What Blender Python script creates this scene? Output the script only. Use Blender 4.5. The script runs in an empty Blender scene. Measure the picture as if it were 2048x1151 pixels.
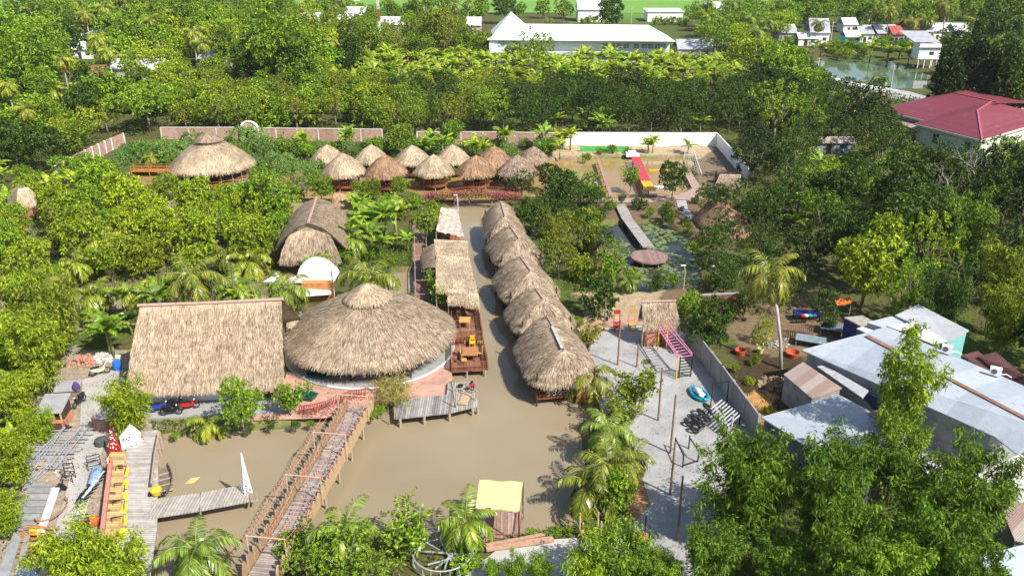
import bpy, math, random
import numpy as np
from mathutils import Vector, Matrix
R = math.radians
# ------------------------------------------------------------------ camera, sky, sun
F, H, YH = 1700.0, 38.0, -150.0
PITCH = math.atan((575.5 - YH) / F)
CP, SP = math.cos(PITCH), math.sin(PITCH)
scn = bpy.context.scene
cam = bpy.data.cameras.new("camera"); camo = bpy.data.objects.new("camera", cam)
scn.collection.objects.link(camo)
cam.lens = 36 * F / 2048; cam.sensor_width = 36
cam.clip_start = 0.5; cam.clip_end = 5000
camo.location = (0, 0, H); camo.rotation_euler = (math.pi / 2 - PITCH, 0, 0)
scn.camera = camo
SUN_EL, SUN_AZ = R(47), math.atan2(0.68, -0.62)      # azimuth measured from +Y towards +X
sd = Vector((math.sin(SUN_AZ) * math.cos(SUN_EL), math.cos(SUN_AZ) * math.cos(SUN_EL), math.sin(SUN_EL)))
sun = bpy.data.lights.new("sun", 'SUN'); suno = bpy.data.objects.new("sun", sun)
scn.collection.objects.link(suno)
sun.energy = 5.0; sun.angle = R(0.6); sun.color = (1.0, 0.955, 0.87)
suno.rotation_euler = sd.to_track_quat('Z', 'Y').to_euler(); suno.location = (60, -60, 120)
world = bpy.data.worlds.new("World"); scn.world = world; world.use_nodes = True
wn = world.node_tree; sky = wn.nodes.new('ShaderNodeTexSky'); sky.sky_type = 'NISHITA'
sky.sun_disc = False; sky.sun_elevation = SUN_EL; sky.sun_rotation = SUN_AZ
sky.air_density = 1.0; sky.dust_density = 1.5; sky.ozone_density = 1.0
wn.links.new(sky.outputs[0], wn.nodes['Background'].inputs[0]); wn.nodes['Background'].inputs[1].default_value = 0.12
scn.view_settings.view_transform = 'Standard'; scn.view_settings.look = 'None'
scn.view_settings.exposure = 0.54; scn.view_settings.gamma = 1
scn.cycles.max_bounces = 5; scn.cycles.transparent_max_bounces = 6
scn.cycles.diffuse_bounces = 2; scn.cycles.use_denoising = True
scn.cycles.sample_clamp_indirect = 6

def W(px, py, z=0.0):
    """point of the photograph -> the place at height z it shows"""
    a, b = (px - 1024) / F, -(py - 575.5) / F
    d = Vector((a, CP + b * SP, -SP + b * CP))
    t = (z - H) / d.z
    return Vector((a * t, d.y * t, z))
def ZC(p): return p[1] * CP - (p[2] - H) * SP           # depth of a point
def PX(p):
    z = ZC(p); return 1024 + F * p[0] / z, 575.5 - F * (p[1] * SP + (p[2] - H) * CP) / z
# ------------------------------------------------------------------ materials
MATS = {}
def nmat(name):
    m = bpy.data.materials.new(name); m.use_nodes = True
    return m, m.node_tree, m.node_tree.nodes['Principled BSDF']
def ramp(nt, cols, fac):
    r = nt.nodes.new('ShaderNodeValToRGB'); e = r.color_ramp.elements
    while len(e) < len(cols): e.new(0.5)
    for i, c in enumerate(cols):
        pos, c = c if isinstance(c[1], (tuple, list)) else (i / (len(cols) - 1), c)
        e[i].position = pos; e[i].color = (*c, 1)
    nt.links.new(fac, r.inputs[0]); return r.outputs[0]
def noise(nt, scale, detail=4, vec=None, rough=0.6, dist=0.0):
    n = nt.nodes.new('ShaderNodeTexNoise'); n.inputs['Scale'].default_value = scale
    n.inputs['Detail'].default_value = detail; n.inputs['Roughness'].default_value = rough
    n.inputs['Distortion'].default_value = dist
    if vec is None: vec = coords(nt)
    nt.links.new(vec, n.inputs['Vector']); return n.outputs['Fac']
def coords(nt, sc=(1, 1, 1), rz=0.0, kind='Object'):
    t = nt.nodes.new('ShaderNodeTexCoord'); m = nt.nodes.new('ShaderNodeMapping')
    m.inputs['Scale'].default_value = sc; m.inputs['Rotation'].default_value = (0, 0, rz)
    nt.links.new(t.outputs[kind], m.inputs[0]); return m.outputs[0]
def mixc(nt, a, b, fac, typ='MIX'):
    m = nt.nodes.new('ShaderNodeMix'); m.data_type = 'RGBA'; m.blend_type = typ
    for s, v in ((m.inputs[0], fac), (m.inputs[6], a), (m.inputs[7], b)):
        if isinstance(v, (int, float)): s.default_value = v
        elif isinstance(v, tuple): s.default_value = (*v, 1)
        else: nt.links.new(v, s)
    return m.outputs[2]
def bump(nt, b, h, strength=0.4, dist=0.05):
    n = nt.nodes.new('ShaderNodeBump'); n.inputs['Strength'].default_value = strength
    n.inputs['Distance'].default_value = dist
    nt.links.new(h, n.inputs['Height']); nt.links.new(n.outputs[0], b.inputs['Normal'])
def plain(name, col, rough=0.6, var=0.25, scale=3.0, metal=0.0, bmp=0.15, spec=0.3):
    """painted or natural surface with uneven tone"""
    if name in MATS: return MATS[name]
    m, nt, b = nmat(name)
    c2 = tuple(max(0, x * (1 - var)) for x in col); c3 = tuple(min(1, x * (1 + var * .6)) for x in col)
    n = noise(nt, scale, 6)
    nt.links.new(ramp(nt, [(0.3, c2), (0.52, col), (0.72, c3)], n), b.inputs['Base Color'])
    b.inputs['Roughness'].default_value = rough; b.inputs['Metallic'].default_value = metal
    b.inputs['Specular IOR Level'].default_value = spec
    if bmp: bump(nt, b, noise(nt, scale * 6, 3), bmp, 0.02)
    MATS[name] = m; return m
def striped(name, cols, axis=0, freq=8.0, rough=0.8, kind='Object', rz=0.0, gap=None, wave=0):
    """boards, sheets or tiles laid side by side: tone changes from one to the next"""
    if name in MATS: return MATS[name]
    m, nt, b = nmat(name)
    v = coords(nt, rz=rz, kind=kind)
    s = nt.nodes.new('ShaderNodeSeparateXYZ'); nt.links.new(v, s.inputs[0])
    mu = nt.nodes.new('ShaderNodeMath'); mu.operation = 'MULTIPLY'; mu.inputs[1].default_value = freq
    nt.links.new(s.outputs[axis], mu.inputs[0])
    fl = nt.nodes.new('ShaderNodeMath'); fl.operation = 'FLOOR'; nt.links.new(mu.outputs[0], fl.inputs[0])
    wn_ = nt.nodes.new('ShaderNodeTexWhiteNoise'); wn_.noise_dimensions = '1D'; nt.links.new(fl.outputs[0], wn_.inputs['W'])
    c = ramp(nt, cols, wn_.outputs['Value'])
    c = mixc(nt, c, ramp(nt, [(.3, (.55, .55, .55)), (.7, (1.15, 1.15, 1.15))], noise(nt, 2.2, 5)), 0.25 if wave else 0.7, 'MULTIPLY')
    if gap:
        fr = nt.nodes.new('ShaderNodeMath'); fr.operation = 'FRACT'; nt.links.new(mu.outputs[0], fr.inputs[0])
        lt = nt.nodes.new('ShaderNodeMath'); lt.operation = 'LESS_THAN'; lt.inputs[1].default_value = 0.12
        nt.links.new(fr.outputs[0], lt.inputs[0])
        c = mixc(nt, c, gap, lt.outputs[0])
    nt.links.new(c, b.inputs['Base Color']); b.inputs['Roughness'].default_value = rough
    b.inputs['Specular IOR Level'].default_value = 0.2
    if wave:      # corrugation
        w = nt.nodes.new('ShaderNodeTexWave'); w.bands_direction = 'XYZ'[axis]; w.inputs['Scale'].default_value = wave
        nt.links.new(v, w.inputs['Vector']); bump(nt, b, w.outputs['Fac'], 0.5, 0.03)
        st = noise(nt, .9, 7, rough=.75)
        nt.links.new(mixc(nt, c, (.20, .15, .12), ramp(nt, [(.58, (0, 0, 0)), (.70, (.55, .55, .55))], st)), b.inputs['Base Color'])
    else: bump(nt, b, noise(nt, 14, 3), 0.25, 0.02)
    MATS[name] = m; return m
def brick(name, c1, c2, mortar, scale=4.0, rough=0.85, kind='Object', bw=.5, rh=.25):
    if name in MATS: return MATS[name]
    m, nt, b = nmat(name)
    t = nt.nodes.new('ShaderNodeTexBrick'); t.inputs['Scale'].default_value = scale
    t.inputs['Color1'].default_value = (*c1, 1); t.inputs['Color2'].default_value = (*c2, 1)
    t.inputs['Mortar'].default_value = (*mortar, 1); t.inputs['Mortar Size'].default_value = 0.015
    t.inputs['Brick Width'].default_value = bw; t.inputs['Row Height'].default_value = rh
    v = coords(nt, kind=kind)
    nt.links.new(v, t.inputs['Vector'])
    c = mixc(nt, t.outputs['Color'], ramp(nt, [(.3, (.6, .6, .6)), (.7, (1.15, 1.12, 1.1))], noise(nt, .6, 6)), 0.8, 'MULTIPLY')
    nt.links.new(c, b.inputs['Base Color']); b.inputs['Roughness'].default_value = rough
    b.inputs['Specular IOR Level'].default_value = 0.15
    MATS[name] = m; return m
def island(nt):
    g = nt.nodes.new('ShaderNodeNewGeometry'); return g.outputs['Random Per Island']
def leafmat(name, cols, trans=0.35, rough=0.5, tint=True, spec=0.25):
    """leaves: each leaf its own tone, each plant its own tint (object colour)"""
    if name in MATS: return MATS[name]
    m, nt, b = nmat(name)
    c = ramp(nt, cols, island(nt))
    if tint:
        oi = nt.nodes.new('ShaderNodeObjectInfo'); c = mixc(nt, c, oi.outputs['Color'], 1.0, 'MULTIPLY')
        c = mixc(nt, c, ramp(nt, [(.35, (.75, .8, .7)), (.65, (1.25, 1.15, 1.1))], noise(nt, .55, 2)), 1.0, 'MULTIPLY')
    nt.links.new(c, b.inputs['Base Color']); b.inputs['Roughness'].default_value = rough
    b.inputs['Specular IOR Level'].default_value = spec
    tr = nt.nodes.new('ShaderNodeBsdfTranslucent')
    nt.links.new(mixc(nt, c, (1.15, 1.1, .35), 1.0, 'MULTIPLY'), tr.inputs[0])
    mx = nt.nodes.new('ShaderNodeMixShader'); mx.inputs[0].default_value = trans
    nt.links.new(b.outputs[0], mx.inputs[1]); nt.links.new(tr.outputs[0], mx.inputs[2])
    nt.links.new(mx.outputs[0], nt.nodes['Material Output'].inputs[0])
    MATS[name] = m; return m
def strawmat(name, cols, patch=.5):
    if name in MATS: return MATS[name]
    m, nt, b = nmat(name)
    c = ramp(nt, cols, island(nt))
    c = mixc(nt, c, ramp(nt, [(.30, (.50, .46, .43)), (.5, (.95, .92, .9)), (.70, (1.28, 1.24, 1.18))], noise(nt, patch, 7, rough=.7)), 0.9, 'MULTIPLY')
    nt.links.new(c, b.inputs['Base Color']); b.inputs['Roughness'].default_value = 0.75
    b.inputs['Specular IOR Level'].default_value = 0.2
    MATS[name] = m; return m
# ------------------------------------------------------------------ objects
col = scn.collection
def setp(o, label=None, cat=None, group=None, kind=None):
    for k, v in (('label', label), ('category', cat), ('group', group), ('kind', kind)):
        if v: o[k] = v
    return o
def thing(name, label, cat, loc=(0, 0, 0), rz=0.0, group=None):
    o = bpy.data.objects.new(name, None); col.objects.link(o); o.empty_display_size = .3
    o.location = loc; o.rotation_euler = (0, 0, rz)
    return setp(o, label, cat, group)
KIDS = {}
def mesh_obj(name, me, mat, parent=None):
    if mat and not me.materials: me.materials.append(mat)
    o = bpy.data.objects.new(name, me); col.objects.link(o)
    if parent is not None: o.parent = parent; KIDS.setdefault(parent.name, []).append(o)
    return o
def copy_tree(o, parent=None):
    c = o.copy(); col.objects.link(c)
    if parent is not None: c.parent = parent; KIDS.setdefault(parent.name, []).append(c)
    for ch in KIDS.get(o.name, []): copy_tree(ch, c)
    return c
class MB:
    """collects shapes into one mesh; off = world position of the thing it belongs to"""
    def __init__(s, off=None): s.v = []; s.f = []; s.o = Vector(off) if off is not None else Vector((0, 0, 0))
    def add(s, vs, fs):
        n = len(s.v); s.v += [tuple(Vector(p) - s.o) for p in vs]; s.f += [tuple(i + n for i in f) for f in fs]; return s
    def box(s, c, d, rz=0.0, M=None):
        c = Vector(c); q = Matrix.Rotation(rz, 3, 'Z') if M is None else M
        vs = [c + q @ Vector((x * d[0] / 2, y * d[1] / 2, z * d[2] / 2)) for z in (-1, 1) for y in (-1, 1) for x in (-1, 1)]
        return s.add(vs, [(0, 2, 3, 1), (4, 5, 7, 6), (0, 1, 5, 4), (2, 6, 7, 3), (0, 4, 6, 2), (1, 3, 7, 5)])
    def beam(s, a, b, w, h=None):
        a, b = Vector(a), Vector(b); d = b - a; L = d.length
        if L < 1e-5: return s
        d /= L; up = Vector((0, 0, 1)) if abs(d.z) < .95 else Vector((0, 1, 0))
        x = d.cross(up).normalized(); y = x.cross(d).normalized()
        return s.box((a + b) / 2, (w, L, h or w), M=Matrix((x, d, y)).transposed())
    def tube(s, pts, r, n=6, r1=None, cap=True):
        pts = [Vector(p) for p in pts]; k = len(pts); vs = []; fs = []
        for i, p in enumerate(pts):
            d = (pts[min(i + 1, k - 1)] - pts[max(i - 1, 0)]).normalized()
            x = d.cross(Vector((0, 0, 1)) if abs(d.z) < .9 else Vector((1, 0, 0))).normalized(); y = d.cross(x)
            rr = r[i] if isinstance(r, (list, tuple)) else (r if r1 is None else r + (r1 - r) * i / (k - 1))
            for j in range(n):
                a = 2 * math.pi * j / n; vs.append(p + x * (math.cos(a) * rr) + y * (math.sin(a) * rr))
        for i in range(k - 1):
            for j in range(n):
                j2 = (j + 1) % n; fs.append((i * n + j, i * n + j2, (i + 1) * n + j2, (i + 1) * n + j))
        if cap: fs += [tuple(range(n))[::-1], tuple((k - 1) * n + j for j in range(n))]
        return s.add(vs, fs)
    def ring(s, c, rad, r, n=20, m=6, M=None):
        c = Vector(c); M = M or Matrix.Identity(3); vs = []; fs = []
        for i in range(n):
            a = 2 * math.pi * i / n
            for j in range(m):
                b = 2 * math.pi * j / m; q = rad + r * math.cos(b)
                vs.append(c + M @ Vector((q * math.cos(a), q * math.sin(a), r * math.sin(b))))
        for i in range(n):
            for j in range(m):
                i2, j2 = (i + 1) % n, (j + 1) % m; fs.append((i * m + j, i2 * m + j, i2 * m + j2, i * m + j2))
        return s.add(vs, fs)
    def prism(s, poly, z0, z1):
        n = len(poly); vs = [Vector((p[0], p[1], z0)) for p in poly] + [Vector((p[0], p[1], z1)) for p in poly]
        return s.add(vs, [tuple(range(n))[::-1], tuple(range(n, 2 * n))] + [(i, (i + 1) % n, n + (i + 1) % n, n + i) for i in range(n)])
    def slab(s, pts, t):
        """a flat panel through pts, t thick, hanging below them"""
        n = len(pts); pts = [Vector(p) for p in pts]; nn = (pts[1] - pts[0]).cross(pts[2] - pts[0]).normalized()
        if nn.z < 0: nn = -nn
        vs = pts + [p - nn * t for p in pts]
        return s.add(vs, [tuple(range(n)), tuple(range(n, 2 * n))[::-1]] + [(i, n + i, n + (i + 1) % n, (i + 1) % n) for i in range(n)])
    def lathe(s, c, prof, n=16, M=None):
        c = Vector(c); vs = []; fs = []; M = M or Matrix.Identity(3)
        for r, z in prof:
            for j in range(n):
                a = 2 * math.pi * j / n; vs.append(c + M @ Vector((r * math.cos(a), r * math.sin(a), z)))
        for i in range(len(prof) - 1):
            for j in range(n):
                j2 = (j + 1) % n; fs.append((i * n + j, i * n + j2, (i + 1) * n + j2, (i + 1) * n + j))
        fs.append(tuple(range(n))[::-1]); fs.append(tuple((len(prof) - 1) * n + j for j in range(n)))
        return s.add(vs, fs)
    def sheet(s, grid):
        h, w = len(grid), len(grid[0])
        return s.add([p for r in grid for p in r], [(i * w + j, i * w + j + 1, (i + 1) * w + j + 1, (i + 1) * w + j) for i in range(h - 1) for j in range(w - 1)])
    def arr(s, V):
        """V: (n,4,3) quads"""
        n = len(s.v); V = V - np.array(s.o)
        s.v += [tuple(p) for p in V.reshape(-1, 3)]; s.f += [(n + 4 * i, n + 4 * i + 1, n + 4 * i + 2, n + 4 * i + 3) for i in range(len(V))]; return s
    def mesh(s, name, smooth=False):
        me = bpy.data.meshes.new(name); me.from_pydata(s.v, [], s.f)
        if smooth: me.polygons.foreach_set('use_smooth', [True] * len(s.f))
        me.update(); return me
    def build(s, name, mat, parent=None, smooth=False): return mesh_obj(name, s.mesh(name, smooth), mat, parent)
def alone(mb, name, mat, label, cat, loc, group=None, smooth=False, rz=0):
    """a thing that is one mesh; the builder was given off=loc (or built round the origin)"""
    o = mb.build(name, mat, None, smooth); o.location = loc; o.rotation_euler.z = rz
    return setp(o, label, cat, group)
def structure(mb, name, mat, kind='structure', smooth=False):
    o = mb.build(name, mat, None, smooth); o['kind'] = kind; return o
# ------------------------------------------------------------------ ground as one sheet
def poly(*p, z=0.0): return [tuple(W(x, y, z).xy) for x, y in p]
WL = -0.55
def wp(*p): return poly(*p, z=WL)
WATER = dict(
 lagoon=wp((316,884),(400,868),(470,862),(560,856),(640,842),(700,836),(770,820),(800,775),(885,765),(888,690),(880,610),(905,600),(902,520),(893,470),(888,425),(905,410),(912,396),(985,396),(990,415),(1000,470),(1030,560),(1062,640),(1105,745),(1168,790),(1178,830),(1158,880),(1168,940),(1205,990),(1225,1035),(1150,1052),(1080,1075),(1010,1085),(880,1090),(780,1075),(660,1085),(590,1130),(540,1290),(290,1300),(303,1100)),
 upper=wp((262,352),(350,345),(520,350),(640,350),(740,350),(850,342),(1000,334),(1095,322),(1200,317),(1385,318),(1388,372),(1360,396),(1200,398),(1110,394),(1045,399),(1000,404),(895,404),(860,398),(820,386),(700,400),(560,402),(440,402),(300,387),(268,368)),
 lotus=wp((1192,458),(1230,447),(1330,447),(1368,470),(1396,510),(1402,560),(1390,582),(1272,584),(1250,540),(1212,500)),
 ditch=wp((-80,598),(120,592),(260,582),(480,588),(600,596),(605,640),(400,625),(250,622),(120,640),(-80,650)),
 ditch3=wp((790,545),(834,540),(836,592),(760,596)),
 farpond=wp((1625,124),(1700,124),(1780,132),(1870,141),(1880,165),(1815,181),(1708,163),(1625,144)),
)
def inside(P, pl):
    x, y = P[:, 0], P[:, 1]; r = np.zeros(len(P), bool); n = len(pl)
    for i in range(n):
        x1, y1 = pl[i]; x2, y2 = pl[(i + 1) % n]
        if y1 == y2: continue
        c = ((y1 > y) != (y2 > y)) & (x < (x2 - x1) * (y - y1) / (y2 - y1) + x1); r ^= c
    return r
def pdist(P, pl):
    d = np.full(len(P), 1e9); n = len(pl)
    for i in range(n):
        a = np.array(pl[i]); b = np.array(pl[(i + 1) % n]); ab = b - a; L = ab @ ab
        if L < 1e-9: continue
        t = np.clip(((P - a) @ ab) / L, 0, 1); q = P - (a + t[:, None] * ab)
        d = np.minimum(d, np.hypot(q[:, 0], q[:, 1]))
    return d
def vnoise(P, s, seed=0):
    """smooth value noise, numpy"""
    q = P / s + seed * 17.3; i = np.floor(q).astype(int); f = q - i; f = f * f * (3 - 2 * f)
    def h(a, b): v = np.sin(a * 127.1 + b * 311.7 + seed) * 43758.5453; return v - np.floor(v)
    a, b = i[:, 0], i[:, 1]
    return (h(a, b) * (1 - f[:, 0]) + h(a + 1, b) * f[:, 0]) * (1 - f[:, 1]) + (h(a, b + 1) * (1 - f[:, 0]) + h(a + 1, b + 1) * f[:, 0]) * f[:, 1]
def wet(P):
    r = np.zeros(len(P), bool)
    for pl in WATER.values(): r |= inside(P, pl)
    return r
def axis(lo, hi, step, a, b):
    m = list(np.arange(a, b + step / 2, step)); g = step; x = a; L = []
    while x > lo: g *= 1.35; x -= g; L.append(x)
    g = step; x = b; U = []
    while x < hi: g *= 1.35; x += g; U.append(x)
    return np.array(L[::-1] + m + U)
gx = axis(-1800, 1800, 0.5, -72, 92); gy = axis(-60, 3500, 0.5, 34, 190)
XX, YY = np.meshgrid(gx, gy); GP = np.stack([XX.ravel(), YY.ravel()], 1)
JP = GP + np.stack([vnoise(GP, 1.7, 1) - .5, vnoise(GP, 1.7, 2) - .5], 1) * 1.1
gz = (vnoise(GP, 6, 3) - .5) * .16 + (vnoise(GP, 1.3, 4) - .5) * .07
near = (GP[:, 0] > -110) & (GP[:, 0] < 200) & (GP[:, 1] > 20) & (GP[:, 1] < 290)
sdist = np.full(len(GP), 99.0); idx = np.where(near)[0]
for pl in WATER.values():
    d = pdist(JP[idx], pl); ins = inside(JP[idx], pl); d = np.where(ins, -d, d); sdist[idx] = np.minimum(sdist[idx], d)
bank = np.clip((-sdist + .35) / 1.1, 0, 1); gz = gz - bank * 1.6
SOIL = np.array([.30, .215, .135]); GRASS = np.array([.075, .13, .02]); LITTER = np.array([.085, .062, .035])
SAND = np.array([.42, .33, .22]); MUD = np.array([.17, .125, .08]); RICE = np.array([.13, .27, .045]); GREY = np.array([.33, .27, .21])
ZONES = [   # ground cover by area: polygon in the photograph, colour, share
 (poly((-200,440),(620,430),(620,640),(-200,680)), SOIL * .6 + GRASS * .5, .8),
 (poly((240,400),(700,400),(700,425),(240,432)), SOIL * .8 + GRASS * .4, .9),
 (poly((1330,290),(1432,292),(1490,352),(1445,405),(1385,385)), np.array([.20, .15, .105]), 1),
 (poly((1090,290),(1440,290),(1400,318),(1090,322)), SAND, .9),
 (poly((1110,395),(1420,390),(1480,470),(1420,600),(1180,600),(1180,460)), SOIL * .55, .85),
 (poly((1150,580),(1320,580),(1300,660),(1180,660)), SAND * .9, .95),
 (poly((1440,590),(1640,560),(1700,690),(1560,740),(1460,700)), SOIL * .62, .85),  # backyard soil, darkened in colour to stand for the big trees' shade
 (poly((1440,690),(1620,720),(1560,860),(1500,870)), LITTER * .7, .9),
 (poly((1460,740),(1540,800),(1545,850),(1500,860)), SAND * np.array([1, .7, .4]), .9),
 (poly((60,690),(270,690),(330,870),(240,1200),(-60,1200),(60,860)), GREY, .95),
 (poly((1240,850),(1300,860),(1420,1160),(1200,1180),(1230,1040)), SOIL * np.array([1.15, .95, .8]), .9),
 (poly((330,820),(520,820),(700,830),(700,850),(330,884)), SOIL * .8 + GRASS * .3, .9),
 (poly((1600,155),(1700,172),(1780,205),(1700,225),(1600,190)), SAND * .8, .9),
 (poly((780,105),(1100,130),(1600,140),(1600,190),(780,190)), SOIL * .9, .6),
 (poly((-400,0),(60,0),(60,28),(-400,32)), RICE, 1), (poly((560,-60),(1520,-70),(1500,30),(900,20),(560,24)), RICE, 1),
]
colr = np.tile(LITTER * .8 + GRASS * .35, (len(GP), 1)); g1 = vnoise(GP, 9, 7)[:, None]; g2 = vnoise(GP, 2.3, 8)[:, None]
colr = np.where(g1 * .6 + g2 * .4 > .5, colr * .4 + GRASS * .6, colr)
JZ = GP + np.stack([vnoise(GP, 3, 11) - .5, vnoise(GP, 3, 12) - .5], 1) * 3
for pl, c, s in ZONES:
    m = inside(JZ, pl)[:, None]; mm = (g2 * .5 + vnoise(GP, .9, 13)[:, None] * .5 < s + .05)
    colr = np.where(m & mm, c, colr)
far = GP[:, 1] > 560; colr[far] = RICE
e = np.clip(1 - np.abs(sdist) / 1.0, 0, 1)[:, None]; colr = colr * (1 - e) + (MUD * (g2 > .45) + (MUD * .4 + GRASS * .7) * (g2 <= .45)) * e
me = bpy.data.meshes.new('ground'); ny, nx = len(gy), len(gx)
ii, jj = np.meshgrid(np.arange(ny - 1), np.arange(nx - 1), indexing='ij'); a = (ii * nx + jj).ravel()
fc = np.stack([a, a + 1, a + nx + 1, a + nx], 1)
me.vertices.add(len(GP)); me.vertices.foreach_set('co', np.column_stack([GP, gz]).ravel())
me.loops.add(fc.size); me.loops.foreach_set('vertex_index', fc.ravel().astype(np.int32))
me.polygons.add(len(fc)); me.polygons.foreach_set('loop_start', (np.arange(len(fc)) * 4).astype(np.int32))
me.polygons.foreach_set('loop_total', np.full(len(fc), 4, np.int32)); me.polygons.foreach_set('use_smooth', np.ones(len(fc), bool))
me.update(calc_edges=True)
at = me.color_attributes.new('soil', 'FLOAT_COLOR', 'POINT'); at.data.foreach_set('color', np.column_stack([colr, np.ones(len(GP))]).ravel())
gm, nt, b = nmat('ground soil')
vc = nt.nodes.new('ShaderNodeVertexColor'); vc.layer_name = 'soil'
c = mixc(nt, vc.outputs[0], ramp(nt, [(.3, (.55, .55, .5)), (.7, (1.35, 1.3, 1.25))], noise(nt, 1.6, 8, rough=.75)), 1.0, 'MULTIPLY')
nt.links.new(c, b.inputs['Base Color']); b.inputs['Roughness'].default_value = .95; b.inputs['Specular IOR Level'].default_value = .1
bump(nt, b, noise(nt, 9, 5), .5, .08)
g = mesh_obj('ground', me, gm); g['kind'] = 'structure'
# water
def watermat(name, c1, c2, rough=.08, depthy=.3):
    m, nt, b = nmat(name)
    nt.links.new(ramp(nt, [(.35, c1), (.65, c2)], noise(nt, .06, 3)), b.inputs['Base Color'])
    b.inputs['Roughness'].default_value = rough; b.inputs['Specular IOR Level'].default_value = .5; b.inputs['IOR'].default_value = 1.33
    bump(nt, b, noise(nt, 1.6, 5), .10, .04); return m
def flat(pl, z): return MB().add([(x, y, z) for x, y in pl], [tuple(range(len(pl)))])
def grow(pl, d):
    c = np.mean(np.array(pl), 0); out = []
    for p in pl:
        v = np.array(p) - c; out.append(tuple(np.array(p) + v / (np.linalg.norm(v) + 1e-6) * d))
    return out
brown = watermat('muddy canal water', (.245, .195, .122), (.29, .233, .150)); ochre = watermat('ochre pond water', (.33, .20, .06), (.30, .21, .10))
dark = watermat('dark clear water', (.03, .04, .035), (.05, .05, .03), .03); green = watermat('green pond water', (.07, .11, .06), (.11, .16, .10), .05)
ys = W(1024, 600, WL).y
def box_sheet(x0, x1, y0, y1, z): return MB().add([(x0, y0, z), (x1, y0, z), (x1, y1, z), (x0, y1, z)], [(0, 1, 2, 3)])
yA = W(1024, 402, WL).y
xr = W(1140, 500, WL).x + 1.2
structure(box_sheet(-75, xr, 28, yA, WL), 'canal_water', brown)
up = WATER['upper']; xa, xb = min(p[0] for p in up) - 3, max(p[0] for p in up) + 3
structure(box_sheet(xa, xb, yA, max(p[1] for p in up) + 2, WL + .004), 'pond_water', ochre)
lo = WATER['lotus']
structure(box_sheet(min(p[0] for p in lo) - 1.5, max(p[0] for p in lo) + 2, min(p[1] for p in lo) - 2, max(p[1] for p in lo) + 2, WL + .008), 'lotus_pond_water', dark)
fp = WATER['farpond']
structure(box_sheet(min(p[0] for p in fp) - 2, max(p[0] for p in fp) + 2, min(p[1] for p in fp) - 2, max(p[1] for p in fp) + 2, WL), 'far_pond_water', green)
# ------------------------------------------------------------------ plants
rng = np.random.default_rng(5); rnd = random.Random(5)
def unit(v): return v / (np.linalg.norm(v, axis=-1, keepdims=True) + 1e-9)
def leafquads(base, d, L, w, up=None, droop=0.0):
    """pointed leaves: base (n,3), direction d, length L, half width w"""
    n = len(base); d = unit(d); r = up if up is not None else unit(rng.normal(size=(n, 3)))
    s = unit(np.cross(d, r)) * np.reshape(w, (-1, 1)); L = np.reshape(L, (-1, 1))
    m = base + d * L * .45; tip = base + d * L; tip[:, 2] -= droop * L[:, 0]
    return np.stack([base, m + s, tip, m - s], 1)
def crown(seed, rx, rz, zc, lobes, clumps, per, L, w, shape='round', droop=.15, spread=.8, inner=.25):
    """leaf clumps spread over an uneven, many-lobed crown"""
    g = np.random.default_rng(seed); V = []
    cs = []
    for i in range(lobes):
        a = 2.4 * i + g.uniform(-.4, .4); h = g.uniform(-.75, .95)
        if shape == 'cone': rr = rx * (1 - (h + 1) / 2) * .75; 
        elif shape == 'umbrella': rr = rx * math.sqrt(g.uniform(.1, 1)) * .8; h = .35 + g.uniform(-.3, .4) - (rr / rx) ** 2 * .5
        elif shape == 'column': rr = rx * .45 * g.uniform(.3, 1)
        else: rr = rx * .62 * math.sqrt(max(0.05, 1 - h * h * .8)) * g.uniform(.7, 1.1)
        k = g.uniform(.34, .55) * (.75 if shape == 'umbrella' else 1)
        cs.append((rr * math.cos(a), rr * math.sin(a), zc + h * rz * .72, k * rx * (1.0 if shape != 'column' else .8)))
    cs.append((0, 0, zc, .5 * rx)); cs = np.array(cs)
    wts = cs[:, 3] ** 2; wts /= wts.sum(); li = g.choice(len(cs), clumps, p=wts)
    n = unit(g.normal(size=(clumps, 3)) + np.array([0, 0, .35])); rad = cs[li, 3] * g.uniform(1 - inner * 1.6, 1.06, clumps)
    c = cs[li, :3] + n * rad[:, None] * np.array([1, 1, .8])
    # drop clumps deep inside another lobe
    keep = np.ones(clumps, bool)
    for k in range(len(cs)):
        dd = np.linalg.norm((c - cs[k, :3]) / np.array([1, 1, .8]), axis=1); keep &= ~((dd < cs[k, 3] * .72) & (g.random(clumps) < .8))
    c, n = c[keep], n[keep]; m = len(c)
    csz = g.uniform(.7, 1.3, m)
    b = np.repeat(c, per, 0); nn = np.repeat(n, per, 0); sz = np.repeat(csz, per)
    d = unit(nn * .8 + g.normal(size=(m * per, 3)) * spread + np.array([0, 0, -.1]))
    up = unit(nn + g.normal(size=(m * per, 3)) * .5)
    b = b + g.normal(size=b.shape) * L * .25
    return leafquads(b, d, L * sz * g.uniform(.7, 1.2, m * per), w * g.uniform(.8, 1.2, m * per), up, droop), cs
def trunkmesh(cs, zt, r, name, lean=0.0, n=7, seed=0):
    g = random.Random(seed); mb = MB(); fork = zt * .55
    mb.tube([(0, 0, -.3), (lean * .3, .05, fork * .5), (lean, 0, fork)], [r, r * .8, r * .65], n)
    for c in list(cs)[:7]:
        c = Vector(c[:3]); m = Vector((lean, 0, fork)).lerp(c, .5) + Vector((g.uniform(-.2, .2), g.uniform(-.2, .2), -.25))
        mb.tube([(lean, 0, fork - .1), m, c], [r * .5, r * .3, r * .12], 5)
    return mb.mesh(name, True)
bark = plain('grey brown bark', (.20, .16, .12), .95, .35, 4, bmp=.5); palebark = plain('pale bark', (.42, .38, .32), .9, .3, 5)
GRN = [(.045, .075, .010), (.09, .15, .014), (.145, .225, .018), (.23, .315, .03)]
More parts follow.
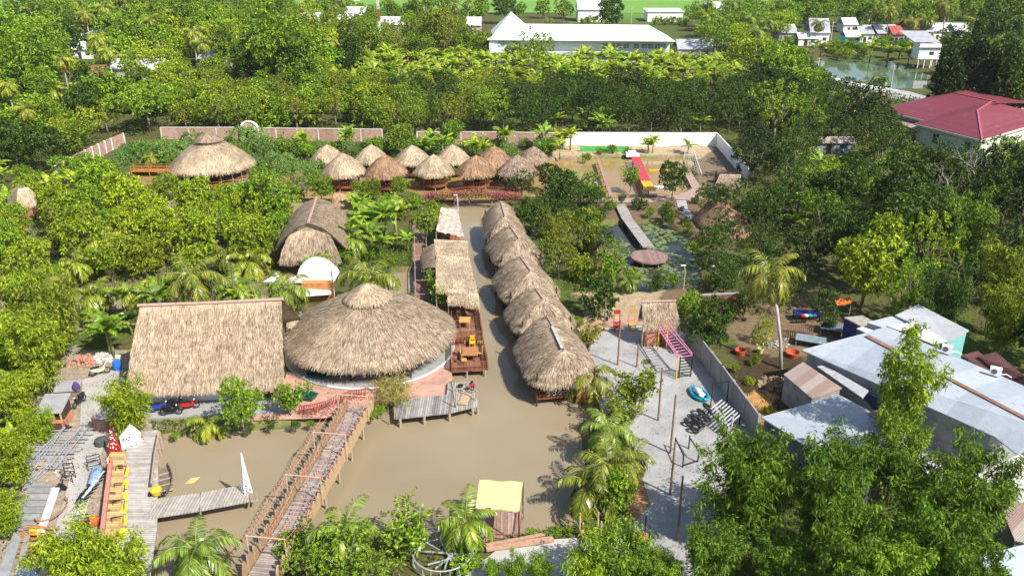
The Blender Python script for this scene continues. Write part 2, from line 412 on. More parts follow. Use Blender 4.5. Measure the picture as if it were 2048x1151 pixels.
lf = leafmat('broad leaf', GRN, .22, .45); lff = leafmat('fine leaf', [(.06, .09, .014), (.105, .165, .02), (.165, .245, .026), (.25, .33, .04)], .28)
palmf = leafmat('palm frond', [(.06, .09, .018), (.11, .165, .025), (.17, .235, .03), (.27, .30, .07)], .3, .35, spec=.5)
banf = leafmat('banana leaf', [(.07, .11, .014), (.11, .18, .02), (.16, .24, .025), (.26, .31, .045)], .35, .4, spec=.4)
bamf = leafmat('bamboo leaf', [(.045, .08, .010), (.09, .15, .015), (.145, .23, .02), (.23, .31, .035)], .25)
dryf = leafmat('dry frond', [(.20, .13, .05), (.30, .21, .08), (.36, .28, .12)], .2)
PROTO = {}     # kind -> list of (root, height, width)
def proto(kind, name, cat, parts, width, height):
    root = thing(name, 'plant', cat)
    for pn, me, mat in parts: mesh_obj(pn, me, mat, root)
    PROTO.setdefault(kind, []).append([root, width, height, False])
def broad(kind, name, cat, seed, rx, rz, zc, lobes, clumps, per, L, w, mat, shape='round', tr=.2, **k):
    q, cs = crown(seed, rx, rz, zc, lobes, clumps, per, L, w, shape, **k)
    mb = MB(); mb.arr(q); o = mb.mesh('crown'); t = trunkmesh(cs, zc, tr, 'trunk', seed=seed)
    proto(kind, name, cat, [('trunk', t, bark), ('crown', o, mat)], rx * 2, zc + rz)
for s in range(4): broad('mango', 'mango_tree', 'tree', 10 + s, 3.4, 3.0, 4.2, 14, 620, 13, .42, .10, lf)
for s in range(3): broad('ever', 'evergreen_tree', 'tree', 210 + s, 3.4, 3.1, 4.2, 15, 560, 14, .36, .08, lf, spread=.95, inner=.35)
for s in range(3): broad('far', 'wood_tree', 'tree', 220 + s, 3.5, 3.2, 4.0, 12, 330, 11, .60, .16, lf)
for s in range(2): broad('tall', 'broadleaf_tree', 'tree', 20 + s, 3.2, 4.6, 6.0, 16, 680, 13, .42, .10, lf)
for s in range(3): broad('loose', 'feathery_tree', 'tree', 30 + s, 3.4, 3.0, 4.6, 12, 420, 16, .34, .075, lff, spread=1.1, inner=.5)
for s in range(2): broad('umbrella', 'flame_tree', 'tree', 40 + s, 4.0, 2.2, 4.4, 16, 560, 14, .40, .09, lff, 'umbrella', spread=1.0)
for s in range(2): broad('cone', 'conical_tree', 'tree', 50 + s, 2.4, 6.5, 6.6, 20, 620, 10, .5, .13, lf, 'cone')
for s in range(3): broad('shrub', 'shrub', 'shrub', 60 + s, 1.5, 1.1, 1.1, 8, 230, 10, .30, .07, lf, tr=.06)
for s in range(2): broad('vine', 'vine_mound', 'shrub', 70 + s, 2.6, 1.2, 1.0, 11, 500, 12, .22, .055, lff, tr=.05, spread=1.0)
def sparse(seed):
    g = random.Random(seed); mb = MB(); B = []; D = []
    for k in range(7):
        a = k * .9 + g.uniform(-.3, .3); hh = g.uniform(3.2, 5.2); r = g.uniform(.9, 2.0)
        e = Vector((r * math.cos(a), r * math.sin(a), hh)); mb.tube([(0, 0, -.2 if k == 0 else .8), e * .5 + Vector((0, 0, .5)), e], [.09, .05, .02], 5)
        for j in range(46):
            t = g.uniform(.35, 1.05); p = Vector((0, 0, .8)).lerp(e, t) + Vector([g.gauss(0, .38) for _ in range(3)])
            for q in range(5): B.append(p + Vector([g.gauss(0, .1) for _ in range(3)])); D.append((g.gauss(0, 1), g.gauss(0, 1), g.gauss(.3, .6)))
    B = np.array(B); D = np.array(D); q = leafquads(B, D, np.full(len(B), .34), np.full(len(B), .09))
    proto('sparse', 'young_tree', 'tree', [('trunk', mb.mesh('trunk', True), palebark), ('crown', MB().arr(q).mesh('crown'), lf)], 4.4, 5.6)
for s in range(2): sparse(80 + s)
def palm(seed, kind, name, th, nf, L, lean, young=False):
    g = random.Random(seed); tm = MB(); top = Vector((lean, lean * .3, th))
    pts = [(0, 0, -.3), (lean * .15, 0, th * .3), (lean * .5, lean * .1, th * .65), tuple(top)]
    tm.tube(pts, [.26, .17, .15, .14] if th > 2 else [.3, .28, .22, .16], 8)
    Q = []; rm = MB(); DQ = []
    for k in range(nf):
        a = k * 2.399 + g.uniform(-.2, .2); e = 1.30 - 1.45 * (k / nf) ** .85 + g.uniform(-.08, .08)   # start elevation
        fl = L * g.uniform(.85, 1.08); n = 10; p = top + Vector((0, 0, .1)); P = [p.copy()]; el = e; hd = Vector((math.cos(a), math.sin(a), 0))
        for i in range(n):
            el -= (.10 + .10 * (1 - e / 1.3)) * (1 + i * .12); dr = hd * math.cos(el) + Vector((0, 0, math.sin(el)))
            p = p + dr * (fl / n); P.append(p.copy())
        rm.tube([P[0], P[3], P[6], P[9]], [.05, .035, .02, .01], 4)
        PA = np.array([tuple(x) for x in P]); m = 34; t = np.linspace(.12, .995, m) * n; i0 = np.minimum(t.astype(int), n - 1); f = (t - i0)[:, None]
        base = PA[i0] * (1 - f) + PA[i0 + 1] * f; ax = unit(PA[i0 + 1] - PA[i0]); side = unit(np.cross(ax, np.array([0, 0, 1.0]))); upv = np.cross(side, ax)
        ln = fl * .23 * np.sin(np.clip(np.linspace(.18, 1.0, m), 0, 1) * math.pi * .93) ** .6 + .12
        for sg in (-1, 1):
            j = rng.normal(size=(m, 3)) * .08
            d = side * sg * .8 + ax * .62 - np.array([0, 0, 1]) * (.30 + .35 * rng.random((m, 1))) + upv * .12 + j
            q = leafquads(base, d, ln, np.full(m, .06 if not young else .055), upv + j, .25)
            (DQ if (k > nf - 3 and seed % 2) else Q).append(q)
    parts = [('trunk', tm.mesh('trunk', True), palebark), ('crown', MB().arr(np.concatenate(Q)).mesh('crown'), palmf), ('frond_ribs', rm.mesh('frond_ribs'), plain('frond rib', (.30, .30, .10)))]
    if DQ: parts.append(('dry_frond', MB().arr(np.concatenate(DQ)).mesh('dry_frond'), dryf))
    proto(kind, name, 'palm tree', parts, L * 1.75, th + L * .5)
palm(1, 'palm', 'coconut_palm', 2.2, 20, 3.6, .3); palm(2, 'palm', 'coconut_palm', 3.2, 22, 3.8, .5); palm(3, 'palm', 'coconut_palm', 1.6, 18, 3.6, .2)
palm(4, 'farpalm', 'coconut_palm', 6.5, 20, 3.6, .8); palm(5, 'farpalm', 'coconut_palm', 8, 18, 3.4, .5)
palm(6, 'areca', 'areca_palm', 7.5, 9, 1.7, .2); palm(7, 'areca', 'areca_palm', 6.5, 9, 1.6, .1)
palm(9, 'youngpalm', 'young_palm', .5, 12, 2.4, .05, True)
def banana(seed, stems):
    g = random.Random(seed); tm = MB(); Q = []
    for s in range(stems):
        bx, by = (g.uniform(-.9, .9), g.uniform(-.9, .9)) if stems > 1 else (0, 0); th = g.uniform(1.3, 2.3)
        tm.tube([(bx, by, -.2), (bx, by, th * .5), (bx * 1.1, by * 1.1, th)], [.15, .12, .08], 7)
        for k in range(9):
            a = k * 2.399 + g.uniform(-.3, .3) + s; el = g.uniform(.55, 1.35); fl = g.uniform(1.7, 2.6); n = 9
            p = np.array([bx, by, th]); hd = np.array([math.cos(a), math.sin(a), 0]); sd_ = np.array([-math.sin(a), math.cos(a), 0])
            for i in range(n):
                el -= .09 + .05 * i / n * 2; ax = hd * math.cos(el) + np.array([0, 0, math.sin(el)]); q = p + ax * fl / n
                if i >= 1:
                    w = .36 * math.sin(math.pi * min(1, (i + .6) / n) ** .8) + .06; dr = np.array([0, 0, -.18 * w - g.uniform(0, .12)])
                    for sg in (-1, 1):
                        tw = ax * g.uniform(-.02, .10)
                        Q.append([p, q, q + sd_ * sg * w + dr + tw * .5, p + sd_ * sg * w + dr + tw])
                p = q
    proto('banana', 'banana_plant', 'banana plant', [('trunk', tm.mesh('trunk', True), plain('banana stem', (.22, .24, .08))), ('leaves', MB().arr(np.array(Q)).mesh('leaves'), banf)], 4.0, 3.6)
for s in range(4): banana(100 + s, 1 + s % 3)
def bamboo(seed, kind, nc, hgt, spread, per=26, L=.33, curve=1.0):
    g = random.Random(seed); tm = MB(); B = []; D = []
    for c in range(nc):
        a = c * 2.399; r0 = .25 * math.sqrt(c) * .5; h = hgt * g.uniform(.65, 1.05); out = spread * g.uniform(.3, 1.1); pts = []
        for i in range(9):
            t = i / 8; o = r0 + out * t ** 2 * curve; pts.append(Vector((o * math.cos(a), o * math.sin(a), h * (t - .16 * t ** 3 * curve) )))
        tm.tube([p - Vector((0, 0, .2)) if i == 0 else p for i, p in enumerate(pts)], [.05 - .0052 * i for i in range(9)], 5)
        for j in range(per):
            t = (g.uniform(.12, 1.0) ** .75) * 8; i = min(int(t), 7); p = pts[i].lerp(pts[i + 1], t - i)
            bl = g.uniform(.3, 1.25) * (1.1 - t / 12); aa = g.uniform(0, 6.28); e = p + Vector((math.cos(aa) * bl, math.sin(aa) * bl, g.uniform(-.15, .45)))
            for q in range(20):
                s = g.uniform(.5, 1.1); pp = p.lerp(e, s) + Vector([g.gauss(0, .14) for _ in range(3)]); B.append(pp)
                D.append((g.gauss(0, .6) + (e - p).x * .8, g.gauss(0, .6) + (e - p).y * .8, g.gauss(-.5, .4)))
    B = np.array(B); D = np.array(D); n = len(B); q = leafquads(B, D, rng.uniform(.6, 1.2, n) * L, np.full(n, L * .14), None, .2)
    proto(kind, 'bamboo_clump', 'bamboo', [('stems', tm.mesh('stems', True), plain('bamboo cane', (.20, .22, .06))), ('leaves', MB().arr(q).mesh('leaves'), bamf)], spread * 2.1, hgt * .9)
for s in range(3): bamboo(120 + s, 'bamboo', 15, 9.5, 2.8, 30, .34, .85)
for s in range(2): bamboo(125 + s, 'bambootall', 11, 11.5, 1.7, 34)
for s in range(2): bamboo(130 + s, 'bamboosmall', 12, 4.6, 1.5, 30, .28)
def dead(seed):
    g = random.Random(seed); mb = MB()
    def br(p, d, L, r, k):
        e = p + d * L; mb.tube([p, p.lerp(e, .5) + Vector((g.uniform(-.1, .1), g.uniform(-.1, .1), 0)), e], [r, r * .8, r * .55], 5)
        if k: 
            for _ in range(3 if k > 1 else 4):
                br(p.lerp(e, g.uniform(.55, 1)), (d + Vector((g.gauss(0, .6), g.gauss(0, .6), g.uniform(-.1, .5)))).normalized(), L * g.uniform(.5, .75), r * .5, k - 1)
    br(Vector((0, 0, -.2)), Vector((.05, 0, 1)), 3.4, .16, 4)
    proto('dead', 'bare_tree', 'tree', [('trunk', mb.mesh('trunk', True), plain('bleached bark', (.36, .33, .29), .9, .3))], 5, 8)
dead(1); dead(2)
# ---- placing
PLANTED = []   # (root, kind, colour word, pixel, width px)
TINTS = dict(yellow=(2.0, 1.78, .9), lime=(2.1, 2.0, 1.0), mid=(1.36, 1.45, 1.0), bam=(.86, 1.02, .7), dark=(.46, .58, .62), olive=(1.45, 1.22, .8), blue=(1.25, 1.5, 3.0), black=(.26, .35, .4), bright=(1.5, 1.68, 1.0))
def plant(kind, x, y, size, tint='mid', zx=1.0, rot=None, var=None, z=0.0, place=None):
    """stand one plant of a kind at (x, y), size = crown width in metres"""
    if place:
        qx, qy = PX(Vector((x, y, 3)))
        if qx < -70 or qx > 2118 or qy < -45 or qy > 1330: return None
    P = PROTO[kind]; i = rnd.randrange(len(P)) if var is None else var; root, w, h, used = P[i]
    o = root if not used else copy_tree(root); P[i][3] = True
    s = size / w * (1 if not place else 1.0); o.location = (x, y, z); o.scale = (s, s, s * zx); o.rotation_euler = (0, 0, rnd.uniform(0, 6.28) if rot is None else rot)
    t = TINTS[tint]; k = rnd.uniform(.86, 1.14)
    for ch in KIDS.get(o.name, []): ch.color = (t[0] * k * rnd.uniform(.94, 1.06), t[1] * k, t[2] * k * rnd.uniform(.85, 1.15), 1)
    PLANTED.append([o, kind, tint, place, size]); return o
def at_crown(kind, px, py, wpx, tint='mid', zx=1.0, var=None, rot=None, place=None, mid=None):
    """plant whose crown centre shows at (px, py), wpx wide"""
    P = PROTO[kind]; w, h = P[0 if var is None else var][1:3]
    k = (mid if mid is not None else {'palm': .78, 'farpalm': .93, 'areca': .95, 'banana': .7, 'bamboo': .6, 'bambootall': .6, 'bamboosmall': .55, 'dead': .6}.get(kind, .6)) * h / w * zx
    if kind == 'palm': k = (2.7, 3.8, 2.1)[var or 0] / 6.3 * zx
    a, b = (px - 1024) / F, -(py - 575.5) / F; dz = -SP + b * CP
    t = H / (k * wpx / F - dz); return plant(kind, a * t, (CP + b * SP) * t, wpx * t / F, tint, zx, rot, var, 0.0, place)
SPOTS = []
def fill(pts, gap, mix, seed, place=None, avoid=0.0, keep=1.0):
    """scatter plants over an area given by its outline in the photograph; mix = [(kind, tint, share, size, size)]"""
    g = random.Random(seed); pl = poly(*pts); xs = [p[0] for p in pl]; ysx = [p[1] for p in pl]
    A = (max(xs) - min(xs)) * (max(ysx) - min(ysx)); n = int(A / (gap * gap) * 2.2); C = []
    cand = np.array([(g.uniform(min(xs), max(xs)), g.uniform(min(ysx), max(ysx))) for _ in range(n)])
    ok = inside(cand, pl) & ~wet(cand)
    for p in cand[ok]:
        if all((p[0] - q[0]) ** 2 + (p[1] - q[1]) ** 2 > (gap * .8) ** 2 for q in C) and all((p[0] - q[0]) ** 2 + (p[1] - q[1]) ** 2 > q[2] ** 2 for q in SPOTS):
            C.append(tuple(p))
            u = g.random(); acc = 0
            for kind, tint, sh, s0, s1 in mix:
                acc += sh
                if u <= acc: 
                    if g.random() < keep: plant(kind, p[0], p[1], g.uniform(s0, s1), tint, g.uniform(.85, 1.15), place=place)
                    break
    return len(C)
# ------------------------------------------------------------------ thatch
STRAW = strawmat('golden thatch', [(.14, .096, .06), (.33, .248, .165), (.465, .368, .26), (.61, .51, .39)], 1.3)
STRAWG = strawmat('grey brown thatch', [(.14, .10, .07), (.30, .22, .155), (.41, .315, .235), (.54, .43, .335)], 1.3)
STRAWP = strawmat('pale thatch', [(.26, .19, .115), (.46, .36, .235), (.58, .47, .325), (.70, .60, .45)])
STRAWR = strawmat('reddish thatch', [(.20, .105, .055), (.34, .20, .115), (.44, .28, .17), (.54, .38, .25)])
wood = striped('weathered grey boards', [(.22, .19, .16), (.34, .30, .26), (.42, .38, .33), (.28, .24, .20)], 0, 5.5)
redwood = striped('red brown wood', [(.16, .06, .03), (.25, .09, .045), (.32, .13, .06)], 0, 7)
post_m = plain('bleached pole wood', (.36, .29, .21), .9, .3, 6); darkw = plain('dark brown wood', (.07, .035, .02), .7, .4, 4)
white = plain('white paint', (.80, .80, .78), .6, .08, 1.2); concrete = plain('grey concrete', (.31, .305, .29), .9, .2, .8, bmp=.3)
black = plain('black metal', (.02, .02, .022), .45, .3, 5); orangew = plain('orange varnished wood', (.48, .19, .05), .5, .35, 3)
pinkcap = plain('faded pink ridge sheet', (.40, .275, .22), .8, .25, 3)
def loft(mb, S, nu, nv, n, L=.8, w=.035, closed=True, lift=.10, over=.25, seed=0, jit=.14, thick=.16):
    """thatched surface: S(u,v) from ridge (v=0) to eave (v=1), clothed in straw blades that follow the slope"""
    g = np.random.default_rng(seed); n = int(n * 1.8); w = w * .58
    G = np.array([[S(u / nu, v / nv) for u in range(nu + 1)] for v in range(nv + 1)])
    mb.sheet([[tuple(p) for p in r] for r in G])
    mb.sheet([[tuple(p - np.array([0, 0, thick])) for p in r] for r in G[::-1]])       # underside
    e = G[-1]; mb.sheet([[tuple(p) for p in e], [tuple(p - np.array([0, 0, thick])) for p in e]])
    u = g.random(n) * nu; v = np.sqrt(g.random(n)) * nv * .999
    # one row of blades exactly along the eave
    k = int(n * .14); v[:k] = nv * g.uniform(.93, .999, k)
    i, j = np.minimum(u.astype(int), nu - 1), np.minimum(v.astype(int), nv - 1); fu, fv = (u - i)[:, None], (v - j)[:, None]
    a, b, c, d = G[j, i], G[j, i + 1], G[j + 1, i], G[j + 1, i + 1]
    p = (a * (1 - fu) + b * fu) * (1 - fv) + (c * (1 - fu) + d * fu) * fv
    dn = unit((c * (1 - fu) + d * fu) - (a * (1 - fu) + b * fu)); ac = unit((b * (1 - fv) + d * fv) - (a * (1 - fv) + c * fv) + 1e-6)
    nr = unit(np.cross(ac, dn)); nr = np.where(nr[:, 2:3] < 0, -nr, nr)
    dr = unit(dn + ac * g.normal(0, jit, (n, 1)) + nr * g.normal(0, .05, (n, 1)))
    ln = (L * g.uniform(.6, 1.25, n))[:, None]; sd_ = unit(np.cross(nr, dr)) * (w * g.uniform(.6, 1.4, n))[:, None]
    p0 = p - dr * ln * .3 + nr * .02; p1 = p + dr * ln * .7 + nr * (lift * g.uniform(.3, 1.2, n))[:, None]
    p1[:, 2] -= np.where(v / nv > .9, over * g.random(n), 0)
    mb.arr(np.stack([p0 - sd_, p0 + sd_, p1 + sd_ * .5, p1 - sd_ * .5], 1)); return mb
def bil(A, B, C, D, sag=0.0):
    """surface between ridge A-B and eave C-D"""
    A, B, C, D = [np.array(tuple(x)) for x in (A, B, C, D)]
    def S(u, v):
        p = (A * (1 - u) + B * u) * (1 - v) + (C * (1 - u) + D * u) * v
        return p + np.array([0, 0, sag * math.sin(math.pi * v)])
    return S
def coneS(c, r, zt, ze, rt=0.0, bulge=.25, wob=.02, sq=1.0, rz=0.0, ph=0.0):
    def S(u, v):
        a = 2 * math.pi * u + ph; rr = rt + (r - rt) * v; rr *= 1 + wob * math.sin(5 * a + ph) * v + wob * .7 * math.sin(11 * a + 2 + ph) * v
        x, y = rr * math.cos(a), rr * math.sin(a) * sq
        return np.array([c[0] + x * math.cos(rz) - y * math.sin(rz), c[1] + x * math.sin(rz) + y * math.cos(rz), zt + (ze - zt) * v + bulge * math.sin(math.pi * v)])
    return S
def hipS(A, B, hw, he, ze, bulge=.25, p=2.6, zr=None):
    """rounded hip roof: ridge A-B, eave a rounded rectangle hw wide either side, he past the ridge ends"""
    A, B = np.array(tuple(A)), np.array(tuple(B)); C = (A + B) / 2; d = B - A; L = np.hypot(d[0], d[1]); ax = np.array([d[0], d[1], 0]) / (L + 1e-6); sx = np.array([ax[1], -ax[0], 0])
    def S(u, v):
        a = 2 * math.pi * u; ca, sa = math.cos(a), math.sin(a)
        x = math.copysign(abs(ca) ** (2 / p), ca) * hw; y = math.copysign(abs(sa) ** (2 / p), sa) * (L / 2 + he)
        ry = max(-L / 2, min(L / 2, y * (L / (L + he * 1.2)))); r = C + ax * ry; r = np.array([r[0], r[1], A[2] + (B[2] - A[2]) * ((ry + L / 2) / (L + 1e-6))])
        e = C + ax * y + sx * x; w = .10 * math.sin(9 * a) + .07 * math.sin(17 * a + 1); e = np.array([e[0], e[1], ze + w * .5])
        q = r * (1 - v) + e * v; q[2] += bulge * math.sin(math.pi * v); return q
    return S
LAND = []   # (phrase, world point) for telling plants apart
def mark(ph, p): LAND.append((ph, Vector((p[0], p[1], p[2] if len(p) > 2 else 0))))
# ---- long thatched hall, front left
E0, E1 = W(253, 779, 2.05), W(568, 767, 2.05); R0, R1 = W(280, 613, 7.1), W(563, 600, 7.1)
dirx = (E1 - E0).normalized(); back = Vector((-dirx.y, dirx.x, 0)); 
run = (R0 - E0).dot(back)
T = thing('thatched_hall', 'long rectangular thatched hall with white walls behind the parked motorbikes', 'building', (E0 + E1) / 2 * 1)
T.location.z = 0; o = T.location
mb = MB(o); loft(mb, bil(R0, R1, E0, E1, .25), 24, 8, 13500, .85, .035, seed=1); B0, B1 = E0 + back * run * 2.05, E1 + back * run * 2.05
loft(mb, bil(R0, R1, B0, B1, .2), 16, 6, 2500, .85, .04, seed=2); mb.build('thatched_roof', STRAW, T)
mb = MB(o); mb.tube([R0 + Vector((-.2, 0, .12)), (R0 + R1) / 2 + Vector((0, 0, .06)), R1 + Vector((.2, 0, .12))], .16, 6); mb.build('ridge_cap', pinkcap, T)
ww = MB(o); i0, i1 = E0 + back * 1.1 + dirx * 1.4, E1 + back * 1.1 - dirx * 2.6; j0, j1 = i0 + back * (run * 2 - 2), i1 + back * (run * 2 - 2)
for a, b in ((i0, i1), (j0, j1)): ww.beam(Vector((a.x, a.y, 1.15)), Vector((b.x, b.y, 1.15)), .16, 2.5)
for a, b, r_ in ((i0, j0, R0), (i1, j1, R1)):
    a, b = Vector((a.x, a.y, 0)), Vector((b.x, b.y, 0)); m = (a + b) / 2
    ww.beam(a + Vector((0, 0, 1.15)), b + Vector((0, 0, 1.15)), .16, 2.5)
    ww.slab([a + Vector((0, 0, 2.4)), b + Vector((0, 0, 2.4)), m + Vector((0, 0, 5.8))], .14)
ww.build('wall', white, T); mark('the long thatched hall', (E0 + E1) / 2)
pl_ = [E0 + back * -1.6 - dirx * .2, E1 + back * -1.6, E1 + back * 1.0, E0 + back * 1.0]
structure(MB().prism([(p.x, p.y) for p in pl_], -.2, .16), 'hall_plinth_path', concrete)
# little porch roof between the hall and the round hall
mb = MB(W(590, 640)); a, b, c, d = W(566, 612, 3.9), W(590, 622, 3.9), W(574, 648, 2.9), W(598, 642, 2.9); loft(mb, bil(a, b, c, d), 4, 3, 420, .7, .035, seed=3)
T = thing('porch_roof', 'small straw lean-to roof between the long hall and the big round hall', 'shelter', W(590, 640)); mb.build('thatched_roof', STRAWP, T)
mp = MB(W(590, 640)); 
for q in (a, b, c, d): mp.tube([(q.x, q.y, 0), (q.x, q.y, q.z - .15)], .06)
mp.build('post', post_m, T)
# ---- round halls
def round_hall(label, eL, eR, eY, ze, rise, capr, mat, n, seed, name='round_thatched_hall', capz=.3, deck=None, land=None, L=.9, capmat=None):
    c = W((eL + eR) / 2, eY, ze); r = (W(eR, eY, ze) - W(eL, eY, ze)).length / 2; o = Vector((c.x, c.y, 0))
    T = thing(name, label, 'building', o); zt = ze + rise
    mb = MB(o); loft(mb, coneS(o, r, zt, ze, .3, .75, .012), 56, 9, n, L, .034, seed=seed); mb.build('thatched_roof', mat, T)
    mb = MB(o); loft(mb, coneS(o, capr, zt + 1.45, zt + .28, .05, .12, .03), 24, 4, int(n * .10), L * .75, .035, seed=seed + 1, over=.15); mb.build('roof_cap', capmat or STRAWP, T)
    return T, o, r
T, RC, RR = round_hall('huge round thatched hall with a small cone cap, beside the canal', 577, 903, 659, 2.1, 3.3, 1.95, STRAW, 17000, 11, land=1)
mark('the huge round thatched hall', RC)
for k in range(14):
    a = k * 2 * math.pi / 14 + .1; m = MB(RC); m.tube([(RC.x + (RR - 1.3) * math.cos(a), RC.y + (RR - 1.3) * math.sin(a), 0), (RC.x + (RR - 1.3) * math.cos(a), RC.y + (RR - 1.3) * math.sin(a), 2.3)], .13, 8); m.build('post', darkw, T)
m = MB(RC); m.lathe(RC, [(RR - 3.5, 0.2), (RR - 3.5, 2.6), (RR - 3.7, 2.7)], 28); m.build('inner_wall', plain('grey brown plaster', (.25, .22, .2)), T)  # inner wall in one dull grey brown plaster tone
m = MB(); m.lathe((RC.x, RC.y, 0), [(RR + .3, -.3), (RR + .3, .22), (RR + .15, .24), (0.1, .24)], 48); structure(m, 'round_hall_terrace', concrete)
m = MB(RC)
for k in range(-9, 4):
    a = k * .13 - .75; m.tube([(RC.x + (RR + .22) * math.cos(a), RC.y + (RR + .22) * math.sin(a), .24), (RC.x + (RR + .22) * math.cos(a + .13), RC.y + (RR + .22) * math.sin(a + .13), .24)], .10, 5)
m.build('terrace_kerb', white, T)
T, PC, PR = round_hall('medium round thatched pavilion on stilts over the upper pond, left of the gazebos', 344, 504, 326, 3.0, 3.6, 2.0, STRAWP, 7500, 13, 'round_thatched_pavilion', land=2, L=.8, capmat=STRAWG)
mark('the round pavilion on the upper pond', PC)
m = MB(PC); m.lathe(PC, [(PR - .9, .25), (PR - .9, .45), (.1, .46)], 40); m.build('floor', redwood, T)
for k in range(18):
    a = k * 2 * math.pi / 18; x, y = PC.x + (PR - .95) * math.cos(a), PC.y + (PR - .95) * math.sin(a); m = MB(PC); m.tube([(x, y, -1.6), (x, y, 3.2)], .08, 6); m.build('post', post_m, T)
m = MB(PC)
for z in (.9, 1.3): m.ring((PC.x, PC.y, z), PR - .95, .04, 36, 4)
for k in range(90): a = k * 2 * math.pi / 90; x, y = PC.x + (PR - .95) * math.cos(a), PC.y + (PR - .95) * math.sin(a); m.tube([(x, y, .45), (x, y, 1.3)], .02, 4)
m.build('railing', orangew, T)
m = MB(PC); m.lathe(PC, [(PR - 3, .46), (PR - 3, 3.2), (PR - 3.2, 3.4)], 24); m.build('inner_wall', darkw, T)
# walkway of the pavilion
def walkway(name, label, pts, w, z, mat, group=None, rail=None, cat='walkway', posts=3.0, railh=.95):
    P = [W(x, y, z) for x, y in pts]; o = P[0].copy(); o.z = 0; T = thing(name, label, cat, o, group=group)
    m = MB(o); pm = []
    for a, b in zip(P, P[1:]):
        m.beam(a, b, w, .12); d = (b - a); L = d.length; s = Vector((-d.y, d.x, 0)).normalized()
        for k in range(int(L / posts) + 1):
            for sg in (-1, 1):
                q = a + d * (k * posts / L) + s * sg * (w / 2 - .1); pm.append(q)
    m.build('deck', mat, T)
    for q in pm: mm = MB(o); mm.tube([(q.x, q.y, -1.7), (q.x, q.y, z - .06 if rail is None else z + railh)], .07, 6); mm.build('post', post_m if rail is None else rail, T)
    if rail is not None:
        m = MB(o)
        for a, b in zip(P, P[1:]):
            d = (b - a); s = Vector((-d.y, d.x, 0)).normalized()
            for sg in (-1, 1):
                for h in (.45, railh): m.beam(a + s * sg * (w / 2 - .1) + Vector((0, 0, h)), b + s * sg * (w / 2 - .1) + Vector((0, 0, h)), .06)
        m.build('railing', rail, T)
    return T
walkway('footbridge', 'narrow orange railed footbridge to the round pavilion over the upper pond', [(265, 341), (345, 341)], 1.4, .35, orangew, rail=orangew)
walkway('boardwalk', 'grey railed boardwalk leading right from the round pavilion', [(440, 372), (496, 366)], 1.6, .3, wood, rail=post_m)
# ---- gazebos
def gazebo():
    T = thing('thatched_gazebo', 'x', 'gazebo'); m = MB(); loft(m, coneS((0, 0), 3.0, 4.9, 2.45, .05, .28, .03), 28, 5, 1900, .75, .05, seed=21, over=.35, jit=.2); m.build('thatched_roof', None, T)
    m = MB(); m.lathe((0, 0, 0), [(2.15, .1), (2.15, .28), (.1, .29)], 20); m.build('floor', redwood, T)
    m = MB()
    for k in range(52): a = k * 2 * math.pi / 52; m.tube([(2.1 * math.cos(a), 2.1 * math.sin(a), .28), (2.2 * math.cos(a), 2.2 * math.sin(a), 1.1)], .03, 4)
    m.ring((0, 0, 1.1), 2.2, .05, 24, 4); m.ring((0, 0, .4), 2.13, .04, 24, 4); m.build('railing', plain('red stained slats', (.30, .10, .045), .7, .35, 5), T)
    for k in range(6): a = k * math.pi / 3 + .3; m = MB(); m.tube([(2.0 * math.cos(a), 2.0 * math.sin(a), -1.7), (2.0 * math.cos(a), 2.0 * math.sin(a), 2.9)], .07, 6); m.build('post', post_m, T)
    m = MB(); m.lathe((0, 0, 0), [(.5, .29), (.55, .9), (.1, .92)], 10); m.build('table', darkw, T)
    return T
gz0 = gazebo(); gused = False
GZ = [(654, 293, 62, 0, STRAWP, 'pale golden'), (742, 293, 63, 0, STRAWP, 'pale golden'), (824, 294, 65, 0, STRAWP, 'pale golden'), (905, 293, 64, 0, STRAWP, 'pale golden'), (988, 296, 67, 0, STRAWR, 'reddish brown'), (1067, 296, 58, 0, STRAWG, 'grey'),
      (686, 311, 76, 1, STRAWP, 'pale golden'), (770, 314, 75, 1, STRAWR, 'light rust'), (867, 313, 71, 1, STRAWP, 'pale golden'), (952, 314.5, 71, 1, STRAWR, 'reddish brown'), (1035, 314, 72, 1, STRAWG, 'greyish')]
names = ['leftmost', 'second', 'third', 'fourth', 'fifth', 'rightmost']
for i, (px, py, wpx, row, mt, cw) in enumerate(GZ):
    a, b = (px - 1024) / F, -(py - 575.5) / F; dz = -SP + b * CP; t = H / (4.9 / 6.0 * wpx / F - dz); s = wpx * t / F / 6.0 * 1.07
    q = gz0 if not gused else copy_tree(gz0); gused = True
    q.location = (a * t, (CP + b * SP) * t, 0); q.scale = (s, s, s); q.rotation_euler = (0, 0, i * .7)
    rowi = i if row == 0 else i - 6; n_ = ['leftmost', 'second from left', 'middle', 'fourth from left', 'rightmost'] if row else ['leftmost', 'second from left', 'third from left', 'fourth from left', 'fifth from left', 'rightmost']
    setp(q, f'{cw} thatched gazebo, {n_[rowi]} in the {"front" if row else "back"} row over the upper pond', 'gazebo', 'round gazebos in two rows over the upper pond')
    rf = [c_ for c_ in KIDS[q.name] if c_.name.startswith('thatched_roof')][0]
    if i: rf.data = rf.data.copy()
    rf.data.materials.clear(); rf.data.materials.append(mt)
    mark(f'the {n_[rowi]} gazebo of the {"front" if row else "back"} row', q.location)
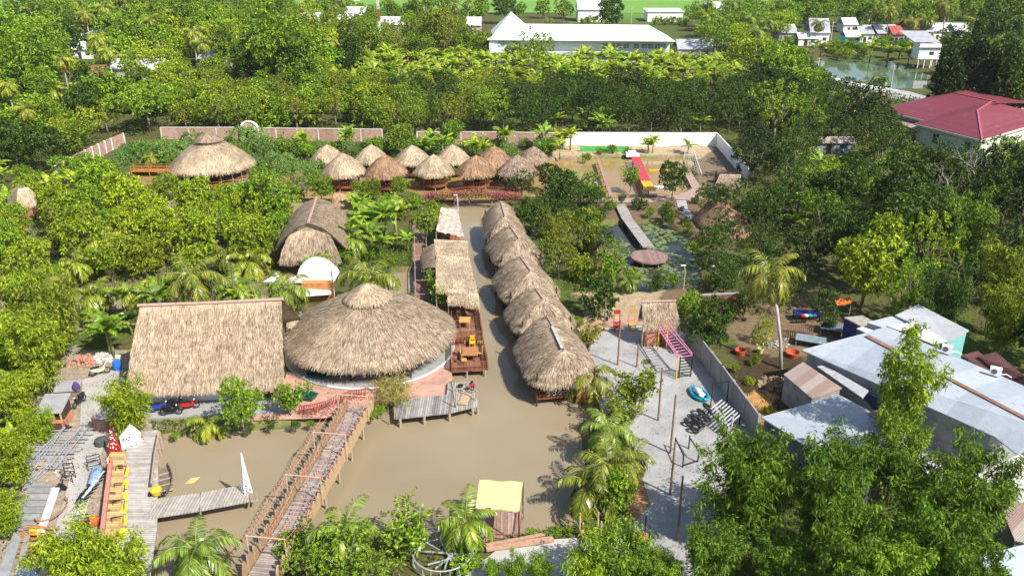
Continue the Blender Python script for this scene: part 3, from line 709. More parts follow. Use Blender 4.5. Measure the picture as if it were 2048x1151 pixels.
# ---- five boat-shaped thatched cabins right of the canal
CABS = [(1001, 403, 1010, 434, 962, 1043, 447, 4.2), (1020, 453, 1038, 478, 979, 1079, 498, 4.2), (1040, 513, 1062, 543, 996, 1112, 565, 4.3), (1071, 577, 1087, 600, 1016, 1139, 618, 4.2), (1094, 632, 1130, 702, 1034, 1176, 708, 4.3)]
for i, (x0, y0, x1, y1, eL, eR, ey, zr) in enumerate(CABS):
    A, B = W(x0, y0, zr), W(x1, y1, zr); c = (A + B) / 2; o = Vector((c.x, c.y, 0))
    hw = (W(eR, ey, 2.6) - W(eL, ey, 2.6)).length / 2; he = 1.9 if i < 4 else 1.25; hw *= .97
    T = thing('thatched_cabin', ['farthest thatched cabin of the row on the right canal bank, beside the flower bridge', 'second farthest thatched cabin of the row on the right canal bank', 'middle thatched cabin of the five on the right canal bank', 'fourth thatched cabin, just behind the nearest one on the right canal bank', 'nearest and longest thatched cabin of the row on the right canal bank'][i], 'building', o, group='thatched cabins in a row along the canal')
    m = MB(o); loft(m, hipS(A, B, hw, he, 2.0, .4, 3.4), 44, 7, [2600, 3000, 4200, 3800, 7500][i], .85, .045, seed=31 + i, over=.25, jit=.18); m.build('thatched_roof', STRAW, T)
    ax = (B - A).normalized(); L = (B - A).length / 2 + he - .7; sx = Vector((ax.y, -ax.x, 0)); cc = Vector((c.x, c.y, 0))
    m = MB(o); m.tube([A + Vector((0, 0, .04)) , (A + B) / 2 + Vector((0, 0, .05)), B + Vector((0, 0, .04))], .10, 6); m.build('ridge_cap', pinkcap, T)
    fl = [cc + ax * a * L + sx * b * (hw - .55) for a, b in ((-1, -1), (1, -1), (1, 1), (-1, 1))]
    m = MB(o); m.prism([(p.x, p.y) for p in fl], .05, .25); m.build('floor', redwood, T)
    for p in fl + [(fl[0] + fl[1]) / 2, (fl[2] + fl[3]) / 2]: m = MB(o); m.tube([(p.x, p.y, -1.8), (p.x, p.y, 2.7)], .09, 6); m.build('post', darkw, T)
    m = MB(o)
    for a, b in zip(fl, fl[1:] + fl[:1]):
        for z in (.5, .95): m.beam(a + Vector((0, 0, z)), b + Vector((0, 0, z)), .06)
        n = int((b - a).length / .25)
        for k in range(n): q = a.lerp(b, k / n); m.tube([(q.x, q.y, .2), (q.x, q.y, .95)], .02, 4)
    m.build('railing', redwood, T)
    m = MB(o); m.box((c.x, c.y, .65), (1.1, L * 1.1, .08), math.atan2(ax.y, ax.x) - math.pi / 2); m.box((c.x, c.y, .42), (.5, L * .8, .4), math.atan2(ax.y, ax.x) - math.pi / 2); m.build('table', darkw, T)
    if i == 4:
        m = MB(o)
        for k in range(7): q = fl[1].lerp(fl[2], .2 + k * .1) + Vector((0, 0, .55)) ; m.ring(q, .16, .03, 10, 4, Matrix.Rotation(R(90), 3, 'X'))
        m.build('white_ornament', white, T)
        m = MB(o); m.beam(W(1104, 652, 4.42), W(1124, 696, 4.42), .22, .05); m.build('metal_strip', plain('grey metal strip', (.42, .42, .44)), T)
    mark('the %s cabin on the right canal bank' % ['farthest', 'second farthest', 'middle', 'fourth', 'nearest'][i], o)
# ---- thatched house in the orchard
A, B = W(633, 396, 6.2), W(616, 446, 6.2); c = (A + B) / 2; o = Vector((c.x, c.y, 0)); ax = (B - A).normalized(); sx = Vector((ax.y, -ax.x, 0))
if sx.x < 0: sx = -sx
T = thing('thatched_house', 'grey gabled thatched house with a straw apron in front, behind the white dome', 'building', o)
hw = 3.9; m = MB(o)
for sg in (-1, 1): loft(m, bil(A - ax * .1, B, A - ax * .6 + sx * sg * hw + Vector((0, 0, -3.0)), B + ax * .1 + sx * sg * hw + Vector((0, 0, -3.0)), .5), 12, 6, 3400, .8, .04, seed=41 + sg)
loft(m, bil(B - ax * .3 - sx * 2.0 + Vector((0, 0, -.95)), B - ax * .3 + sx * 2.0 + Vector((0, 0, -.95)), B + ax * .9 - sx * 3.5 + Vector((0, 0, -3.9)), B + ax * .9 + sx * 3.4 + Vector((0, 0, -3.9)), .2), 10, 4, 1500, .8, .04, seed=44, over=.6)
loft(m, bil(A - ax * -.3 - sx * 1 + Vector((0, 0, -1)), A + ax * .3 + sx * 1 + Vector((0, 0, -1)), A - ax * 2 - sx * 4 + Vector((0, 0, -3.6)), A - ax * 2 + sx * 4 + Vector((0, 0, -3.6)), .2), 8, 4, 500, .8, .04, seed=46)
m.build('thatched_roof', STRAW, T)
m = MB(o); m.slab([B - ax * .25 + Vector((0, 0, -.2)), B - ax * .25 - sx * 3.2 + Vector((0, 0, -2.2)), B - ax * .25 + sx * 3.2 + Vector((0, 0, -2.2))], .06); m.build('gable', STRAWG, T)
m = MB(o); m.tube([A + Vector((0, 0, .1)), B + Vector((0, 0, .1))], .17, 6); m.build('ridge_cap', pinkcap, T)
m = MB(o); rz_ = math.atan2(ax.y, ax.x) - math.pi / 2; m.box((c.x, c.y, 1.4), (hw * 1.6, 5.2, 2.9), rz_); m.build('wall', plain('woven reed wall', (.30, .20, .11), .9, .4, 6), T)
mark('the gabled thatched house', o)
T = thing('thatched_shed', 'small pale straw roofed shed behind the gabled thatched house', 'shed', W(690, 420)); o = T.location
m = MB(o); loft(m, bil(W(668, 386, 3.4), W(712, 386, 3.4), W(664, 412, 2), W(714, 414, 2)), 5, 3, 800, .7, .04, seed=47); m.build('thatched_roof', STRAWR, T)
m = MB(o); m.box((o.x, o.y + 2, 1), (2.8, 1.6, 2)); m.build('wall', redwood, T)
# cottage, far left
T = thing('brick_cottage', 'tiny straw roofed brick cottage at the left edge among the orchard trees', 'cottage', W(50, 440)); o = T.location
m = MB(o); loft(m, coneS((o.x, o.y + 1), 2.3, 4.5, 2.5, .9, .1, .02), 4, 4, 1300, .75, .045, seed=48, over=.4); m.build('thatched_roof', STRAWP, T)
br = brick('red brick wall', (.42, .17, .10), (.52, .24, .15), (.5, .45, .4), 3, kind='Generated')
m = MB(o); m.box((o.x, o.y + 1, 1.3), (2.5, 2.6, 2.6)); m.build('wall', plain('orange brick wall', (.45, .20, .12), .9, .3, 8), T)
m = MB(o); m.box((o.x - .1, o.y - .32, 1.0), (.9, .08, 2.0)); m.build('door', darkw, T); mark('the tiny brick cottage', o)
# ---- flat straw and tarp roofs along the left canal bank
def shelter(label, top, mat, z=2.7, dz=0.0, thatch=True, name='canal_shelter', n=1200, seed=50, posts=post_m):
    P = [W(x, y, z + h) for x, y, h in top]; c = sum(P, Vector()) / 4; o = Vector((c.x, c.y, 0)); T = thing(name, label, 'shelter', o, group='shelters along the left canal bank')
    m = MB(o)
    if thatch: loft(m, bil(P[0], P[1], P[3], P[2], .08), 8, 6, n, .7, .035, seed=seed, over=.3, lift=.05)
    else:
        G = [[P[0].lerp(P[1], j / 12).lerp(P[3].lerp(P[2], j / 12), i / 14) + Vector((0, 0, .10 * math.sin(j * 2.2 + i * .6) + .05 * math.sin(i * 1.9 + j))) for j in range(13)] for i in range(15)]
        m.sheet(G); m.sheet([[p - Vector((0, 0, .05)) for p in r] for r in G[::-1]])
    m.build('thatched_roof' if thatch else 'tarp_roof', mat, T, smooth=not thatch)
    for q in P: mm = MB(o); mm.tube([(q.x, q.y, -1.5), (q.x, q.y, q.z - .1)], .07); mm.build('post', posts, T)
    m = MB(o); m.prism([(q.x + (c.x - q.x) * .06, q.y + (c.y - q.y) * .06) for q in P], .1, .25); m.build('floor', redwood, T)
    return T, P
shelter('canal shelter under a crumpled dirty white tarpaulin, farthest on the left bank', [(882, 415, .3), (915, 418, 0), (928, 474, -.2), (872, 462, .2)], plain('dirty white tarpaulin', (.50, .41, .33), .6, .45, 1.5), thatch=False, seed=51)
shelter('low straw canal shelter next to the tarpaulin one', [(868, 478, .3), (935, 482, .1), (936, 512, -.1), (870, 506, .1)], STRAWP, n=1500, seed=52)
shelter('largest straw canal shelter on the left bank behind the table decks', [(872, 509, .3), (938, 515, .1), (956, 590, -.1), (872, 580, .2)], STRAWP, n=3600, seed=53)
shelter('narrow straw canal shelter in front of the largest one, open onto the upper table deck', [(896, 578, .1), (956, 588, .0), (958, 606, -.5), (896, 600, -.4)], STRAWP, n=900, seed=55)
shelter('tilted little straw roof beside the brick path, left of the largest canal shelter', [(868, 486, .5), (871, 535, .5), (848, 538, -.3), (846, 502, -.3)], STRAWG, n=800, seed=54, z=2.4)
# ---- timber decks with tables on the canal
def deckplat(label, pts, z, mat, name='table_deck', railc=redwood):
    P = [W(x, y, z) for x, y in pts]; c = sum(P, Vector()) / len(P); o = Vector((c.x, c.y, 0)); T = thing(name, label, 'deck', o, group=None)
    m = MB(o); m.prism([(p.x, p.y) for p in P], z - .14, z); m.build('deck', mat, T)
    for a, b in zip(P, P[1:] + P[:1]):
        for k in range(2): q = a.lerp(b, k / 2 + .08); mm = MB(o); mm.tube([(q.x, q.y, -1.7), (q.x, q.y, z - .14)], .09); mm.build('post', post_m, T)
    if railc:
        m = MB(o)
        for a, b in zip(P, P[1:] + P[:1]):
            if a is P[0] and len(P) > 4: continue
            n = max(2, int((b - a).length / .14))
            for h in (.08, .85): m.beam(a + Vector((0, 0, h)), b + Vector((0, 0, h)), .07)
            for k in range(n): q = a.lerp(b, k / n); m.beam(q + Vector((0, 0, 0)), q + Vector((0, 0, .85)), .05)
        m.build('railing', railc, T)
    return T
rdeck = striped('red brown deck boards', [(.17, .085, .05), (.26, .13, .08), (.33, .17, .10), (.22, .11, .07)], 1, 5, gap=(.05, .03, .02))
T1 = deckplat('upper red brown table deck on the canal, next to the largest straw shelter', [(903, 620), (957, 622), (965, 678), (903, 680)], .3, rdeck)
T2 = deckplat('lower red brown table deck on the canal with a yellow chair', [(902, 690), (966, 688), (976, 738), (903, 742)], .2, rdeck)
def table(label, px, py, z, w, d, rz, mat, g=None):
    p = W(px, py, z); T = thing('dining_table', label, 'table', p, rz); m = MB(); m.box((0, 0, .74), (w, d, .06)); m.build('tabletop', mat, T)
    for sx_ in (-1, 1):
        for sy in (-1, 1): m = MB(); m.box((sx_ * (w / 2 - .08), sy * (d / 2 - .08), .36), (.07, .07, .71)); m.build('leg', mat, T)
    return T
def chair(label, px, py, z, rz, mat, s=1.0, group=None, hb=.95):
    p = W(px, py, z); T = thing('chair', label, 'chair', p, rz, group); T.scale = (s, s, s)
    m = MB(); m.box((0, 0, .45), (.46, .46, .05)); m.build('seat', mat, T)
    m = MB(); m.box((0, .22, hb - .12), (.44, .05, .28)); m.box((-.2, .22, .65), (.05, .05, hb - .45)); m.box((.2, .22, .65), (.05, .05, hb - .45)); m.box((0, .22, .62), (.4, .03, .06)); m.build('backrest', mat, T)
    for a in (-1, 1):
        for b in (-1, 1): m = MB(); m.box((a * .2, b * .2, .22), (.05, .05, .44)); m.build('leg', mat, T)
    return T
yel = plain('yellow paint', (.72, .45, .03), .5, .15); honey = plain('honey coloured wood', (.55, .30, .09), .45, .2, 4)
table('square honey coloured table on the upper table deck', 930, 652, .3, 1.1, 1.3, 0, honey)
table('large brown table on the lower table deck', 941, 716, .2, 1.5, 1.7, 0, plain('brown table wood', (.38, .17, .07), .45, .2, 4))
for k, (x, y, rz, l) in enumerate([(918, 640, .3, 'dark wooden chair behind the left corner of the honey coloured table'), (941, 640, -.2, 'dark wooden chair behind the right corner of the honey coloured table'), (917, 658, 1.6, 'dark wooden chair left of the honey coloured table')]): chair(l, x, y, .3, rz, darkw, 1.1, 'dark chairs on the upper deck')
chair('bright yellow chair behind the large brown table on the lower deck', 945, 694, .2, 0, yel, 1.2)
chair('orange brown chair left of the large brown table', 926, 712, .2, 1.6, honey, 1.2); chair('honey coloured chair right of the large brown table', 960, 714, .2, -1.6, honey, 1.2); chair('low brown chair at the front left corner of the large brown table', 928, 728, .2, 1.8, honey, 1.1)
# grey timber landing stage
P = [W(788, 800, .35), W(893, 789, .35), W(895, 765, .35), W(943, 762, .35), W(957, 810, .35), W(900, 824, .35), W(792, 836, .35)]
c = sum(P, Vector()) / len(P); o = Vector((c.x, c.y, 0)); T = thing('landing_stage', 'weathered grey plank landing stage on posts at the canal mouth', 'landing stage', o)
m = MB(o); m.prism([(p.x, p.y) for p in P], .22, .35); m.build('deck', striped('old grey planks', [(.20, .18, .165), (.30, .28, .26), (.40, .37, .34), (.26, .235, .21), (.46, .43, .39)], 0, 5, gap=(.06, .05, .045)), T)
for (x, y) in ((800, 838), (848, 832), (899, 826), (945, 815), (955, 812), (790, 806)): q = W(x, y, .2); m = MB(o); m.tube([(q.x, q.y, -1.7), (q.x, q.y, .22)], .12, 8); m.build('pile', post_m, T)
for (x, y, h) in ((912, 815, 2.2), (951, 800, 2.6), (789, 836, 1.4)): q = W(x, y, .35); m = MB(o); m.tube([(q.x, q.y, .3), (q.x + .05, q.y, h)], .06); m.build('mooring_pole', post_m, T)
m = MB(o); a, b = W(912, 815, 1.6), W(951, 800, 1.6); m.beam(W(912, 815, .35) + Vector((0, 0, .05)), W(905, 765, .35) + Vector((0, 0, .05)), .12, .12); m.build('edge_beam', post_m, T)
mark('the grey landing stage', o)
p = W(930, 798, .4); T = thing('cardboard_sheet', 'tan board lying on the landing stage beside the crouching person', 'board', p, -.2); m = MB(); m.box((0, 0, .05), (.8, 1.9, .05)); m.build('board', plain('tan board', (.46, .32, .18)), T)
p = W(928, 772, .4); m = MB(p)
for k in range(8): q = p + Vector((rnd.uniform(-1, .8), rnd.uniform(-1.2, .5), .05 + k * .02)); m.beam(q, q + Vector((rnd.uniform(-.9, .9), rnd.uniform(-.5, .5), .02)), .08, .04)
alone(m, 'scrap_timber', post_m, 'loose scrap timber strewn over the landing stage deck', 'timber', p)
p = W(921, 775, .35); m = MB(p); m.lathe(p, [(.16, 0), (.24, .28), (.22, .3), (.13, .05)], 12); alone(m, 'bucket', black, 'black bucket beside the crouching person on the landing stage', 'bucket', p)
# ---- orchard-side brick path and trellis
brickp = brick('pink brick paving', (.46, .24, .17), (.54, .31, .23), (.46, .37, .30), 1.0, bw=.42, rh=.22, kind='Object')
PZ = 0.10
def paved(name, pts, z, mat, jit=0): 
    return structure(flat(poly(*pts), z), name, mat)
paved('brick_plaza', [(508, 842), (506, 818), (560, 785), (575, 745), (660, 742), (780, 770), (870, 700), (897, 702), (905, 760), (897, 795), (793, 805), (745, 810), (700, 832), (640, 838)], .10, brickp)
paved('brick_path', [(828, 600), (823, 430), (848, 430), (856, 600)], .11, striped('dark brick path', [(.24, .13, .10), (.30, .17, .14)], 1, 3))  # path in darker brick tones than the plaza
paved('playground_floor', [(1165, 645), (1215, 632), (1300, 640), (1372, 668), (1470, 790), (1512, 860), (1480, 950), (1440, 1151), (1250, 1240), (1200, 1120), (1300, 1010), (1262, 885), (1205, 850), (1190, 760)], .08, plain('worn grey concrete', (.33, .325, .315), .9, .3, .35, bmp=.2))
paved('brick_court', [(1135, 640), (1290, 632), (1300, 650), (1215, 655), (1185, 690)], .105, brickp)
paved('boat_ramp_slab', [(900, 1240), (930, 1151), (1005, 1092), (1060, 1083), (1150, 1077), (1210, 1085), (1225, 1110), (1210, 1240)], .10, plain('pale cracked concrete', (.42, .41, .38), .9, .25, .5))
paved('yard_track', [(165, 760), (245, 735), (258, 800), (215, 860), (190, 960), (160, 1070), (100, 1200), (60, 1200), (130, 1000), (160, 860)], .09, plain('grey sandy track', (.40, .375, .34), .95, .22, .5))
paved('garden_path', [(1368, 345), (1382, 345), (1408, 385), (1420, 398), (1400, 402), (1338, 400), (1300, 406), (1110, 406), (1110, 398), (1300, 397), (1360, 390), (1384, 378)], .10, plain('pink garden path', (.36, .25, .21), .9, .2, 1))
paved('garden_path_branch', [(1352, 402), (1372, 402), (1376, 420), (1395, 438), (1380, 440), (1358, 424)], .11, plain('grey garden path', (.36, .35, .36), .9, .2, 1))
paved('road', [(1600, 138), (1640, 148), (1700, 164), (1820, 184), (1860, 196), (1850, 212), (1740, 188), (1600, 158)], .10, plain('pale asphalt road', (.36, .35, .33), .9, .2, .4))
structure(MB().sheet([[W(1600, 137, .2), W(1640, 147, .2), W(1700, 163, .2), W(1800, 181, .2)], [W(1600, 139, .2), W(1640, 149.5, .2), W(1700, 165.5, .2), W(1800, 183.5, .2)]]), 'road_kerb', white)
m = MB(W(828, 500)); T = thing('bamboo_trellis', 'long bamboo pole fence with cross ties along the brick path', 'fence', W(828, 500)); o = T.location
for x0, y0, x1, y1 in ((827, 430, 831, 588), (850, 430, 857, 588)): m.tube([W(x0, y0, 1.0), W(x1, y1, 1.0)], .05, 5)
for k in range(8):
    f_ = k / 7; a = W(827, 430, 1.0).lerp(W(831, 588, 1.0), f_); b = W(850, 430, 1.0).lerp(W(857, 588, 1.0), f_); m.tube([a, b], .035, 4)
    for q in (a, b): m.tube([(q.x, q.y, 0), (q.x, q.y, 1.1)], .05, 5)
m.build('poles', post_m, T)
# ------------------------------------------------------------------ boundary walls
bwall = striped('faded red brick wall', [(.42, .25, .19), (.48, .32, .25), (.44, .28, .22)], 0, .33); 
def wall(name, label, pts, h, mat, th=.2, pier=None, pm=None, step=4.0, cap=None):
    P = [W(x, y, 0) for x, y in pts]; o = P[0].copy(); T = thing(name, label, 'wall', o); m = MB(o)
    for a, b in zip(P, P[1:]): m.beam(a + Vector((0, 0, h / 2 - .1)), b + Vector((0, 0, h / 2 - .1)), th, h + .2)
    m.build('wall_panel', mat, T)
    if pm:
        for a, b in zip(P, P[1:]):
            n = max(1, int((b - a).length / step)); az = math.atan2(b.y - a.y, b.x - a.x)
            for k in range(n + 1): q = a.lerp(b, k / n); m = MB(o); m.box((q.x, q.y, h / 2), (.24, th + .1, h + .12), az); m.build('pier', pm, T)
    if cap:
        m = MB(o)
        for a, b in zip(P, P[1:]): m.beam(a + Vector((0, 0, h + .06)), b + Vector((0, 0, h + .06)), th + .1, .12)
        m.build('coping', cap, T)
    return T
pale = plain('pale mortar', (.62, .54, .46), .9, .2, 2)
wall('brick_wall', 'faded red brick garden wall running along the back left, with pale piers', [(325, 279), (490, 279)], 2.3, bwall, pm=pale, cap=pale)
wall('brick_wall', 'faded red brick garden wall right of the white arch, behind the left gazebos', [(512, 280), (765, 283)], 2.3, bwall, pm=pale, cap=pale)
wall('brick_wall', 'pale red brick garden wall between the banana clump and the white wall', [(835, 288), (1010, 289), (1130, 291)], 2.3, bwall, pm=pale, cap=pale)
wall('brick_wall', 'slanting brick wall with white piers descending from the back left corner', [(250, 290), (225, 300), (160, 332), (115, 358)], 2.2, bwall, pm=white, step=2.2)
wall('white_wall', 'bright white garden wall along the back of the play pond', [(1130, 291), (1432, 292)], 2.4, white, cap=white)
wall('white_wall', 'white side wall in shade slanting forward from the back right corner', [(1432.5, 292), (1494, 362)], 2.4, white)
T = thing('arch_gate', 'round white arch with a pink infill in the back brick wall', 'gate', W(501, 280)); o = T.location; m = MB(o)
c = o + Vector((0, 0, 1.8)); Q = [c + Vector((1.75 * math.cos(a), 0, 1.75 * math.sin(a))) for a in np.linspace(0, math.pi, 16)]
m.tube([o + Vector((1.75, 0, 0))] + Q + [o + Vector((-1.75, 0, 0))], .24, 6); m.build('arch', white, T)
m = MB(o); m.lathe(o + Vector((0, 0, 1.8)), [(1.6, -.05), (1.6, .05)], 24, Matrix.Rotation(R(90), 3, 'X')); m.box(o + Vector((0, 0, .9)), (3.2, .1, 1.8)); m.build('infill', plain('pink plaster', (.55, .35, .28)), T)
m = MB(W(1205, 300)); a, b = W(1160, 304), W(1257, 304); m.beam(a + Vector((0, 0, .55)), b + Vector((0, 0, .55)), .06, 1.1)
alone(m, 'green_screen', plain('green net screen', (.10, .40, .10), .8), 'low green screen at the foot of the white wall', 'screen', W(1205, 300))
wall('concrete_fence', 'grey concrete panel fence along the right side of the playground', [(1372, 688), (1400, 722), (1440, 776), (1512, 878)], 2.3, plain('grey fence panels', (.30, .29, .27), .9, .3, .7), th=.12, pm=concrete, step=2.5)
wall('brick_wall', 'dark red brick wall with a grey base behind the mango tree, right of the straw hut', [(1400, 632), (1480, 628)], 2.4, striped('dark red brick', [(.20, .09, .06), (.26, .12, .08)], 2, 4), cap=concrete)
# ------------------------------------------------------------------ wooden bridge with arched panels
BA, BB = W(722, 815, .55), W(520, 1165, .55); bd = (BB - BA); BL = bd.length; bu = bd / BL; bs = Vector((-bu.y, bu.x, 0)); 
if bs.x < 0: bs = -bs
bw_ = 2.0; o = Vector((BA.x, BA.y, 0)); T = thing('wooden_footbridge', 'long wooden footbridge with rattan arch panels crossing the lagoon', 'bridge', o)
deckm = striped('bridge boards', [(.24, .20, .18), (.34, .29, .26), (.40, .34, .30), (.29, .24, .22)], 1, 5, gap=(.08, .06, .05), rz=math.atan2(bu.x, bu.y))
m = MB(o); BE = BA + bu * (BL + 8)
m.beam(BA, BE, bw_, .12); m.build('deck', deckm, T)
m = MB(o)
for k in range(int(BL / 3) + 4):
    for sg in (-1, 1): q = BA + bu * (k * 3) + bs * sg * (bw_ / 2 + .05); m.tube([(q.x, q.y, -1.8), (q.x, q.y, .45)], .10, 6)
m.build('piles', post_m, T)
ratl = plain('rust brown rattan', (.33, .20, .11), .8, .4, 7, bmp=.5); ratr = plain('honey rattan', (.45, .30, .15), .8, .3, 7, bmp=.5)
np_ = 23; st = BL / np_
for k in range(np_):
    for sg, mt in ((-1, ratl), (1, ratr)):
        s0 = BA + bu * (k * st + .1) + bs * sg * (bw_ / 2 + .1); hh = .95; ll = st * .84; prof = []
        for i in range(9): t = i / 8; prof.append(s0 + bu * (ll * t) + Vector((0, 0, .42 + (hh + .15) * (math.sin(math.pi * (.03 + .94 * t)) ** .7) * (.8 + .2 * t) - .2)))
        pts = [s0 + Vector((0, 0, .02))] + prof + [s0 + bu * ll + Vector((0, 0, .02))]
        m = MB(o); n = len(pts); off = bs * .04; m.add([p - off for p in pts] + [p + off for p in pts], [tuple(range(n)), tuple(range(2 * n - 1, n - 1, -1))] + [(i, (i + 1) % n, n + (i + 1) % n, n + i) for i in range(n)])
        m.build('arch_panel', mt, T); m = MB(o); m.tube([s0 - bu * .07 + Vector((0, 0, -.1)), s0 - bu * .07 + Vector((0, 0, 1.25))], .06, 5); m.build('rail_post', post_m, T)
mark('the wooden footbridge', (BA + BB) / 2)
gate_m = plain('thin pole wood', (.50, .36, .24), .8, .2)
for k, f_ in enumerate((.09, .36, .62, .93)):
    c = BA + bu * BL * f_; T = thing('pole_gateway', 'square pole frame spanning the footbridge, %s from the plaza' % ['nearest', 'second', 'third', 'farthest'][k], 'frame', Vector((c.x, c.y, .6)), group='pole frames over the footbridge')
    m = MB(T.location); a, b = c - bs * (bw_ / 2 + .25), c + bs * (bw_ / 2 + .25)
    m.tube([(a.x, a.y, .5), (a.x, a.y, 2.9)], .05, 5); m.tube([(b.x, b.y, .5), (b.x, b.y, 2.9)], .05, 5); m.tube([(a.x, a.y, 2.85), (b.x, b.y, 2.85)], .05, 5); m.build('poles', gate_m, T)
redf = plain('red pennant cloth', (.50, .03, .02), .7, .2)
for j, (sg, zz, sag) in enumerate(((-2.1, 1.4, .3), (-1.15, 2.8, .55), (-.35, 2.75, .7), (.35, 2.75, .7), (1.15, 2.8, .55))):
    a0 = BA + bs * sg * (bw_ / 2 + .25) * (.9 if abs(sg) > 1 else 1); T = thing('pennant_garland', ['string of small red pennants hung low over the water left of the footbridge', 'string of small red pennants above the left arch panels of the footbridge', 'string of small red pennants over the left half of the footbridge deck', 'string of small red pennants over the right half of the footbridge deck', 'string of small red pennants above the right arch panels of the footbridge'][j], 'garland', Vector((a0.x, a0.y, zz)), group='pennant strings on the footbridge')
    m = MB(T.location); pts = []; fr = [.0, .09, .36, .62, .93]
    def zat(f_):
        for a, b in zip(fr, fr[1:]):
            if a <= f_ <= b: t = (f_ - a) / (b - a); return zz - sag * 4 * t * (1 - t)
        return zz
    N = 46
    for i in range(N): f_ = .93 * i / (N - 1); q = a0 + bu * BL * f_; pts.append(Vector((q.x, q.y, zat(f_))))
    m.tube(pts, .012, 4); m.build('string', gate_m, T)
    for p in pts[::1]: mm = MB(T.location); d = bu * .07; mm.add([p - d, p + d, p + Vector((bs.x * .05, bs.y * .05, -.2)), p - d + bs * .03, p + d + bs * .03], [(0, 1, 2), (4, 3, 2), (0, 3, 4, 1)]); mm.build('pennant', redf, T)
# red rope netting frame on the plaza at the bridge head
p = W(640, 812); T = thing('red_railing', 'long tangled red metal railing on the brick plaza beside the bridge head', 'railing', p); m = MB(p)
pts = [W(598, 812, .9), W(625, 808, 1.1), W(650, 802, .8), W(680, 788, 1.0), W(705, 780, .9), W(735, 776, 1.0)]
for dz in (0, -.4): m.tube([q + Vector((0, 0, dz)) for q in pts], .05, 5)
for a, b in zip(pts, pts[1:]):
    for k in range(7): q = a.lerp(b, k / 7); m.tube([q, (q.x + rnd.uniform(-.1, .1), q.y, .1)], .035, 4)
    for k in range(3): q = a.lerp(b, k / 3); r_ = a.lerp(b, (k + 1) / 3); m.tube([q, (r_.x, r_.y - .5, .15)], .03, 4)
m.build('bars', plain('red painted metal', (.30, .06, .04), .5), T)
for k, (x, y, l) in enumerate([(626, 748, 'dark green paddle boat shell, left one of the pair under the round hall eave'), (652, 750, 'dark green paddle boat shell, right one of the pair under the round hall eave'), (612, 795, 'dark green boat shell half hidden behind the young tree on the plaza')]):
    p = W(x, y, .12); T = thing('plastic_boat', l, 'boat', p, [.25, .1, 1.2][k], 'green plastic boats on the plaza'); mt = plain('dark green plastic', (.01, .09, .06), .35, .2)
    def hull(z, s): return [(s * a_, s * b_, z) for a_, b_ in ((-.5, -1.0), (-.6, -.2), (-.55, .7), (-.3, 1.15), (.3, 1.15), (.55, .7), (.6, -.2), (.5, -1.0))]
    m = MB(); V = hull(0, .8) + hull(.42, 1.0) + hull(.42, .86) + hull(.12, .68); m.add(V, [tuple(range(8))[::-1]] + [(r_ * 8 + i, r_ * 8 + (i + 1) % 8, (r_ + 1) * 8 + (i + 1) % 8, (r_ + 1) * 8 + i) for r_ in range(3) for i in range(8)] + [tuple(range(24, 32))]); m.build('hull', mt, T)
    m = MB(); m.box((-.22, -.2, .3), (.3, .5, .1)); m.box((-.22, -.45, .48), (.3, .08, .35)); m.build('seat', mt, T); m = MB(); m.box((.22, -.2, .3), (.3, .5, .1)); m.box((.22, -.45, .48), (.3, .08, .35)); m.build('seat', mt, T)
# dry reeds at the bridge head
p = W(790, 800); Bq = []; Dq = []
for k in range(900):
    q = W(rnd.uniform(755, 815), rnd.uniform(770, 822), 0); z = rnd.uniform(0, 1.2); Bq.append((q.x - p.x, q.y - p.y, z)); Dq.append((rnd.gauss(0, .5), rnd.gauss(-.1, .5), rnd.uniform(.2, 1.0)))
qd = leafquads(np.array(Bq), np.array(Dq), rng.uniform(.7, 1.7, 900), np.full(900, .035), None, .35)
alone(MB().arr(qd), 'reed_tuft', leafmat('dry reeds', [(.30, .24, .08), (.48, .36, .10), (.16, .22, .04), (.55, .45, .18)], .3, tint=False), 'dry yellow reeds leaning over the bridge head beside the landing stage', 'plant', p)
# ------------------------------------------------------------------ jetty, boardwalk and left side
T = walkway('boardwalk', 'broad pale grey boardwalk along the left edge of the lagoon', [(285, 865), (283, 960), (278, 1060), (262, 1160)], 2.3, .3, striped('pale boards', [(.36, .33, .30), (.46, .42, .38), (.52, .48, .43), (.40, .36, .33)], 1, 5, gap=(.12, .10, .09)))
T = walkway('boardwalk_fence', 'low grey pole fence on the lagoon side of the broad boardwalk', [(318, 862), (310, 905), (303, 965)], .12, 1.0, post_m, posts=1.2, cat='fence')
jd = striped('slatted jetty', [(.34, .31, .27), (.46, .42, .36), (.40, .36, .31)], 0, 4.5, gap=(.07, .055, .045))
T = walkway('jetty', 'slatted grey jetty reaching from the boardwalk towards the white lattice spire', [(302, 1018), (400, 1003), (497, 985)], 2.1, .35, jd, posts=4)
mark('the slatted jetty', W(400, 1000))
# white lattice spire at jetty end
p = W(494, 985, .3); T = thing('lattice_spire', 'slim white triangular lattice spire standing at the jetty end', 'ornament', p); m = MB(p)
for a, b in (((-.38, 0, 0), (0, 0, 3.4)), ((.38, 0, 0), (0, 0, 3.4)), ((0, .5, 0), (0, 0, 3.4)), ((0, -.4, 0), (0, 0, 3.4))): m.beam(p + Vector(a), p + Vector(b), .07)
for k in range(1, 7):
    z = k * .48; w = .38 * (1 - z / 3.4); w2 = .38 * (1 - (z - .48) / 3.4); m.beam(p + Vector((-w, 0, z)), p + Vector((w, 0, z)), .06); m.beam(p + Vector((-w2, 0, z - .48)), p + Vector((w, 0, z)), .06); m.beam(p + Vector((w2, 0, z - .48)), p + Vector((-w, 0, z)), .06)
m.build('lattice', white, T); m = MB(p); m.beam(p + Vector((.3, .1, -.2)), p + Vector((.8, -1.4, .35)), .18, .12); m.beam(p + Vector((.5, .3, -.2)), p + Vector((1.1, -1.2, .3)), .12, .1); m.build('brace', post_m, T)
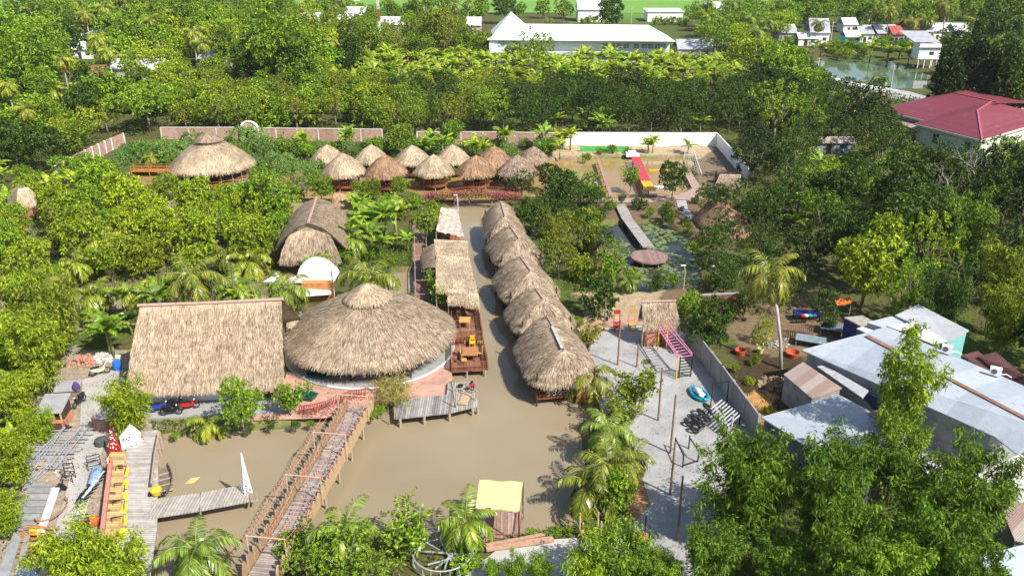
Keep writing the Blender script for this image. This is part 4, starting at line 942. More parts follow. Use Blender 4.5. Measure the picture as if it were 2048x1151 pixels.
# old wooden boat
p = W(327, 968, WL); T = thing('old_wooden_boat', 'old grey wooden boat half sunk beside the boardwalk', 'boat', p, .35)
def boat(L, w, h, z0=-.2, nose=.25):
    V = []; n = 9
    for i in range(n):
        t = i / (n - 1); ww_ = w / 2 * (math.sin(math.pi * (.12 + .76 * t)) ** .7); y = (t - .5) * L; zz = z0 + nose * abs(2 * t - 1) ** 2.5
        V += [(-ww_, y, zz + h), (-ww_ * .7, y, zz), (ww_ * .7, y, zz), (ww_, y, zz + h), (ww_ * .88, y, zz + h), (ww_ * .6, y, zz + .08), (-ww_ * .6, y, zz + .08), (-ww_ * .88, y, zz + h)]
    fs = [(i * 8 + j, i * 8 + (j + 1) % 8, (i + 1) * 8 + (j + 1) % 8, (i + 1) * 8 + j) for i in range(n - 1) for j in range(8)] + [tuple(range(8))[::-1], tuple((n - 1) * 8 + j for j in range(8))]
    return MB().add(V, fs)
boat(3.6, 1.5, .5, .0).build('hull', plain('rotten grey boat wood', (.16, .13, .10), .9, .4, 5), T)
for k in range(4): m = MB(); m.box((0, -1.2 + k * .75, .22), (1.5, .14, .06), .06 * k); m.build('thwart', post_m, T)
p = W(314, 992, .3); T = thing('yellow_cart', 'small yellow tub with black wheels beside the old boat', 'cart', p); m = MB(); m.lathe((0, 0, .2), [(.28, 0), (.42, .4), (.3, .55), (.1, .6)], 12); m.build('tub', yel, T)
for sg in (-1, 1): m = MB(); m.ring((sg * .46, 0, .2), .16, .06, 12, 5, Matrix.Rotation(R(90), 3, 'Y')); m.build('wheel', black, T)
p = W(385, 964, WL); m = MB(); m.add([(-.5, -.25, .04), (.15, -.1, .04), (.45, .5, .12), (-.1, .15, .3), (-.5, -.25, 0), (.15, -.1, 0)], [(0, 1, 3), (1, 2, 3), (0, 3, 2), (0, 2, 1)]); alone(m, 'floating_kite', plain('faded orange sheet', (.60, .36, .12)), 'folded yellow orange sheet floating on the left lagoon', 'float', p)
# yellow brown stair bench (stacked pallets) with red spotted cones, pink edge
p = W(232, 985); T = thing('plank_staging', 'row of yellow brown plank pallets stepped along the pink edge beam left of the boardwalk', 'staging', p)
pal = striped('fresh yellow planks', [(.56, .38, .17), (.64, .46, .22), (.50, .33, .14)], 1, 4, gap=(.22, .13, .06)); 
for k in range(10):
    c = W(236 - k * 1.6, 915 + k * 17.5, .5); m = MB(p); m.box(c + Vector((0, 0, .05 * (k % 2))), (1.15, .62, .7), .06); m.build('pallet', pal, T)
m = MB(p); m.beam(W(222, 925, .9), W(203, 1085, .9), .28, .5); m.build('edge_beam', plain('pink painted beam', (.48, .22, .17)), T)
m = MB(p)
for k in range(6): c = W(253 - k * 1, 935 + k * 24, .7); m.beam(c, c + Vector((.15, -.75, -.25)), .4, .08)
m.build('side_board', plain('yellow side boards', (.66, .48, .05)), T)
for (x, y, hh, l) in ((232, 908, 2.6, 'tall red flat cone with white dots at the head of the plank staging'), (222, 945, 1.6, 'smaller red flat cone with white dots against the pink edge beam')):
    p = W(x, y, .2); T = thing('spotted_cone', l, 'ornament', p, group=None); w = hh * .21; m = MB(p)
    m.add([p + Vector(v) for v in ((-w, -.12, 0), (w, -.12, 0), (0, 0, hh), (-w, .12, 0), (w, .12, 0))], [(0, 1, 2), (4, 3, 2), (1, 4, 2), (3, 0, 2), (0, 3, 4, 1)]); m.build('cone', plain('deep red paint', (.42, .02, .015), .5, .15), T)
    for k in range(26):
        z = rnd.uniform(.1, hh * .85); ww_ = w * (1 - z / hh) * .8; x_ = rnd.uniform(-ww_, ww_); c = p + Vector((x_, -.12 * (1 - z / hh) - .012, z)); m = MB(p); m.lathe(c, [(.055, 0), (.055, .012)], 7, Matrix.Rotation(R(90), 3, 'X')); m.build('dot', white, T)
p = W(263, 893, .05); T = thing('spotted_house_board', 'white house shaped box with black dots at the head of the boardwalk', 'ornament', p, .1); m = MB()
hs = [(-.62, 0), (.62, 0), (.78, 1.1), (.1, 1.9), (-.62, 1.2)]
m.add([(x, -.35, z) for x, z in hs] + [(x, .35, z) for x, z in hs], [tuple(range(5)), tuple(range(9, 4, -1))] + [(i + 5, (i + 1) % 5 + 5, (i + 1) % 5, i) for i in range(5)]); m.build('body', white, T); m = MB()
for k in range(9): m = MB(); m.lathe((rnd.uniform(-.5, .55), -.35, rnd.uniform(.15, 1.15)), [(.06, 0), (.06, .015)], 8, Matrix.Rotation(R(90), 3, 'X')); m.build('dot', black, T)
mark('the white house shaped box', p)
# brick dog house, sheds, junk
p = W(108, 858); T = thing('brick_kennel', 'small brick kennel with a grey sheet roof and dark opening', 'kennel', p, .12)
m = MB(); m.box((0, -.3, .45), (1.9, .6, .9)); m.box((0, .9, .35), (1.9, 2, .7)); m.build('brick_base', brick('perforated brick', (.50, .20, .11), (.58, .28, .17), (.10, .05, .04), 3.2, kind='Generated'), T)
m = MB(); m.slab([(-1.05, -.3, 1.75), (1.0, -.3, 1.65), (1.0, 2.2, 2.1), (-1.05, 2.2, 2.15)], .05); m.build('roof', plain('grey metal sheet', (.30, .30, .30), .5, .25, 1), T)
for x in (-.8, -.2, .3, .85): m = MB(); m.box((x, -.2, 1.25), (.10, .10, .85)); m.build('post', plain('cream posts', (.50, .42, .25)), T)
m = MB(); m.box((0, 1.0, 1.2), (1.7, 1.9, 1.0)); m.build('wall', darkw, T); mark('the brick kennel', p)
p = W(141, 795); T = thing('crate_box', 'brown slatted crate with a grey lid behind the kennel', 'crate', p, .2); m = MB(); m.box((0, 0, .45), (1.7, 1.0, .9)); m.build('box', striped('brown slats', [(.26, .19, .14), (.32, .24, .18)], 0, 8, gap=(.1, .07, .05)), T); m = MB(); m.slab([(-1, -.6, 1.0), (1, -.6, .95), (1, .8, 1.3), (-1, .8, 1.3)], .04); m.build('lid', plain('grey metal sheet', (.46, .46, .46)), T)
p = W(212, 852); m = MB(); 
for i in range(12):
    a0, a1 = -math.pi + i * math.pi / 12, -math.pi + (i + 1) * math.pi / 12
    for r0, r1, z0, z1 in ((.95, .95, 0, 1.15),): m.add([(r0 * math.cos(a0), r0 * math.sin(a0), z0), (r0 * math.cos(a1), r0 * math.sin(a1), z0), (r1 * math.cos(a1), r1 * math.sin(a1), z1), (r1 * math.cos(a0), r1 * math.sin(a0), z1), (.8 * math.cos(a0), .8 * math.sin(a0), z0), (.8 * math.cos(a1), .8 * math.sin(a1), z0), (.8 * math.cos(a1), .8 * math.sin(a1), z1), (.8 * math.cos(a0), .8 * math.sin(a0), z1)], [(0, 1, 2, 3), (5, 4, 7, 6), (3, 2, 6, 7)])
alone(m, 'brick_screen', striped('spotted brick screen', [(.34, .17, .13), (.50, .30, .24), (.24, .12, .09)], 2, 9), 'curved perforated brick screen beside the bamboo, left of the white house box', 'brick screen', p)
def sack(): return None
p = W(205, 890); m = MB(); m.lathe((0, 0, 0), [(.35, 0), (.55, .25), (.5, .6), (.2, .75)], 9); alone(m, 'dark_sack', plain('dark grey sacking', (.07, .075, .07), .9), 'lumpy dark grey sack on the track below the brick screen', 'sack', p)
def mbike(label, px, py, rz, colm, z=.17):
    p = W(px, py, z); T = thing('motorbike', label, 'motorbike', p, rz, 'parked motorbikes')
    for y in (-.62, .62):
        m = MB(); m.ring((0, y, .29), .25, .05, 18, 6, Matrix.Rotation(R(90), 3, 'Y')); w_ = m.build('wheel', black, T)
        m = MB(); m.lathe((-.04, y, .29), [(.07, 0), (.07, .08)], 8, Matrix.Rotation(R(90), 3, 'Y'))
        for k in range(4): a = k * math.pi / 4; m.beam((0, y + .2 * math.cos(a), .29 + .2 * math.sin(a)), (0, y - .2 * math.cos(a), .29 - .2 * math.sin(a)), .015)
        m.build('rim', plain('steel', (.5, .5, .5), .3, .1, metal=.8), w_)
    m = MB(); V = []
    for y, zl, zh, w_ in ((-.75, .62, .72, .09), (-.45, .42, .74, .14), (-.1, .34, .68, .13), (.15, .32, .55, .1), (.38, .42, .82, .13), (.5, .62, .98, .08)): V += [(-w_, y, zl), (w_, y, zl), (w_ * .8, y, zh), (-w_ * .8, y, zh)]
    m.add(V, [(i * 4 + j, i * 4 + (j + 1) % 4, (i + 1) * 4 + (j + 1) % 4, (i + 1) * 4 + j) for i in range(5) for j in range(4)] + [(3, 2, 1, 0), (20, 21, 22, 23)]); m.build('body', colm, T)
    m = MB(); m.box((0, -.35, .8), (.24, .75, .1)); m.build('seat', black, T)
    m = MB(); m.tube([(-.33, .38, 1.08), (-.1, .46, 1.02), (.1, .46, 1.02), (.33, .38, 1.08)], .02, 5); m.tube([(0, .46, 1.0), (0, .64, .3)], .035, 5); m.build('handlebar', black, T)
    m = MB(); m.lathe((0, .5, .9), [(.08, -.04), (.08, .04), (.03, .07)], 8, Matrix.Rotation(R(-90), 3, 'X')); m.build('headlight', white, T)
    for sg in (-1, 1): m = MB(); m.box((sg * .34, .36, 1.22), (.11, .02, .08)); m.tube([(sg * .28, .38, 1.08), (sg * .34, .36, 1.2)], .01, 4); m.build('mirror', black, T)
    return T
bm = plain('blue paint', (.02, .06, .30), .3, .1); rm_ = plain('red paint', (.40, .02, .02), .3, .1); bk = plain('black paint', (.015, .015, .02), .3, .1)
mbike('blue motorbike, leftmost in front of the long thatched hall', 322, 822, R(-75), bm); mbike('dark motorbike parked in front of the blue and red ones', 343, 829, R(-80), bk); mbike('black motorbike between the blue and the red ones by the hall wall', 352, 815, R(-70), bk); mbike('red motorbike, rightmost in front of the hall wall', 378, 818, R(-68), rm_)
mbike('cream scooter parked alone near the rubble heap', 201, 748, R(-55), plain('cream paint', (.60, .52, .38), .35, .1)); T = mbike('dark motorbike with a purple jacket over it beside the brown crate', 160, 808, R(170), bk)
p = W(157, 795, .1); m = MB(p); m.lathe(p + Vector((0, 0, .7)), [(.26, 0), (.34, .3), (.28, .6), (.12, .85)], 9); alone(m, 'purple_jacket', plain('purple cloth', (.07, .05, .16), .9), 'dark purple jacket draped over the motorbike beside the crate', 'jacket', p)
p = W(236, 740); m = MB(); m.lathe((0, 0, 0), [(.34, 0), (.38, .4), (.38, .6), (.34, .95), (.3, .97)], 14); alone(m, 'plastic_drum', plain('bright blue plastic', (.02, .16, .60), .4, .1), 'bright blue plastic drum at the corner of the long thatched hall', 'drum', p)
# rubble, bricks and bags
def heap(name, label, cat, px, py, n, sp, s, mat, group=None, seed=0, zz=.5):
    g = random.Random(seed); p = W(px, py); m = MB()
    for k in range(n):
        r = abs(g.gauss(0, .5)); a = g.uniform(0, 6.28); q = Vector((sp * r * math.cos(a), sp * r * math.sin(a) * .8, max(.05, zz * (1 - r)) * g.uniform(.2, 1)))
        m.box(q, (s * g.uniform(.6, 1.4), s * g.uniform(.5, 1.1), s * g.uniform(.3, .8)), M=Matrix.Rotation(g.uniform(0, 3), 3, Vector((g.random(), g.random(), g.random() + .1)).normalized()))
    return setp(alone(m, name, mat, label, cat, p, group), kind='stuff')
redb = plain('broken red bricks', (.42, .20, .14), .9, .4, 6)
heap('brick_rubble', 'heap of broken red bricks at the head of the yard', 'rubble', 172, 722, 120, 1.6, .28, redb, seed=1)
heap('stone_rubble', 'pale stones and bags beside the brick heap', 'rubble', 205, 718, 50, 1.2, .45, plain('pale stones', (.50, .48, .45), .9, .4, 3), seed=2)
heap('junk_pile', 'grey scrap pile between the left bamboo and the crate', 'rubble', 113, 775, 80, 1.1, .35, plain('grey scrap', (.32, .30, .28), .8, .6, 4), seed=3)
heap('brick_scatter', 'scattered bricks in front of the kennel', 'rubble', 150, 880, 40, 1.0, .25, redb, seed=4, zz=.2)
heap('tyre_scrap', 'black scrap heap on the left yard beneath the rebar grid', 'rubble', 122, 978, 60, .5, .22, black, seed=5)
heap('dog_scrap', 'black and yellow scrap by the kennel corner', 'rubble', 131, 858, 26, .45, .25, black, seed=6)
heap('dry_brush', 'heap of dry brown branches and weeds in the waste ground behind the panel fence', 'brush heap', 1555, 770, 90, 2.0, .5, plain('dry brush', (.24, .17, .10), .9, .5, 5), seed=8, zz=.6)
heap('yard_litter', 'litter and scrap between the red tubs and the cage in the backyard', 'litter', 1550, 690, 70, 2.2, .22, plain('mixed litter', (.40, .36, .34), .8, .8, 2.5), seed=9, zz=.15)
heap('yard_litter', 'scrap pieces strewn along the left track beside the tile slab', 'litter', 140, 940, 70, 2.2, .2, plain('mixed litter', (.40, .36, .34)), seed=10, zz=.15)
for x, y, rz_, w_, h_, l in ((142, 955, .1, .7, 1.3, 'black upright metal frame standing right of the rebar grid'), (189, 930, .5, .9, .9, 'black bent chair frame on top of the bench frame pile'), (172, 1052, .2, .6, 1.0, 'small black ladder frame left of the red basket')):
    p = W(x, y, .1); T = thing('metal_rack', l, 'metal frame', p, rz_, None); m = MB()
    for sx_ in (-w_ / 2, w_ / 2): m.beam((sx_, 0, 0), (sx_, 0, h_), .05); m.beam((sx_, 0, h_ * .45), (sx_, -.6, h_ * .42), .05); m.beam((sx_, -.6, 0), (sx_, -.6, h_ * .42), .05)
    for z in (.45, .7, 1.0): m.beam((-w_ / 2, 0, h_ * z), (w_ / 2, 0, h_ * z), .05)
    m.beam((-w_ / 2, -.6, h_ * .42), (w_ / 2, -.6, h_ * .42), .05); m.build('bars', black, T)
for k in range(4):
    c = W(240 - k * 2, 938 + k * 34, .9); T = thing('bent_bench_bars', ['topmost', 'second', 'third', 'lowest'][k] + ' thin black bench frame lying over the yellow brown plank staging', 'frame', c, .1 + k * .05, 'bench frames on the plank staging'); m = MB()
    m.beam((-.4, .35, .05), (.35, .35, .05), .04); m.beam((.35, .35, .05), (.55, -.7, .0), .04); m.beam((-.4, .35, .05), (-.3, -.1, -.02), .04); m.build('bars', black, T)
p = W(130, 842, .1); T = thing('garden_stool', 'yellow and white folding stool beside the brown crate', 'stool', p, .4); m = MB(); m.box((0, 0, .5), (.5, .4, .05)); m.build('seat', white, T)
for a in (-1, 1): m = MB(); m.beam((a * .2, -.15, 0), (a * .2, .15, .48), .05); m.build('leg', yel, T)
# rebar grid
p = W(108, 905); T = thing('rebar_grid', 'bundle of crossed grey steel rods and slats lying below the kennel', 'scrap metal', p); m = MB(); st_ = plain('dull galvanised steel', (.36, .37, .39), .5, .3, 4)
g = random.Random(9)
for k in range(17): y = -2.6 + k * .33; m.beam((-2.1 + g.uniform(-.2, .3), y, .25 + g.uniform(0, .25)), (2.1 + g.uniform(-.3, .2), y + g.uniform(-.25, .25), .3 + g.uniform(0, .2)), .09, .06)
for k in range(8): x = -1.9 + k * .5; m.beam((x, -2.8, .55), (x + g.uniform(-.5, .5), 2.8, .6), .06, .05)
m.build('rods', st_, T); mark('the rebar grid', p)
p = W(75, 950); T = thing('steel_rods', 'loose steel rods fanned out below the rebar grid', 'scrap metal', p); m = MB()
for k in range(26): a = g.uniform(1.25, 1.9); c = Vector((g.uniform(-.9, .5), g.uniform(-.8, .8), .1 + k * .015)); d = Vector((math.cos(a), math.sin(a), 0)) * 1.6; m.beam(c - d, c + d, .05)
m.build('rods', st_, T)
paved('tile_slab', [(62, 965), (108, 975), (66, 1068), (30, 1062)], .16, striped('grey concrete tiles', [(.27, .27, .26), (.33, .33, .32)], 1, 1.3, gap=(.12, .12, .11)))
p = W(80, 1020); T = thing('pipe_bundle', 'long pale pipes lying beside the tile slab', 'pipes', p); m = MB(p)
for k in range(7): m.tube([W(114 - k * 2.2 + 4, 975, .3), W(86 - k * 2.2, 1068, .3)], .07, 6)
m.build('pipes', plain('pale pipes', (.52, .52, .52), .4), T)
p = W(102, 1018, .3); m = MB(p); Q = [p + Vector((.95 * math.cos(a), 1.4 * math.sin(a), .1)) for a in np.linspace(-2.2, 1.2, 14)]; m.tube(Q, .05, 5); alone(m, 'bent_hoop', plain('rusty hoop', (.30, .12, .06)), 'rusty bent hoop resting against the pale pipes', 'hoop', p)
m = MB(W(32, 1100)); m.slab([W(28, 1062, .5), W(42, 1075, .5), W(16, 1160, .5), W(-6, 1150, .5)], .06); m.slab([W(50, 1068, .4), W(60, 1070, .4), W(42, 1150, .4), W(28, 1150, .4)], .06); alone(m, 'roof_sheets', plain('dull metal sheets', (.38, .39, .40), .35, .25, 2, metal=.3), 'long dull metal sheets leaning at the bottom left corner', 'metal sheets', W(32, 1100))
m = MB(W(55, 1145)); m.slab([W(36, 1148, .8), W(60, 1132, .8), W(78, 1150, .8), W(58, 1175, .8)], .05); alone(m, 'blue_grey_lid', plain('blue grey sheet', (.38, .42, .47)), 'square blue grey sheet at the very bottom left', 'metal sheet', W(55, 1145))
for x, y, l in ((82, 935, 'orange basin lying below the rebar grid'), (72, 1065, 'yellow basin among rusty poles near the bottom left')):
    p = W(x, y, .2); m = MB(); m.lathe((0, 0, 0), [(.3, 0), (.42, .25), (.38, .26), (.27, .06)], 12); alone(m, 'plastic_basin', plain('orange plastic', (.62, .27, .06)) if y < 1000 else yel, l, 'basin', p)
p = W(188, 1045, .1); m = MB(); m.lathe((0, 0, 0), [(.4, 0), (.42, .35), (.3, .5), (.1, .52)], 12); alone(m, 'red_basket', plain('orange red weave', (.50, .10, .03)), 'round orange red basket near the foot of the plank staging', 'basket', p)
p = W(196, 975); T = thing('bench_pile', 'pile of black and pale green bench frames beside the pink edge beam', 'furniture pile', p); m = MB()
for k in range(9): y = -2.2 + k * .5; m.beam((-.45, y, .3), (.3, y + .35, .55), .08); m.beam((-.45 + k * .05, y, .5), (-.4 + k * .05, y + .8, .6), .10)
m.build('frames', black, T); m = MB()
for k in range(5): y = -2.0 + k * .55; m.beam((-.1, y, .62), (.1, y + .9, .72), .16, .05)
m.build('slats', plain('pale green slats', (.42, .50, .48)), T)
p = W(200, 945, .3); m = MB(); 
for k in range(5): m.lathe((.1 * k - .2, -.35 * k, .1), [(.35, 0), (.42, .2), (.25, .42), (.05, .45)], 8)
alone(m, 'plastic_bags', plain('blue and white bags', (.22, .30, .44), .5, .7, 1.2), 'blue and grey plastic bags on the bench frame pile', 'bags', p)
p = W(65, 1090); T = thing('rusty_poles', 'rusty orange poles stacked by the yellow basin', 'poles', p); m = MB()
for k in range(11): m.beam((-1.0, -1.4 + k * .28, .2 + .04 * k), (1.1, -1.2 + k * .26 + rnd.uniform(-.3, .3), .3), .07)
m.build('poles', plain('rusty orange metal', (.42, .20, .05)), T)
# ------------------------------------------------------------------ water canopy raft, bottom centre
p = W(1000, 1045, 0); T = thing('canopy_raft', 'square yellow roofed canopy on a small timber raft at the bottom shore', 'raft', p); zz = 2.6
P = [W(959, 959, zz), W(1046, 963, zz), W(1038, 1021, zz), W(951, 1016, zz)]; m = MB(p)
G = [[P[0].lerp(P[1], j / 8).lerp(P[3].lerp(P[2], j / 8), i / 8) + Vector((0, 0, .05 * math.sin(j * 1.3 + i))) for j in range(9)] for i in range(9)]
m.sheet(G); m.sheet([[q - Vector((0, 0, .06)) for q in r] for r in G[::-1]]); m.build('canopy', plain('yellow canvas', (.68, .53, .25), .8, .12, 1.2), T, True)
for q in P: m = MB(p); m.beam((q.x, q.y, -.6), (q.x, q.y, zz - .05), .08); m.build('post', black, T)
m = MB(p); m.prism([(q.x, q.y) for q in P], -.2, -.05); m.build('deck', striped('raft boards', [(.30, .18, .14), (.42, .30, .26)], 0, 4, gap=(.08, .05, .04)), T)
m = MB(p); m.beam((P[2].x, P[2].y, .6), (P[3].x, P[3].y, .6), .06); m.beam((P[2].x, P[2].y, .6), (P[1].x, P[1].y, .6), .06); m.build('railing', redwood, T)
m = MB(p); m.lathe((P[2].x - .7, P[2].y + .1, -.5), [(.3, -.45), (.3, .45)], 12, Matrix.Rotation(R(90), 3, 'Y')); m.build('float_drum', MATS['bright blue plastic'], T); mark('the yellow canopy raft', p)
# round steel frame
p = W(886, 1118, .1); T = thing('steel_hoop', 'large round grey steel ring frame with crossed spokes at the bottom shore', 'steel frame', p); m = MB()
for z in (.1, .75): m.ring((0, 0, z), 1.95, .05, 36, 5)
for k in range(20): a = k * math.pi / 10; m.beam((1.95 * math.cos(a), 1.95 * math.sin(a), .1), (1.95 * math.cos(a), 1.95 * math.sin(a), .75), .05)
m.build('ring', st_, T); m = MB()
for k in range(6): a = k * math.pi / 6 + .2; m.beam((1.9 * math.cos(a), 1.9 * math.sin(a), .2), (-1.2 * math.cos(a + .5), -1.2 * math.sin(a + .5), .25), .08)
m.build('spokes', st_, T)
p = W(1040, 1090, .1); T = thing('timber_stack', 'two long reddish boards lying along the edge of the pale slab', 'timber', p, .22); m = MB(); m.box((0, 0, .15), (4.6, .5, .12)); m.box((-.3, .3, .3), (4.2, .25, .1), .05); m.build('boards', plain('reddish boards', (.42, .26, .18), .8, .3, 4), T)
for x, y, l, pm_, z in ((1180, 1076, 'orange topped low platform with four pale poles on the pale slab', plain('pale yellow poles', (.66, .52, .30)), 0), (1275, 1084, 'orange topped low platform with four black poles in the tree shade', black, 0)):
    p = W(x, y, .1); T = thing('post_platform', l, 'platform', p, .12); m = MB(); m.box((0, 0, .35), (1.25, .95, .1)); m.build('top', plain('orange red boards', (.50, .13, .03), .6), T)
    for a in (-1, 1):
        for b in (-1, 1): m = MB(); m.tube([(a * .62, b * .5, 0), (a * .62, b * .5, 1.75)], .05, 6); m.build('pole', pm_, T)
# ------------------------------------------------------------------ playground
def pole(label, x0, y0, xb, yb, name='wooden_pole', mat=None, r=.09, group='tall bare poles in the playground'):
    b = W(xb, yb, 0); h = max(1.2, (yb - y0) / (F / ZC(b) * .90)); m = MB(b); m.tube([b - Vector((0, 0, .2)), b + Vector((rnd.uniform(-.08, .08), 0, h))], r, 7, r * .8)
    return alone(m, name, mat or plain('brown pole wood', (.22, .14, .09), .9, .35, 5), label, 'pole', b, group)
for a in [('tall pole left of the rope beam, beside the brick court', 1212, 596, 1208, 662), ('pole in the middle of the playground carrying the rope beam', 1239, 640, 1235, 731), ('short pole under the two hanging chairs', 1276, 690, 1273, 735), ('tall pole right of the sparse tree in the playground', 1323, 733, 1316, 842), ('tall pole left of the tyre rack', 1350, 785, 1340, 907), ('thick pole in front of the black swing frame', 1352, 878, 1340, 990), ('darkest thick pole, nearest the bottom of the playground', 1366, 940, 1354, 1082)]: pole(*a)
a, b = W(1208, 661, 1.0), W(1290, 661, 1.0); p = W(1250, 668); T = thing('rope_beam', 'horizontal yellow beam between the tall poles at the top of the playground', 'beam', p); m = MB(p); m.tube([W(1210, 656, .5), W(1292, 656, .5)], .06); m.tube([W(1210, 656, .1) , W(1210, 656, 1)], .06); m.tube([W(1291, 656, .1), W(1291, 656, 1)], .06); m.build('beam', plain('yellow beam', (.60, .45, .22)), T)
redm = plain('red lacquer', (.42, .04, .03), .5)
for x, y, mt, l in ((1234, 663, redm, 'red wooden ladder chair beside the yellow beam'), (1264, 660, honey, 'brown wooden ladder chair beside the yellow beam')):
    T = chair(l, x, y, 0, .1, mt, 1.5, None, 1.5)
    m = MB()
    for sx_ in (-.25, .25): m.beam((sx_, -.3, 0), (sx_, -.55, -.0), .05); m.beam((sx_, .3, 0), (sx_, -1.6, .02), .05)
    for k in range(4): m.beam((-.25, -.5 - k * .3, .03), (.25, -.5 - k * .3, .03), .05)
    m.build('ladder', mt, T)
# straw hut
p = W(1315, 672); T = thing('straw_hut', 'small brick hut with a steep straw roof at the top of the playground', 'hut', p); A_, B_ = W(1284, 605, 4.4), W(1350, 603, 4.4); m = MB(p)
C_, D_ = W(1286, 648, 2.5), W(1358, 646, 2.5); C2, D2 = A_ * 2 - C_, B_ * 2 - D_; C2.z = D2.z = 2.5
loft(m, bil(A_, B_, C_, D_, .1), 8, 4, 1600, .8, .035, seed=61, over=.3); loft(m, bil(A_, B_, C2, D2, .1), 6, 4, 500, .8, .04, seed=62); m.build('thatched_roof', STRAW, T)
m = MB(p); m.tube([A_ + Vector((-.1, 0, .1)), B_ + Vector((.1, 0, .1))], .11, 6); m.build('ridge_cap', pinkcap, T); cx = (C_ + D_ + C2 + D2) / 4
m = MB(p); m.box((cx.x, cx.y, 1.3), (2.5, 1.9, 2.6)); m.build('wall', plain('orange brick wall', (.45, .20, .12)), T); m = MB(p); m.box((cx.x + .35, cx.y - .97, 1.0), (.8, .06, 2)); m.build('door', darkw, T); mark('the straw roofed hut', p)
for q in (C_, D_): m = MB(p); m.tube([(q.x, q.y, 0), (q.x, q.y, 2.4)], .08); m.build('post', post_m, T)
# pink monkey-bar ladder with yellow legs, black steps
p = W(1340, 735); T = thing('monkey_bars', 'pink overhead ladder on yellow and black posts in the playground', 'climbing frame', p); m = MB(p); zt = 2.3
a0, a1, b0, b1 = W(1326, 642, zt), W(1363, 711, zt), W(1330, 638, zt), W(1382, 709, zt); a0, b0 = W(1324, 643, zt), W(1333, 641, zt)
pk = plain('pink painted steel', (.62, .22, .34), .5)
a2, b2 = W(1356, 714, zt), W(1384, 710, zt); a0, b0 = W(1318, 660, zt), W(1336, 656, zt); up = Vector((0, 0, .5))
for q, r_ in ((a0, a2), (b0, b2)):
    m.beam(q, r_, .08); m.beam(q + up, r_ + up * .4, .07)
    for k in range(7): s = q.lerp(r_, k / 6); m.beam(s, s + up * (1 - .6 * k / 6), .05)
for k in range(11): m.beam(a0.lerp(a2, k / 10), b0.lerp(b2, k / 10), .05)
m.build('ladder', pk, T)
for q in (a0, b0, a2): m = MB(p); m.beam((q.x, q.y, 0), (q.x, q.y, zt), .09); m.build('yellow_post', yel, T)
m = MB(p); c0, c1 = W(1357, 757), W(1381, 754)
for q in (c0, c1): m.beam(q, q + Vector((0, 0, 2.3)), .1)
for k in range(7): m.beam(c0 + Vector((0, 0, .3 + k * .3)), c1 + Vector((0, 0, .3 + k * .3)), .07)
m.build('steps', black, T); mark('the pink overhead ladder', p)
# pool float
p = W(1397, 790, .1); T = thing('inflatable_boat', 'turquoise and white inflatable boat lying on the playground floor', 'inflatable boat', p, .30); tq = plain('turquoise vinyl', (.01, .26, .38), .3, .1)
m = MB(); n = 24; V = []
for i in range(n):
    a = 2 * math.pi * i / n; x, y = .62 * math.cos(a) * (1 - .12 * math.sin(a)), 1.15 * math.sin(a); 
    for j in range(6): b = 2 * math.pi * j / 6; V.append((x * (1 + .22 * math.cos(b)), y * (1 + .14 * math.cos(b)), .2 + .16 * math.sin(b)))
m.add(V, [(i * 6 + j, ((i + 1) % n) * 6 + j, ((i + 1) % n) * 6 + (j + 1) % 6, i * 6 + (j + 1) % 6) for i in range(n) for j in range(6)]); m.build('tube', tq, T, True)
m = MB(); m.lathe((0, 0, 0), [(.55, .05), (.55, .12), (.1, .13)], 12); m.build('floor', tq, T); m = MB(); m.tube([(-.1, -.7, .3), (.05, 0, .36), (-.05, .8, .38)], [.22, .3, .16], 8); m.box((.2, -.3, .3), (.3, .5, .14)); m.build('white_figure', white, T, True)
# black frame with slatted bench + tyres
p = W(1440, 830); T = thing('climbing_rack', 'black metal frame with slatted shelf standing against the grey panel fence', 'climbing frame', p); m = MB(p)
q0, q1, q2, q3 = W(1414, 845), W(1452, 875), W(1478, 852), W(1442, 822); hh = 1.9
for q in (q0, q1, q2, q3): m.beam(q, q + Vector((0, 0, 1.1)), .09)
q4, q5, q6, q7 = W(1421, 812), W(1424, 788), W(1453, 806), W(1457, 785)
for q in (q4, q6): m.beam(q, q + Vector((0, 0, 2.2)), .08)
for a, b in ((q0, q1), (q1, q2), (q2, q3), (q3, q0)): m.beam(a + Vector((0, 0, 1.1)), b + Vector((0, 0, 1.1)), .08)
z_ = Vector((0, 0, 2.2)); m.beam(q4 + z_, q6 + z_, .07); m.build('frame', black, T); m = MB(p); z1 = Vector((0, 0, 1.13))
for k in range(8): m.beam(q0.lerp(q1, k / 7) + z1, q3.lerp(q2, k / 7) + z1, .12, .05)
m.build('slats', plain('pale slats', (.45, .45, .46)), T)
p = W(1398, 835); T = thing('tyre_rack', 'slanting rack of eight black tyres leaning on the black frame', 'tyre rack', p); u0, u1 = W(1377, 845, .3), W(1414, 812, 1.1); v0 = W(1388, 858, .3)
tm = Matrix.Rotation(R(25), 3, 'Y'); dlt = (v0 - u0); dlt.z = 0
for r_ in range(2):
    for k in range(4): c = u0.lerp(u1, k / 3) + dlt * r_ * 1.0; m = MB(p); m.ring(c, .31, .12, 18, 7, tm); m.build('tyre', black, T, True)
m = MB(p); m.tube([u0 - Vector((0, 0, .2)), u1], .04); m.tube([u0 + dlt * 1.6, u1 + dlt * 1.6], .04); m.build('rail', black, T)
p = W(1375, 915); T = thing('exercise_bars', 'black parallel bars frame near the thick poles in the playground', 'exercise frame', p); m = MB(p)
for (x, y, h) in ((1349, 900, 1.2), (1377, 898, 1.3), (1365, 935, 1.2), (1395, 925, 1.0)): q = W(x, y); m.beam(q, q + Vector((0, 0, h)), .09)
